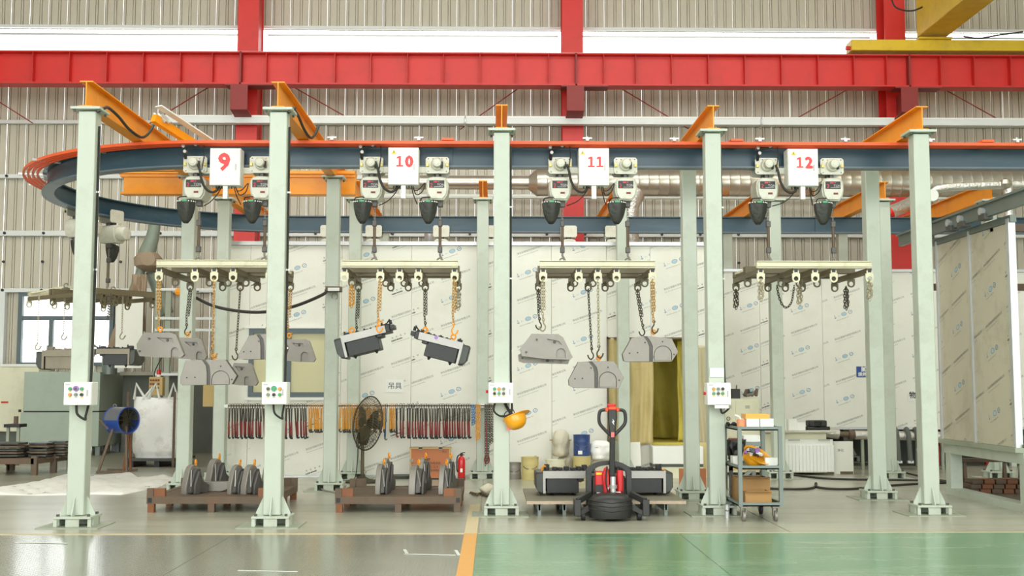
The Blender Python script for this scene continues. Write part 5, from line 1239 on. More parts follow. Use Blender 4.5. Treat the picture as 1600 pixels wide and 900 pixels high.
def stand_casting(px, pb, Y, label, group, ht=.36, wd=.2, dp=.38, style=0, ring=(0, 0), turn=-.5):
    if 'right pallet' in group or 'right pallet' in label: turn = -.2
    wd *= .72
    x = X(px, pb, Y); z0 = .195
    r = empty('standing_casting', (x, Y, z0)); ORG[r.name] = V3((0, 0, 0)); tag(r, label, 'casting', group); r.rotation_euler = (0, 0, turn)
    # outline in the YZ plane (seen end-on), extruded along x
    o = [(0, .0), (0, .1), (.05, ht-.08), (.09, ht-.02), (.14, ht), (dp*.45, ht), (dp*.55, ht-.03), (dp, .08), (dp, 0)]
    a = MB().plate(o, [], wd*.46, fr=lambda u, y, v: (-wd/2+y, u, v)); q = a.build('inner_plate', 'steel', None, bevel=.018, seg=3); q.parent = r
    o2 = [(.02, .02), (.03, .1), (.08, ht-.1), (.13, ht-.05), (dp*.5, ht-.05), (dp*.62, ht-.2), (dp*.95, .1), (dp*.9, .0)]
    a = MB().plate(o2, [circ(.1, .075, .028, 12), circ(.2, ht-.16, .014, 10)], wd*.34, fr=lambda u, y, v: (-wd/2+wd*.46+.0+y, u, v)); q = a.build('outer_plate', 'steel_edge', None, bevel=.006); q.parent = r
    a = MB().plate([(.0, 0), (.0, .12), (.07, ht-.08), (.1, ht-.08), (.1, 0)], [], wd*.2, fr=lambda u, y, v: (-wd/2+wd*.8+y, u+.06, v)); q = a.build('side_cheek', 'steel_edge', None, bevel=.01); q.parent = r
    a = MB().beam((wd*.32, .02, .1), (wd*.0, .08, ht-.07), .012, .02); q = a.build('machined_strip', 'steel_light', None); q.parent = r
    a = MB().torus((ring[0], .16, ht+.032), .03, .011, (.9, .5, 0), 14, 6); a.cyl((ring[0], .16, ht-.01), (ring[0], .16, ht+.01), .016, 8); q = a.build('eye_bolt', 'hook_orange', None); q.parent = r
gA, gB = 'castings on the left pallet', 'castings on the right pallet'
stand_casting(291, 773, 14.9, 'grey casting with a slanted slot, at the left front of the left pallet', gA, ht=.37, wd=.25)
stand_casting(329, 762, 15.6, 'grey casting set back second from left on the left pallet', gA, ht=.4, wd=.3)
stand_casting(361, 773, 14.9, 'grey casting third from left on the left pallet, against its neighbour', gA, ht=.37, wd=.2)
stand_casting(384, 773, 14.88, 'front grey casting with round bore, left of the second front post', gA, ht=.37, wd=.26)
stand_casting(414, 765, 15.5, 'grey casting mostly hidden by the second front post', gA, ht=.4, wd=.2)
br = thing('loose_bracket', 'low grey bracket lying on the left pallet behind the front castings', 'bracket', W(330, 768, 15.3))
MB().plate([(-.22, 0), (-.2, .13), (.2, .13), (.22, .05), (.1, 0)], [], .12, fr=lambda x, y, z, c=W(333, 770, 15.3): (c.x+x, c.y+y, .195+z)).build('bracket_plate', 'steel', br, bevel=.01)
stand_casting(594, 775, 14.85, 'left front grey casting on the pallet before the crate', gB, ht=.38, wd=.2)
stand_casting(602, 768, 15.4, 'grey casting tucked behind the left one on the right pallet', gB, ht=.42, wd=.18)
stand_casting(649, 774, 14.85, 'middle front grey casting on the pallet before the crate', gB, ht=.37, wd=.26)
stand_casting(660, 768, 15.4, 'grey casting tucked behind the middle one on the right pallet', gB, ht=.42, wd=.18)
stand_casting(693, 775, 14.85, 'right front pale casting on the pallet beside the fire extinguisher', gB, ht=.37, wd=.2)
stand_casting(700, 768, 15.4, 'grey casting tucked behind the rightmost one on the right pallet', gB, ht=.42, wd=.16)

# crate, extinguisher
cr = thing('wooden_crate', 'square reddish plywood crate with black print, standing against the booth', 'crate', W(671, 748, 19.7))
cx0, cx1 = X(640, 740, 19.5), X(704, 740, 19.5); cz1 = .56
cz1 = Z(699, 19.5)
wbox(cr, 'crate_body', 'crate_wood', cx0, 19.5, .02, cx1, 19.66, cz1, .004)
wbox(cr, 'edge_band', 'tan_box', cx0-.01, 19.48, cz1-.02, cx1+.01, 19.68, cz1+.0); wbox(cr, 'bottom_runner', 'black', cx0+.05, 19.5, 0, cx1, 19.66, .03)
for x in (cx0, cx1-.025): wbox(cr, 'edge_band', 'tan_box', x, 19.49, .03, x+.025, 19.5, cz1)
for x, z in ((cx0+.15, cz1-.04), (cx1-.2, cz1-.04), (cx0, .3), (cx1-.04, .3)): wbox(cr, 'metal_clip', 'steel', x, 19.48, z, x+.06, 19.49, z+.05)
t = MB(); text_bold(t, 'HOIST', .05, (cx0+.2, 19.484, cz1-.2), 0, bold=.003, align='LEFT'); text_bold(t, '环保科技成套', .045, (cx0+.25, 19.484, cz1-.26), 0, align='LEFT'); text_bold(t, 'TCL 工 8', .045, (cx0+.3, 19.484, cz1-.32), 0, align='LEFT'); text_bold(t, '机械设备有限公司', .042, (cx0+.22, 19.484, cz1-.38), 0, align='LEFT'); text_bold(t, '向上', .04, (cx1-.14, 19.484, cz1-.07), 0, align='LEFT'); t.build('stencil_print', 'tool_dark', cr)
ex = thing('fire_extinguisher', 'red fire extinguisher standing right of the wooden crate', 'extinguisher', W(721, 749, 19.5))
exx, exy = X(721, 740, 19.4), 19.4
MB().lathe([(.055, 0), (.062, .01), (.062, .33), (.05, .37), (.025, .395), (.02, .42)], (exx, exy, .0), 20).build('cylinder', 'ext_red', ex)
MB().lathe([(.022, .4), (.026, .42), (.02, .45)], (exx, exy, 0), 10).build('valve', 'black', ex); MB().beam((exx-.01, exy, .45), (exx+.06, exy, .46), .015, .015).beam((exx-.01, exy, .43), (exx+.05, exy, .42), .012, .012).build('handle', 'black', ex)
MB().tube(smooth_path([(exx-.02, exy-.02, .43), (exx-.07, exy-.03, .38), (exx-.075, exy-.04, .2), (exx-.06, exy-.04, .14)]), .011, 6).build('hose', 'black', ex)
MB().lathe([(.0628, .12), (.0628, .24)], (exx, exy, 0), 20).build('label_band', 'white', ex) if 0 else wbox(ex, 'label_band', 'white', exx-.02, exy-.0635, .14, exx+.02, exy-.061, .2)
MB().lathe([(.063, 0), (.063, .05)], (exx, exy, 0), 20).build('foot_ring', 'red_dark', ex)

# ================================================================== LOADED PLATFORM AND PALLET TRUCK
pf = thing('steel_platform', 'flat steel platform on tube feet carrying two black castings', 'platform', (1.4, 14.9, 0))
pz = .185; px0, px1 = X(823, 780, 14.1), X(1072, 780, 14.1)
wbox(pf, 'deck', 'deck', px0, 14.12, pz-.03, px1, 15.85, pz, .004); wbox(pf, 'front_edge', 'worn_edge', px0, 14.1, pz-.035, px1, 14.12, pz+.002); 
for x in (X(843, 790, 14.15), X(882, 790, 14.15), X(1007, 790, 14.15), X(1041, 790, 14.15)):
    tb = MB().plate([(-.022, -.045), (.022, -.045), (.022, .045), (-.022, .045)], [[(-.012, -.035), (.012, -.035), (.012, .035), (-.012, .035)]], 1.6, fr=lambda a, y, c, x=x: (x+a, 14.16+y, pz-.08+c)); tb.build('runner_tube', 'grey_steel', pf)
    for y in (14.18, 14.9, 15.6): wbox(pf, 'foot', 'grey_steel', x-.02, y, 0, x+.02, y+.05, pz-.125)
def platform_casting(x, mirror, label):
    r = black_casting('black_casting', label, (x, 14.75, pz+.315), 0, mirror, 'castings on the platform', sc=.93, dpt=.62, up=1.8)
    return r
platform_casting(X(890, 760, 14.7), False, 'black casting on the platform, left of the pallet truck')
platform_casting(X(1000, 760, 14.7), True, 'black casting on the platform, right of the pallet truck')
for px, pz_ in ((851, 729), (907, 742), (1036, 735)):
    c = W(px, pz_+6, 14.9)
    e = thing('lifting_eye', 'orange lifting eye on the platform castings, ' + {851: 'leftmost', 907: 'middle, near the truck', 1036: 'right of the truck'}[px], 'eye bolt', (c.x, 14.9, c.z), 'platform lifting eyes')
    MB().torus((c.x, 14.9, c.z+.01), .034, .013, (0, 1, 0), 14, 6, sz=1.3).build('ring', 'hook_orange', e); MB().cyl((c.x, 14.9, pz+.3), (c.x, 14.9, c.z-.03), .03, 10).build('bolt_block', 'cast_dark', e)
for k, px in enumerate((867, 880, 1012, 1020)):
    pass
jk = thing('pallet_truck', 'red and black electric pallet truck with a looped handle, seen from its handle end', 'pallet truck', (X(955, 800, 13.7), 13.7, 0))
jx, jy = X(955, 800, 13.7), 13.7
m = MB(); # front drive cover (rounded black dome)
vs = []; n = 20; 
prof = [(.245, .0), (.26, .06), (.265, .16), (.25, .22), (.2, .265), (.12, .285), (.001, .29)]
m.lathe([(a, z+.035) for a, z in prof], (jx-.01, jy+.02, 0), 28); m.v = [V3((v.x, jy+.02+(v.y-jy-.02)*.8, v.z)) for v in m.v]
m.build('drive_cover', 'jack_black', jk, ang=50)
for z in (.12, .17, .22): MB().tube([(jx-.01+.262*math.cos(a), jy+.02+.21*math.sin(a), z+.03*abs(math.cos(a))) for a in [PI+PI*k/16 for k in range(17)]], .008, 5).build('cover_rib', 'jack_black', jk)
# arch shell
o = [(-.26, 0)] + [( .26*math.cos(PI-PI*k/14)*(1), .42+.14*math.sin(PI*k/14)) for k in range(15)] + [(.26, 0)]
inn = [(.2, .0)] + [(.2*math.cos(PI*k/14), .4+.11*math.sin(PI*k/14)) for k in range(15)] + [(-.2, 0)]
m = MB().plate(o+inn, [], .1, fr=lambda x, y, z: (jx+x*1.05, jy+.24+y, z+.12)); m.build('rear_arch', 'jack_black', jk, bevel=.012)
wbox(jk, 'chassis', 'jack_black', jx-.2, jy+.26, .06, jx+.2, jy+.7, .5, .02)
wbox(jk, 'red_cover', 'jack_red', jx-.17, jy+.2, .3, jx-.06, jy+.27, .56, .02); 
m = MB().plate([(-.06, .27), (-.085, .5), (-.06, .6), (-.02, .62), (.0, .54), (.0, .27)], [], .05, fr=lambda x, y, z: (jx+x-.005, jy+.15+y, z)); m.build('red_cover', 'jack_red', jk, bevel=.015)
wbox(jk, 'red_cover', 'jack_red', jx+.09, jy+.2, .3, jx+.17, jy+.27, .57, .025); 
wbox(jk, 'warning_label', 'warn_yellow', jx-.16, jy+.192, .52, jx-.09, jy+.2, .545); wbox(jk, 'black_panel', 'black', jx-.17, jy+.19, .28, jx-.065, jy+.2, .4, .004)
for k in range(3): wbox(jk, 'white_label', 'white', (jx-.155, jx+.06, jx-.04)[k], jy+.145, (.305, .29, .35)[k], (jx-.08, jx+.13, jx-.015)[k], jy+.187 if k != 2 else jy+.149, (.31, .32, .375)[k])
MB().cyl((jx+.04, jy+.16, .3), (jx+.04, jy+.16, .5), .035, 12).build('lift_cylinder', 'alu', jk); MB().cyl((jx+.04, jy+.16, .36), (jx+.04, jy+.16, .4), .05, 12).build('cylinder_collar', 'steel_light', jk)
MB().tube(smooth_path([(jx-.03, jy+.15, .62), (jx-.05, jy+.1, .45), (jx-.02, jy+.12, .3)]), .01, 6).build('hydraulic_hose', 'cable', jk)
m = MB().beam((jx+.03, jy+.18, .5), (jx+.035, jy+.12, 1.02), .065, .05); m.build('tiller_arm', 'jack_black', jk, bevel=.008)
hz = 1.0
lp = [(0, -.02), (-.03, -.0), (-.12, .09), (-.155, .15), (-.155, .24), (-.13, .285), (-.05, .295)]
for s_ in (-1, 1):
    MB().tube(smooth_path([(jx+.03+s_*abs(a), jy+.1, hz+b_) for a, b_ in lp]), .021, 10).build('handle_loop', 'jack_black', jk)
    wbox(jk, 'handle_thumb_block', 'jack_orange', jx+.03+s_*.045, jy+.07, hz+.27, jx+.03+s_*.085, jy+.13, hz+.32, .01)
m = MB().plate([(-.03, -.01), (-.055, .2), (-.05, .3), (.05, .3), (.055, .2), (.03, -.01)], [], .07, fr=lambda x, y, z: (jx+.03+x, jy+.06+y, hz+z)); m.build('handle_head', 'jack_black', jk, bevel=.015)
wbox(jk, 'head_cap', 'jack_orange', jx-.02, jy+.055, hz+.29, jx+.08, jy+.135, hz+.335, .012); wbox(jk, 'stop_button', 'jack_red', jx-.03, jy+.06, hz+.33, jx+.07, jy+.13, hz+.365, .012)
m = MB(); m.add([(jx+.03, jy+.058, hz+.19), (jx+.055, jy+.058, hz+.15), (jx+.04, jy+.058, hz+.15), (jx+.05, jy+.058, hz+.11), (jx+.02, jy+.058, hz+.155), (jx+.035, jy+.058, hz+.155)], [(0, 1, 2, 3, 4, 5)]); m.build('handle_emblem', 'white', jk); wbox(jk, 'handle_tag', 'pink', jx+.01, jy+.055, hz-.03, jx+.05, jy+.06, hz+.03)
for s_ in (-1, 1):
    MB().beam((jx+s_*.24, jy+.1, .3), (jx+s_*.4, jy-.05, .23), .05, .07).build('outrigger', 'jack_black', jk, bevel=.006)
    wbox(jk, 'caster_bracket', 'jack_black', jx+s_*.4-.04, jy-.1, .06, jx+s_*.4+.04, jy+.14, .25, .008)
    MB().beam((jx+s_*.4, jy-.05, .08), (jx+s_*.24, jy-.0, .16), .05, .05).build('outrigger_brace', 'jack_black', jk)
    MB().cyl((jx+s_*.33-.025, jy, .055), (jx+s_*.33+.025, jy, .055), .055, 16).build('caster_wheel', 'rubber', jk, bevel=.006)
    wbox(jk, 'fork', 'jack_black', jx+s_*.17-.08, jy+.7, .055, jx+s_*.17+.08, jy+1.75, .11, .006)
MB().cyl((jx-.06, jy+.05, .09), (jx+.06, jy+.05, .09), .09, 18).build('drive_wheel', 'rubber', jk)

# ================================================================== DRUMS, CANS AND SACKS BY THE BOOTH
def can(nm, px, pb, pt, wpx, Y, m, label, ribs=True, cat='can', lid=True, zb=None):
    x = X(px, pb, Y); z0 = 0 if zb is None else zb; h = (pb-pt)*Y/F; rad = wpx/2*Y/F
    r = thing(nm, label, cat, (x, Y, z0)); 
    MB().lathe([(rad*.97, 0), (rad*.98, h*.3), (rad, h*.33), (rad*.98, h*.36), (rad*.98, h*.66), (rad, h*.7), (rad*.98, h*.73), (rad, h-.01), (rad*1.03, h), (rad*.96, h), (rad*.94, h-.03), (.001, h-.03)] if ribs else [(rad*.9, 0), (rad, h*.9), (rad*1.03, h), (rad*.97, h), (rad*.95, h-.02), (.001, h-.02)], (x, Y, z0), 24).build('can_body', m, r)
    MB().torus((x, Y-rad, z0+h*.62), rad*.75, .006, (0, 1, .2), 10, 5, a0=PI, a1=2*PI, sz=.5).build('can_handle', 'steel_edge', r)
    return r, x, z0+h, rad
can('metal_pail', 803, 748, 722, 22, 19.6, 'steel', 'grey ribbed metal pail right of the helmet post', cat='pail')
can('paint_drum', 828, 749, 714, 27, 19.55, 'tan_pail', 'tan paint drum right of the grey pail', cat='drum')
r1, x1_, z1_, _ = can('paint_pail', 868, 748, 717, 31, 19.5, 'cream', 'cream printed pail behind the left platform casting', ribs=False, cat='pail')
t = MB(); text_bold(t, '上海涂料', .06, (x1_, 19.5-.172, .19), 0); t.build('pail_print', 'sign_red', r1); t = MB(); text_bold(t, 'WATER', .045, (x1_, 19.5-.17, .1), 0); t.build('pail_print', 'sign_blue', r1)
r2, x2_, z2_, _ = can('tan_drum', 909, 749, 712, 28, 19.5, 'tan_pail', 'tan drum that carries the blue can', ribs=False, cat='drum')
r3, _, _, _ = can('blue_can', 909, 713, 678, 26, 19.5, 'blue_can', 'dark blue can standing on the tan drum', cat='can', zb=z2_-.03)
wbox(r3, 'can_label', 'white', x2_-.07, 19.5-.145, z2_+.03, x2_-.0, 19.5-.137, z2_+.09)
def sack(px, pb, pt, wpx, Y, zb, label, seed=1, m='sack', dy=.2):
    x = X(px, pb, Y); h = (pb-pt)*Y/F; wd = wpx*Y/F; rnd = random.Random(seed); r = thing('plastic_sack', label, 'sack', (x, Y, zb), 'sacks by the booth')
    mb = MB(); n = 22; rows = 12; vs = []; ph = [rnd.uniform(0, 6) for _ in range(5)]
    for j in range(rows+1):
        v = j/rows; sc_ = math.sin(min(1, v*6+.55)*PI/2)*math.cos(max(0, v-.72)*3.6); 
        for k in range(n):
            t_ = 2*PI*k/n; q = 1+.07*math.sin(3*t_+ph[0]+4*v)+.05*math.sin(7*t_+ph[1]-9*v)+.03*math.sin(13*v+ph[2])
            vs.append((x+wd/2*sc_*q*math.cos(t_), Y+dy*sc_*q*math.sin(t_), zb+h*v))
    mb.add(vs, [(j*n+k, j*n+(k+1) % n, (j+1)*n+(k+1) % n, (j+1)*n+k) for j in range(rows) for k in range(n)] + [tuple(reversed(range(n))), tuple(rows*n+k for k in range(n))])
    mb.build('sack_body', m, r, ang=70); MB().torus((x, Y, zb+h*.62), wd*.46, .008, (0, .1, 1), 16, 5, sz=dy/(wd/2)).build('sack_fold', 'tan_box', r); return r
sack(884, 747, 711, 24, 19.85, 0, 'lower pale sack behind the cream pail', 1)
sack(876, 712, 672, 26, 19.75, (747-711)*19.85/F-.02, 'upper dusty sack stacked on the lower sack', 2)
sack(941, 748, 716, 34, 19.6, 0, 'lower wrapped sack right of the tan drum', 3)
sack(939, 718, 689, 34, 19.6, (748-716)*19.6/F-.02, 'upper white wrapped sack right of the blue can', 4, 'bulk_bag')
bb = thing('leaning_board', 'pale printed board leaning under the tan curtain', 'board', W(985, 740, 19.9))
MB().beam((X(988, 740, 19.9), 19.88, 0), (X(988, 740, 19.9), 20.0, .6), .3, .02).build('board', 'film', bb)
MB().beam((X(967, 740, 19.9), 19.8, 0), (X(967, 740, 19.9), 20.02, .62), .12, .03).build('board_strip', 'mint_dark', bb)
for px, w_, l in ((1067, 11, 'left of the middle row post by the doorway'), (1095, 17, 'right of the middle row post by the doorway')):
    pb = thing('brown_board', 'short reddish board standing on the floor ' + l, 'board', (X(px, 760, 16.6), 16.6, 0), 'brown boards')
    Yb = 17.2; MB().box((X(px-w_/2, 760, Yb), Yb, 0), (X(px+w_/2, 760, Yb), Yb+.03, .35)).build('board', 'crate_wood', pb)
yt = thing('plastic_sheet', 'narrow yellow plastic panel below the side curtain by the doorway', 'sheet', (X(1097, 720, 19.9), 19.9, 0)); wbox(yt, 'panel', 'tan_pail', X(1090, 720, 19.9), 19.88, 0, X(1104, 720, 19.9), 19.92, .6)

# ================================================================== LOCKERS, MACHINE HOUSING, BOARDS
lk = thing('locker', 'cream four-door locker behind the grey trolley', 'locker', (X(1160, 740, 20.4), 20.6, 0))
lx0, lx1 = X(1131, 700, 20.4), X(1188, 700, 20.4); lz = Z(623, 20.4)
wbox(lk, 'locker_body', 'cream', lx0, 20.4, .05, lx1, 20.85, lz, .004)
xm_ = X(1149.5, 700, 20.4)
for (a, b_) in ((lx0, xm_), (xm_, lx1)):
    for (c, d_) in ((.08, lz*.5), (lz*.5, lz-.03)):
        dd = wbox(lk, 'locker_door', 'cream', a+.01, 20.385, c+.01, b_-.01, 20.4, d_-.01, .003)
        MB().torus(((a+b_)/2-.02, 20.375, (c+d_)/2), .03, .007, (0, 1, 0), 10, 5).build('door_handle', 'steel_edge', dd)
        for k in range(3): wbox(dd, 'vent_slot', 'plaster_wall', (a+b_)/2-.04, 20.383, d_-.1-.02*k, (a+b_)/2+.04, 20.3855, d_-.092-.02*k)
def small_box(px0, px1, pt, pb, Y, dz, m, label, cat='box', name='small_box', z0=None, bev=.004):
    z0_ = Z(pb, Y) if z0 is None else z0
    r = thing(name, label, cat, (X((px0+px1)/2, pb, Y), Y, z0_)); wbox(r, 'box_body', m, X(px0, pb, Y), Y-dz/2, z0_, X(px1, pb, Y), Y+dz/2, z0_+(pb-pt)*Y/F, bev); return r
r = small_box(1142, 1155, 607, 622, 20.6, .2, 'black', 'dark case on top of the locker, left', 'case', 'tool_case', lz); MB().tube([(X(1150, 605, 20.6), 20.6, lz+.15), (X(1151, 600, 20.6), 20.6, lz+.24)], .01, 6).build('case_rod', 'rust', r)
r = thing('scrap_fittings', 'heap of rusty pipe fittings on top of the locker, right', 'fittings', (X(1172, 620, 20.6), 20.6, lz))
for k in range(7): a = random.uniform(0, 3); c = V3((X(1162+3*k, 620, 20.6), 20.6+random.uniform(-.08, .08), lz+.05)); MB().cyl(c, c+V3((.1*math.cos(a), .05, .1*abs(math.sin(a))+.02)), .028, 8).build('fitting', ('rust', 'steel', 'cast_dark')[k % 3], r)
mh = thing('machine_housing', 'low white machine housing with a curtain front behind the post, right of the locker', 'machine', (X(1246, 740, 20.4), 20.8, 0))
mx0, mx1, mz = X(1190, 700, 20.4), X(1301, 700, 20.4), Z(676, 20.4)
wbox(mh, 'housing_body', 'cream', mx0, 20.42, .04, mx1-.1, 21.4, mz, .006); wbox(mh, 'housing_top', 'ledge', mx0-.02, 20.3, mz, mx1+.05, 21.45, mz+.04, .008)
wbox(mh, 'front_cover', 'white', X(1224, 700, 20.4), 20.37, .06, mx1, 20.42, mz-.12, .004)
for k in range(14): xx = X(1226, 700, 20.4)+k*.062; wbox(mh, 'curtain_strip', 'white', xx, 20.355, .06, xx+.05, 20.37, mz-.22)
for px in (1231, 1278): wbox(mh, 'handle_slot', 'steel_light', X(px, 700, 20.4), 20.35, mz-.14, X(px+18, 700, 20.4), 20.37, mz-.12)
wbox(mh, 'front_panel', 'cream', mx0, 20.39, .06, X(1222, 700, 20.4), 20.42, mz-.03, .004)
pb_ = thing('printed_panel', 'white panel scrap with dark marks leaning right of the machine housing', 'board', (X(1317, 738, 20.6), 20.6, 0))
q = wbox(pb_, 'panel', 'film', X(1302, 700, 20.6), 20.6, 0, X(1333, 700, 20.6), 20.65, .58, .003)
t = MB(); text_bold(t, '净化', .06, (X(1308, 700, 20.6), 20.5985, .42), 0, align='LEFT'); t.build('panel_print', 'print_dark', pb_); wbox(pb_, 'dirt_edge', 'rust', X(1312, 700, 20.6), 20.596, .0, X(1332, 700, 20.6), 20.6, .05)
bx = [(1220, 1236, 658, 674, 'white open carton on the machine housing, leftmost', 'white'), (1231, 1244, 656, 673, 'white carton beside the leftmost carton on the machine housing', 'white'), (1244, 1257, 661, 673, 'small white carton with open brown flap on the machine housing', 'white')]
for a, b_, c, d_, l, m in bx: small_box(a, b_, c, d_, 20.6 if a < 1230 else 20.45+.0, .14, m, l, name='carton', z0=mz+.04, bev=.002)
for k, (a, b_, m, l, h) in enumerate(((1259, 1295, 'black', 'lower flat black case on the machine housing', .06), (1262, 1290, 'cast_black', 'upper black coil case stacked on the flat one', .11))):
    r = thing('black_case', l, 'case', (X(1277, 665, 20.5), 20.5, mz+.04+.06*k)); wbox(r, 'case_body', m, X(a, 665, 20.5), 20.4, mz+.04+.06*k, X(b_, 665, 20.5), 20.65, mz+.04+.06*k+h, .02)
    if k: 
        for j in range(3): MB().torus((X(1276, 665, 20.5), 20.52, mz+.13+.03*j), .15, .014, (0, 0, 1), 18, 5, sz=.6).build('cable_coil', 'cable', r)
# foil pipe under far booth with hanging sleeves
fpz = Z(680, 21.6)
p = thing('wrapped_floor_pipe', 'horizontal foil-wrapped pipe running below the far booth', 'pipe', (X(1400, 680, 21.6), 21.6, fpz))
MB().cyl((X(1335, 680, 21.6), 21.6, fpz), (X(1480, 680, 21.6), 21.6, fpz-.03), .085, 16).build('wrapped_pipe', 'foil', p)
MB().cyl((X(1308, 680, 21.6), 21.6, fpz+.02), (X(1336, 680, 21.6), 21.6, fpz), .05, 12).build('pipe_valve', 'rust', p); MB().cyl((X(1326, 680, 21.6), 21.6, fpz), (X(1335, 680, 21.6), 21.6, fpz), .09, 14).build('pipe_flange', 'rust', p)
MB().cyl((X(1290, 680, 21.6), 21.6, fpz+.05), (X(1310, 680, 21.6), 21.6, fpz+.02), .1, 12).build('wrapped_end', 'foil', p)
MB().cyl((X(1473, 680, 21.6), 21.55, fpz), (X(1480, 680, 21.6), 21.5, fpz), .095, 12).build('taped_end', 'brass', p)
for y in (1345, 1470): xx = X(y, 680, 21.6); wbox(p, 'pipe_foot', 'mint_dark', xx, 21.58, 0, xx+.05, 21.63, fpz-.08)
for px, l in ((1402, 'leftmost grey strap hung over the foil pipe'), (1420, 'middle grey strap hung over the foil pipe'), (1434, 'short grey strap at the right on the foil pipe')):
    r = thing('hanging_strap', l, 'strap', (X(px, 700, 21.5), 21.5, fpz), 'straps on the foil pipe'); zb_ = Z(722 if px != 1434 else 703, 21.5); xx = X(px, 700, 21.5)
    MB().tube([(xx, 21.7, fpz-.1), (xx, 21.7, fpz), (xx, 21.66, fpz+.08), (xx, 21.6, fpz+.11), (xx, 21.53, fpz+.08), (xx, 21.49, fpz), (xx+.02, 21.48, zb_)], .045, 8).build('strap', 'plaster_wall', r); wbox(r, 'strap_end', 'alu', xx-.04, 21.44, zb_-.03, xx+.07, 21.52, zb_+.02, .005)
for i, (pts, l) in enumerate((([(1200, 741), (1240, 744), (1300, 750), (1420, 752), (1475, 754), (1560, 755)], 'black cable on the floor running right, nearest the booth'), ([(1150, 762), (1220, 766), (1268, 765), (1275, 757), (1280, 764), (1330, 766), (1400, 760), (1480, 756)], 'black cable with a small loop on the floor right of the trolley'), ([(1395, 735), (1430, 744), (1470, 752), (1540, 760)], 'thin black cable slanting on the floor behind the right posts'))):
    P_ = [FL(a, b_) for a, b_ in pts]; r = thing('floor_cable', l, 'cable', P_[0], 'floor cables'); MB().tube(smooth_path([(p_.x, p_.y, .02) for p_ in P_], 6), .02 if i < 2 else .014, 6).build('cable_run', 'cable', r)

# ================================================================== THREE-SHELF TROLLEY
ty0, ty1 = 13.55, 14.45; tx0_, tx1_ = X(1158, 800, ty0), X(1224, 800, ty0)
tr_ = thing('trolley', 'grey steel trolley with three shelves on casters, right of the fourth post', 'trolley', ((tx0_+tx1_)/2, 14, 0))
tz = [.26, .72, 1.17-.0]; tz = [Z(786, ty0), Z(728, ty0), Z(667, ty0)]
txa = tx0_-.02
for x in (txa-.003, tx1_-.042):
    for y in (ty0-.003, ty1-.037): wbox(tr_, 'upright', 'grey_steel', x, y, tz[0]-.048, x+.045, y+.04, tz[2]+.003)
for z in tz:
    wbox(tr_, 'shelf', 'grey_steel', txa, ty0, z-.045, tx1_, ty1, z-.03); 
    for a, b_ in (((txa, ty0), (tx1_, ty0+.02)), ((txa, ty1-.02), (tx1_, ty1)), ((txa, ty0), (txa+.02, ty1)), ((tx1_-.02, ty0), (tx1_, ty1))): wbox(tr_, 'shelf_rim', 'grey_steel', a[0], a[1], z-.045, b_[0], b_[1], z+.0)
for x in (txa+.06, tx1_-.08):
    for y in (ty0+.06, ty1-.1):
        MB().cyl((x-.018, y, .062), (x+.018, y, .062), .062, 18).build('caster_wheel', 'rubber' if y > 14 else 'steel', tr_, bevel=.006)
        wbox(tr_, 'caster_fork', 'steel', x-.03, y-.02, .06, x-.022, y+.04, .16); wbox(tr_, 'caster_fork', 'steel', x+.022, y-.02, .06, x+.03, y+.04, .16); wbox(tr_, 'caster_plate', 'steel', x-.04, y-.04, .155, x+.04, y+.05, tz[0]-.045)
def on(px0, px1, pt, zs, Y, m, label, name, cat, d=.16, bev=.003, ht=None):
    x0, x1 = X(px0, 700, Y), X(px1, 700, Y); r = thing(name, label, cat, ((x0+x1)/2, Y, zs-.03)); h = ht or .1
    wbox(r, 'box_body', m, x0, Y-d/2, zs-.03, x1, Y+d/2, zs-.03+h, bev); return r
on(1165, 1185, 0, tz[2], 13.75, 'white', 'white carton on the top shelf of the trolley, left', 'carton', 'box', ht=.12)
on(1186, 1207, 0, tz[2], 13.75, 'white', 'white carton on the top shelf of the trolley, right', 'carton', 'box', ht=.12)
tl = thing('orange_tray', 'shallow orange tray resting across the two white cartons on the trolley', 'tray', (X(1181, 655, 13.78), 13.78, tz[2]+.09)); xA, xB = X(1162, 655, 13.78), X(1199, 655, 13.78)
wbox(tl, 'tray_base', 'helmet', xA+.01, 13.68, tz[2]+.09, xB-.01, 13.9, tz[2]+.11); 
for a in ((xA, 13.67, xB, 13.69), (xA, 13.89, xB, 13.91), (xA, 13.69, xA+.02, 13.89), (xB-.02, 13.69, xB, 13.89)): wbox(tl, 'tray_wall', 'helmet', a[0], a[1], tz[2]+.09, a[2], a[3], tz[2]+.145)
pt_ = thing('orange_pot', 'translucent orange pot on the top shelf of the trolley, left', 'pot', (X(1158, 660, 13.75), 13.75, tz[2]-.03)); MB().lathe([(.05, 0), (.055, .1), (.058, .11), (.05, .11), (.046, .02), (.001, .02)], (X(1158, 660, 13.75), 13.75, tz[2]-.03), 18).build('pot_body', 'pot_orange', pt_); MB().tube(smooth_path([(X(1158, 660, 13.75), 13.75, tz[2]), (X(1156, 652, 13.75), 13.75, tz[2]+.1), (X(1148, 651, 13.75), 13.75, tz[2]+.13)]), .012, 6).build('brush_handle', 'white', pt_)
nt_ = thing('scrap_bolts', 'small heap of dark bolts on the top shelf beside the orange pot', 'bolts', (X(1146, 662, 14.1), 14.1, tz[2]-.03))
for k in range(8): c = V3((X(1138+k*2, 662, 14.1), 14.05+random.uniform(-.08, .08), tz[2]-.0)); MB().cyl(c, c+V3((random.uniform(-.03, .03), .04, .02)), .022, 6).build('bolt', 'black', nt_)
helmet((X(1180, 715, 13.8), 13.8, tz[1]+.115), Matrix.Rotation(math.radians(25), 3, 'Y') @ Matrix.Rotation(math.radians(-148), 3, 'X'), 'yellow hard hat lying upside down on the middle shelf, filled with gloves')
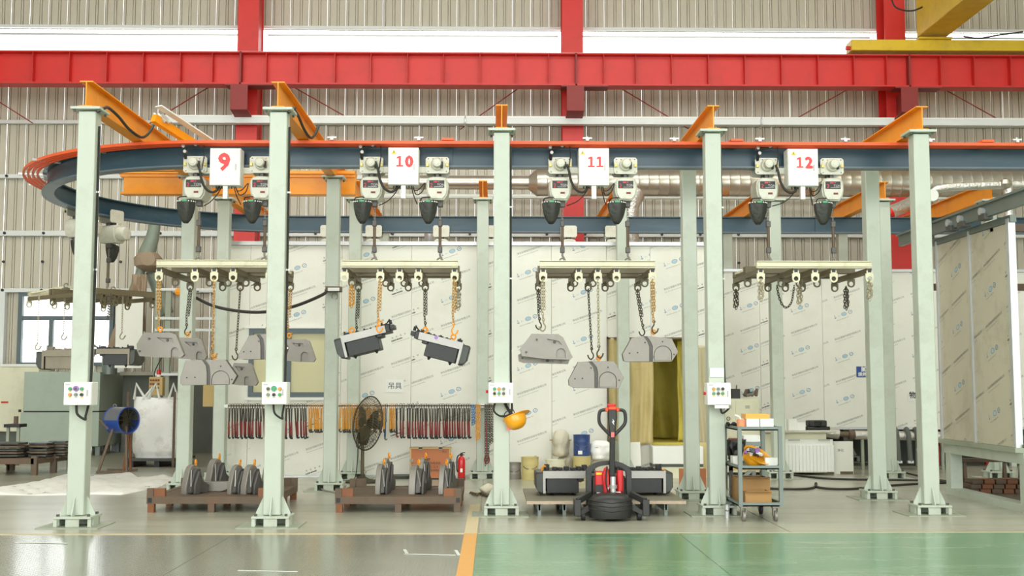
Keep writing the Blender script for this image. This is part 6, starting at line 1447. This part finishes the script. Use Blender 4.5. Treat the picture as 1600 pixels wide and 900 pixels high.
gv = thing('work_gloves', 'bundle of grey and white gloves stuffed in the helmet on the trolley', 'gloves', (X(1177, 710, 13.8), 13.8, tz[1]+.1))
for k in range(7):
    c = V3((X(1169+3*k, 710, 13.72), 13.72+random.uniform(-.04, .05), tz[1]+.12+random.uniform(0, .05))); pts = [c+V3((random.uniform(-.04, .04), random.uniform(-.03, .03), random.uniform(-.03, .03))) for _ in range(3)]; MB().tube(smooth_path(pts, 3), .022, 6).build('glove', ('purple', 'sheet', 'grey_shell', 'sheet', 'cable')[k % 5], gv)
on(1193, 1212, 0, tz[1], 13.8, 'white', 'white carton on the middle shelf, right of the helmet', 'carton', 'box', ht=.11)
on(1143, 1158, 0, tz[1], 14.1, 'white', 'white carton on the middle shelf, left of the helmet', 'carton', 'box', ht=.11)
cb_ = thing('cardboard_box', 'open brown cardboard box on the bottom shelf, nearer one', 'box', (X(1183, 780, 13.75), 13.75, tz[0]-.03), 'cardboard boxes'); 
def open_box(r, x0, x1, y0, y1, z0, h, m):
    for a in ((x0, y0, x1, y0+.008), (x0, y1-.008, x1, y1), (x0, y0+.008, x0+.008, y1-.008), (x1-.008, y0+.008, x1, y1-.008)): wbox(r, 'box_side', m, a[0], a[1], z0, a[2], a[3], z0+h)
    wbox(r, 'box_bottom', m, x0+.01, y0+.01, z0, x1-.01, y1-.01, z0+.01); MB().beam((x0, y0-.03, z0+h+.01), (x1, y0-.03, z0+h+.01), .08, .006).build('box_flap', m, r)
open_box(cb_, X(1164, 780, 13.62), X(1205, 780, 13.62), 13.6, 13.9, tz[0]-.03, .15, 'cardboard')
cb2 = thing('cardboard_box', 'taller brown cardboard box on the bottom shelf, behind the nearer one', 'box', (X(1170, 760, 14.1), 14.1, tz[0]-.03), 'cardboard boxes'); open_box(cb2, X(1150, 780, 14.1), X(1199, 780, 14.1), 13.95, 14.35, tz[0]-.03, .28, 'cardboard')
sp = can('spray_can', 1136, 796, 776, 8, 13.95, 'alu', 'small silver spray can standing beside the base of the fourth post', ribs=False, cat='can', zb=.0)[0]; 
st2 = thing('shelf_stand', 'dark steel stand with a cloth on it between the trolley and the locker', 'stand', (X(1160, 760, 16.5), 16.5, 0))
sy = 16.4; xa_, xb_ = X(1140, 740, sy), X(1188, 740, sy)
for x in (xa_, xb_): wbox(st2, 'leg', 'black', x, sy, 0, x+.05, sy+.05, .78); wbox(st2, 'leg', 'grey_steel', x, sy+.5, 0, x+.05, sy+.55, .78)
wbox(st2, 'stand_top', 'grey_steel', xa_-.02, sy-.02, .72, xb_+.07, sy+.57, .78); wbox(st2, 'stand_rail', 'tan_box', xa_, sy, .38, xb_, sy+.04, .43); MB().beam((xa_, sy+.02, .1), (xb_, sy+.02, .5), .03, .05).build('stand_brace', 'grey_steel', st2)
rc = thing('dark_cloth', 'dark cloth with a red corner thrown over the steel stand', 'cloth', (xa_+.1, sy+.1, .78)); cloth_sheet(xa_-.04, xa_+.22, .55, .82, sy-.03, 'black', 'cloth', rc, seed=9, nx=12, nz=10); wbox(rc, 'cloth_fold', 'tool_red', xa_+.02, sy-.02, .79, xa_+.2, sy+.2, .83, .015)
on_ = thing('carton', 'white carton on the dark steel stand behind the trolley', 'box', (xb_-.1, sy+.2, .78)); wbox(on_, 'box_body', 'white', xa_+.22, sy+.05, .78, xb_+.02, sy+.3, .87, .003)

# ================================================================== UNDER THE RAISED BOOTH
sh = thing('saw_horse', 'rusty steel saw horse under the raised booth at right', 'saw horse', (7.6, 17.4, 0))
for x in (7.1, 7.7): 
    for s_ in (-1, 1): MB().beam((x, 17.4, .45), (x+.06*s_, 17.4+.2*s_, 0), .04, .04).build('leg', 'rust', sh)
wbox(sh, 'top_beam', 'rust', 6.85, 17.36, .43, 8.0, 17.44, .48)
for k in range(3):
    bk = thing('brick_stack', ('bottom', 'middle', 'top')[k]+' layer of reddish timber blocks under the raised booth', 'timber', (7.3, 17.0, .06*k)); 
    for j in range(5): wbox(bk, 'block', 'rust_orange' if j % 2 else 'rust', 6.95+.17*j+.03*k, 16.9, .005+.07*k, 7.1+.17*j+.03*k, 17.2, .07+.07*k, .004)
bg = thing('black_bag', 'black bag sitting on the saw horse under the raised booth', 'bag', (8.1, 17.3, 0)); mb = MB().lathe([(.02, 0), (.2, .02), (.22, .2), (.2, .4), (.12, .55), (.02, .6)], (8.1, 17.3, 0), 16); mb.build('bag_body', 'bag', bg)
rf = thing('steel_rack', 'red steel frame far behind, seen under the raised booth', 'rack', (9.6, 24, 0))
for a in ((8.9, .35, 11, .42), (8.9, .95, 11, 1.02)): wbox(rf, 'rail', 'red', a[0], 23.2, a[1], a[2], 23.26, a[3])
for x in (8.9, 9.9, 10.9): wbox(rf, 'upright', 'red', x, 23.2, 0, x+.07, 23.26, .95)

# ================================================================== LEFT SIDE
tk = thing('green_tank', 'large pale green steel cabinet with a level seam, behind the leftmost post', 'tank', (-9.4, 26.2, 0))
tX0, tX1, tY0, tY1 = X(36, 640, 26.2), X(155, 640, 26.2), 26.2, 27.85
tZ0, tZm, tZ1 = Z(697, 26.2), Z(643, 26.2), Z(581, 26.2)
wbox(tk, 'lower_body', 'tank', tX0-.05, tY0, tZ0, tX1, tY1, tZm-.015, .008); wbox(tk, 'upper_body', 'tank', tX0, tY0, tZm+.015, tX1, tY1, tZ1, .008); wbox(tk, 'seam', 'black', tX0-.0, tY0+.03, tZm-.02, tX1-.02, tY1-.02, tZm+.02)
wbox(tk, 'seam_latch', 'black', tX0-.1, tY0-.01, tZm-.01, tX0-.05, tY0+.03, tZm+.05)
for x in (tX0, tX1-.1):
    for y in (tY0+.1, tY1-.2): wbox(tk, 'leg', 'grey_steel', x, y, 0, x+.1, y+.1, tZ0)
cbx = thing('cream_cabinet', 'cream machine cabinet with a small red plate at the far left', 'cabinet', (-10.3, 27.1, 0)); wbox(cbx, 'cabinet_body', 'cream', -13.6, 27.0, .5, X(59, 620, 27.0), 27.9, Z(573, 27.0), .02); wbox(cbx, 'cabinet_top', 'white', -13.6, 26.98, Z(573, 27.0), X(66, 620, 27.0), 27.9, Z(569, 27.0)); wbox(cbx, 'maker_plate', 'ext_red', X(2, 628, 27.0), 26.985, Z(629.5, 27.0), X(13, 628, 27.0), 27.0, Z(627, 27.0)); wbox(cbx, 'plinth', 'plaster_wall', -13.6, 27.1, 0, X(59, 620, 27.0), 27.8, .5)
sb = thing('small_stand', 'small green steel stand with a dark block on top, left of the green cabinet', 'stand', (X(22, 690, 21.8), 21.8, 0)); xx0, xx1 = X(12, 690, 21.8), X(32, 690, 21.8)
wbox(sb, 'stand_top', 'black', xx0, 21.6, .8, xx1+.05, 21.95, .86); wbox(sb, 'leg', 'mint_dark', xx0+.03, 21.65, .1, xx0+.08, 21.7, .8); wbox(sb, 'leg', 'mint_dark', xx1-.02, 21.65, .1, xx1+.03, 21.7, .8); wbox(sb, 'stand_base', 'mint_dark', xx0-.5, 21.6, .28, xx1, 21.95, .33); MB().cyl((X(25, 660, 21.8), 21.8, .86), (X(25, 660, 21.8), 21.8, 1.0), .04, 10).build('stub', 'rust', sb); 
for dx in (-.45, .05): wbox(sb, 'foot', 'rust', xx0+dx, 21.65, 0, xx0+dx+.06, 21.9, .28)
# pallet of stacked plates
pp = thing('plate_pallet', 'rusty pallet holding the stacks of dark plates at the far left', 'pallet', (-8.6, 20.8, 0)); pY = 20.5
for (a, b_, y) in ((X(-60, 740, pY), X(52, 740, pY), pY), (X(-60, 740, 21.6), X(112, 730, 21.6), 21.7)): wbox(pp, 'frame_tube', 'rust', a, y, .2, b_, y+.08, .3)
MB().beam((X(50, 740, pY), pY+.04, .25), (X(110, 730, 21.7), 21.74, .25), .08, .1).build('frame_tube', 'rust', pp)
for px, y, m_ in ((-30, pY, 0), (52, pY, 0), (82, 21.1, 0), (108, 21.65, 0), (16, 21.65, 0)): xx = X(px, 738, y); wbox(pp, 'leg', 'rust', xx-.05, y, 0, xx+.05, y+.09, .34)
for k in range(5): wbox(pp, 'deck_board', 'rust', X(-60, 740, pY), pY+.12+.22*k, .27, X(54+9*k, 740, pY), pY+.28+.22*k, .3)
stk = [(8, 20.85, 5, 'leftmost stack'), (52, 21.2, 4, 'second stack'), (65, 20.95, 5, 'third stack from left'), (93, 21.35, 5, 'rightmost stack')]
for px, y, n_, l in stk:
    xx = X(px, 715, y)
    for k in range(n_):
        r = thing('dark_plate', f'dark ragged plate of the {l}, far left pallet, ' + ('lowest', 'second from bottom', 'third from bottom', 'fourth from bottom', 'fifth from bottom')[k], 'plate', (xx, y, .3+.055*k), 'plates on the far left pallet')
        w2 = .36 if px < 20 else .2; o = [(-w2, -.05), (-w2+.05, -.2), (0, -.22), (w2*.8, -.2), (w2, -.08), (w2-.03, .15), (.02, .2), (-w2+.02, .16)]; rd = random.uniform(-.015, .015)
        MB().plate(o, [], .035, fr=lambda a, h_, b_, xx=xx, y=y, k=k, rd=rd: (xx+a+rd, y+b_, .3+.055*k+h_+abs(rd))).build('plate_body', 'rust' if k % 2 else 'cast_dark', r, bevel=.008)
# white sheet on floor
ws = thing('floor_sheet', 'crumpled white sheet spread on the floor between the left post and the pallet', 'sheet', (-7, 18, 0))
P_ = [FL(-30, 773), FL(150, 774), FL(245, 765), FL(275, 752), FL(258, 745), FL(212, 748), FL(205, 741), FL(120, 744), FL(60, 753), FL(-30, 764)]
mb = MB(); nxs, nys = 70, 16; vs = []
low = [(-30, 773), (60, 775), (150, 773), (190, 774), (245, 763), (276, 750)]; up = [(-30, 765), (60, 753), (105, 741), (160, 742), (203, 738), (215, 746), (258, 744), (276, 749)]
def itp(L, x):
    for (a, b_), (c, d_) in zip(L, L[1:]):
        if x <= c: return b_+(d_-b_)*(x-a)/(c-a)
    return L[-1][1]
for i in range(nxs+1):
    x = -30+306*i/nxs
    for j in range(nys+1):
        v = j/nys; p_ = FL(x, itp(low, x)*(1-v)+itp(up, x)*v); e = math.sin(PI*v)**.5*math.sin(PI*min(1, (nxs-i)/6+.0)/2)
        vs.append((p_.x, p_.y, .006+e*(.035+.02*math.sin(3.1*p_.x+2.2*p_.y)+.018*math.sin(9*p_.x-5*p_.y)+.012*math.sin(21*p_.x+13*p_.y))))
mb.add(vs, [(i*(nys+1)+j, (i+1)*(nys+1)+j, (i+1)*(nys+1)+j+1, i*(nys+1)+j+1) for i in range(nxs) for j in range(nys)]); o = mb.build('sheet_cloth', 'sheet', ws, ang=80); q = o.modifiers.new('s', 'SOLIDIFY'); q.thickness = .005
# drum fan
dfy = 21.2; dcx = X(190, 656, dfy); dcz = Z(656, dfy)
df = thing('drum_fan', 'blue and grey drum fan on a rusty trestle right of the leftmost post', 'fan', (dcx, dfy, 0))
ax = V3((.82, -.57, 0)).normalized(); R0 = .235; C0 = V3((dcx, dfy, dcz)); A, B_ = C0-ax*.2, C0+ax*.2
u = ax.cross(V3((0, 0, 1))).normalized(); v_ = V3((0, 0, 1))
def halfdrum(a0, a1, m, nm):
    mb = MB(); n = 18; vs = []
    for c in (A, B_):
        for rr_ in (R0, R0-.012):
            for k in range(n+1): t = a0+(a1-a0)*k/n; vs.append(c+u*(rr_*math.cos(t))+v_*(rr_*math.sin(t)))
    q = n+1; fs = []
    for k in range(n): fs += [(k, k+1, 2*q+k+1, 2*q+k), (q+k, 3*q+k, 3*q+k+1, q+k+1), (k, q+k, q+k+1, k+1), (2*q+k, 2*q+k+1, 3*q+k+1, 3*q+k)]
    mb.add(vs, fs); mb.build(nm, m, df)
halfdrum(0, PI, 'grey_shell', 'upper_shell'); halfdrum(PI, 2*PI, 'blue_drum', 'lower_shell')
for c in (A, B_): MB().torus(c, R0, .012, ax, 32, 6).build('drum_rim', 'blue_drum', df)
gr = MB()
for rr_ in (.2, .16, .12, .08, .04): gr.torus(B_-ax*.01, rr_, .004, ax, 28, 4)
for k in range(12): t = 2*PI*k/12; gr.tube([B_-ax*.01+(u*math.cos(t)+v_*math.sin(t))*.03, B_-ax*.01+(u*math.cos(t)+v_*math.sin(t))*R0], .004, 4)
gr.build('front_grille', 'fan_dark', df)
MB().cyl(C0-ax*.12, C0+ax*.12, .075, 14).build('fan_motor', 'fan_dark', df)
for k in range(5): t = 2*PI*k/5; d_ = u*math.cos(t)+v_*math.sin(t); MB().beam(C0+ax*.12+d_*.06, C0+ax*.12+d_*.2, .09, .012).build('fan_blade', 'fan_dark', df)
MB().cyl(C0-ax*.1, C0-ax*.09, R0-.02, 24).build('back_plate', 'fan_dark', df)
MB().torus(A+V3((0, 0, R0+.02)), .03, .008, (0, 1, 0), 10, 5).build('lifting_eye', 'steel', df)
tb_ = [(160, 733, -.25), (186, 733, .25), (205, 732, -.25), (196, 732, .3)]
for (px, pz_, dy) in tb_:
    side = -1 if px < 185 else 1
    foot = V3((X(px, 733, dfy)+(.0), dfy+dy, 0)); top = C0+V3((.0+(-.1 if side < 0 else .12), dy*.4, -.1 if dy < 0 else -.2)); MB().beam(foot, top, .04, .04).build('trestle_leg', 'rust_orange' if dy > 0 else 'rust', df)
MB().beam((X(158, 733, dfy), dfy-.25, .03), (X(207, 733, dfy), dfy-.25, .03), .04, .04).build('trestle_bar', 'rust', df); MB().beam((X(160, 733, dfy), dfy+.28, .03), (X(207, 733, dfy), dfy+.28, .03), .04, .04).build('trestle_bar', 'rust', df)
MB().beam((dcx-.15, dfy-.27, dcz-.15), (dcx-.3, dfy-.27, dcz+.02), .04, .03).build('trestle_arm', 'rust', df)
# bulk bag on pallet
by_ = 22.6; b0, b1 = X(202, 700, by_), X(283, 700, by_)
bp_ = thing('timber_pallet', 'low dark pallet under the white bulk bag', 'pallet', ((b0+b1)/2, by_+.4, 0)); wbox(bp_, 'pallet_deck', 'cast_dark', b0-.05, by_-.1, .12, b1+.05, by_+.9, .17)
for x in (b0, (b0+b1)/2, b1-.1): wbox(bp_, 'pallet_foot', 'black', x, by_-.05, 0, x+.1, by_+.8, .12)
bb_ = thing('bulk_bag', 'big soiled white bulk bag with lifting loops beside the drum fan', 'bag', ((b0+b1)/2, by_+.4, .17))
mb = MB(); n = 40; rows = 22; vs = []; hh = Z(622, by_)-.17; cxx, cyy = (b0+b1)/2, by_+.42
for j in range(rows+1):
    v = j/rows
    for k in range(n):
        t = 2*PI*k/n; sq = (abs(math.cos(t))**5+abs(math.sin(t))**5)**(-1/5); bul = .92+.1*math.sin(PI*v)+.02*math.sin(9*t+5*v)+.03*math.sin(4*t-7*v); bul *= (1 if v > .06 else .93)
        vs.append((cxx+(b1-b0)/2*sq*math.cos(t)*bul, cyy+.42*sq*math.sin(t)*bul, .17+hh*v+.03*math.sin(2*t)*v))
mb.add(vs, [(j*n+k, j*n+(k+1) % n, (j+1)*n+(k+1) % n, (j+1)*n+k) for j in range(rows) for k in range(n)]+[tuple(rows*n+k for k in range(n))]); mb.build('bag_body', 'bulk_bag', bb_, ang=80)
zt = Z(622, by_)
for a, b_, c in ((b0+.05, -.1, .2), (b0+.35, .3, -.15), (b1-.1, .05, -.2), (b0+.3, .15, .22)):
    MB().tube([(a, by_+.06, zt-.02), (a+(b_+c)/2, by_, zt+.28 if b_ != .3 else zt+.22), (a+c+.02, by_+.06, zt-.02)], .028, 6).build('lifting_loop', 'white', bb_)
for px in (199, 272):
    q = thing('bag_pole', 'thin rusty pole standing at the ' + ('left' if px < 230 else 'right') + ' edge of the bulk bag', 'pole', (X(px, 724, by_-.2), by_-.2, 0), 'poles by the bulk bag'); xx = X(px, 660, by_-.2); MB().cyl((xx, by_-.2, 0), (xx, by_-.2, Z(612, by_-.2)), .025, 8).build('pole', 'rust', q)
gb = thing('switch_box', 'tan switch box with round buttons and a red beacon above the bulk bag', 'control box', (X(246, 604, 23.7), 23.6, Z(618, 23.7))); q0, q1 = X(235, 600, 23.7), X(256, 600, 23.7)
wbox(gb, 'box_body', 'tan_box', q0, 23.6, Z(618, 23.7), q1, 23.8, Z(589, 23.7), .008)
for rw in range(3):
    for k in range(4): MB().cyl((q0+.04+.052*k, 23.57, Z(594+6*rw, 23.7)), (q0+.04+.052*k, 23.6, Z(594+6*rw, 23.7)), .018 if rw < 2 else .011, 8).build('push_button', 'tool_red' if rw < 2 else 'black', gb)
MB().cyl(((q0+q1)/2+.03, 23.7, Z(589, 23.7)), ((q0+q1)/2+.03, 23.7, Z(585, 23.7)), .045, 12).build('beacon_base', 'white', gb); MB().lathe([(.045, 0), (.045, .08), (.03, .1), (.001, .105)], ((q0+q1)/2+.03, 23.7, Z(585.5, 23.7)), 14).build('beacon', 'ext_red', gb)
wbox(gb, 'box_stand', 'grey_steel', (q0+q1)/2-.02, 23.76, .17, (q0+q1)/2+.02, 23.8, Z(618, 23.7)); MB().tube(smooth_path([(q0+.08, 23.7, Z(589, 23.7)), W(242, 580, 23.7), W(252, 560, 24.0), W(262, 545, 24.2)]), .012, 5).build('box_cable', 'cable', gb)
# articulated dust arm
da = thing('suction_arm', 'dusty articulated suction arm leaning between the left posts', 'suction arm', W(190, 540, 23.8)); yy = 26.5
MB().tube([W(242, 352, yy), W(238, 372, yy), W(228, 400, yy)], [.13, .15, .2], 16).build('upper_pipe', 'arm_green', da)
MB().tube([W(243, 348, yy), W(240, 360, yy)], .12, 14).build('pipe_clamp', 'blue_can', da); MB().lathe([(.12, 0), (.3, .12), (.32, .3), (.22, .42), (.1, .45)], W(231, 424, yy), 18).build('arm_joint', 'dusty', da)
MB().cyl(W(231, 404, yy-.3), W(231, 404, yy+.25), .16, 16).build('joint_disc', 'dusty', da)
MB().tube([W(222, 418, yy), W(206, 460, yy), W(188, 510, yy), W(178, 545, yy)], [.1, .1, .12, .12], 14).build('lower_pipe', 'arm_green', da)
MB().tube([W(200, 470, yy-.1), W(184, 520, yy-.1), W(176, 545, yy-.1)], [.04, .12, .12], 10).build('dust_layer', 'dusty', da)
MB().cyl(W(172, 545, yy), (W(172, 545, yy).x, yy, Z(585, yy)), .17, 14).build('arm_column', 'grey_steel', da)
MB().tube([W(236, 425, yy+.3), W(248, 455, yy+.3), W(262, 490, yy+.3)], .15, 12).build('rear_pipe', 'arm_green', da)
cs = thing('hanging_cloth', 'tattered brown cloth hanging from the suction arm', 'cloth', W(226, 480, yy-.3)); cloth_sheet(X(212, 480, yy), X(236, 480, yy), Z(518, yy), Z(432, yy), yy-.35, 'dusty', 'cloth', cs, seed=21, nx=16, nz=24, amp=.06)
# inner post frame left of the booth
cf = thing('cable_ladder', 'grey steel frame with shelves standing behind the suction arm', 'frame', W(270, 520, 25.8)); yy = 25.8
for px in (246, 262, 285, 340): xx = X(px, 500, yy); wbox(cf, 'upright', 'mint_dark' if px < 330 else 'tray', xx-.06, yy, 0, xx+.06, yy+.1, Z(452, yy))
for pz_ in (453, 498, 516, 585): wbox(cf, 'crossbar', 'tray', X(243, 500, yy), yy-.03, Z(pz_+2, yy), X(345, 500, yy), yy, Z(pz_-2, yy))
wbox(cf, 'glazed_panel', 'film', X(180, 500, yy), yy+.05, Z(575, yy), X(222, 500, yy), yy+.08, Z(460, yy))
sp_ = thing('white_pipe', 'white vertical pipe and conduit at the left edge of the booth', 'pipe', W(342, 640, 20.9)); xx = X(341, 640, 20.6); wbox(sp_, 'pipe_run', 'tray', xx-.06, 20.5, 0, xx+.02, 20.6, 2.6); wbox(sp_, 'brown_cover', 'tan_box', xx-.3, 20.7, 1.2, xx-.1, 20.75, 1.7)
rg = thing('rag_bundle', 'dirty white rag bundle on the floor left of the helmet post', 'rag', FL(763, 772)); c = FL(763, 773); mb = MB(); n = 18; vs = []
for j in range(9):
    v = j/8; rr_ = .13*math.sin(PI*(.15+.8*v))
    for k in range(n): t = 2*PI*k/n; q = rr_*(1+.15*math.sin(3*t+4*v)+.12*math.sin(5*t-6*v)); vs.append((c.x+q*math.cos(t), c.y+q*math.sin(t), .16*v))
mb.add(vs, [(j*n+k, j*n+(k+1) % n, (j+1)*n+(k+1) % n, (j+1)*n+k) for j in range(8) for k in range(n)]+[tuple(reversed(range(n))), tuple(8*n+k for k in range(n))]); mb.build('rag_body', 'sack', rg, ang=80)
q = thing('floor_chain', 'short rusty chain lying on the floor left of the rag bundle', 'chain', FL(740, 775)); d = MB(); pa = [FL(735, 773), FL(745, 776), FL(752, 774), FL(762, 778), FL(775, 776)]; chain_links(d, [(p_.x, p_.y, .03) for p_ in pa], .05, .02, .01); d.build('chain_links', 'rust', q)
q = thing('floor_wire', 'tangled grey wire on the floor at the foot of the post left of the fan', 'wire', FL(520, 763)); MB().tube(smooth_path([(p_.x, p_.y, .02+.02*(i % 2)) for i, p_ in enumerate([FL(497, 765), FL(510, 760), FL(528, 768), FL(540, 763), FL(518, 758), FL(502, 768), FL(530, 772), FL(545, 765)])], 5), .012, 5).build('wire_run', 'steel', q)
q = thing('floor_pan', 'shallow dark round pan on the floor between the fan and the crate', 'pan', FL(627, 746)); c = FL(627, 747); MB().lathe([(.2, 0), (.24, .05), (.22, .05), (.19, .02), (.001, .02)], (c.x, c.y, 0), 20).build('pan_body', 'plaster_wall', q)
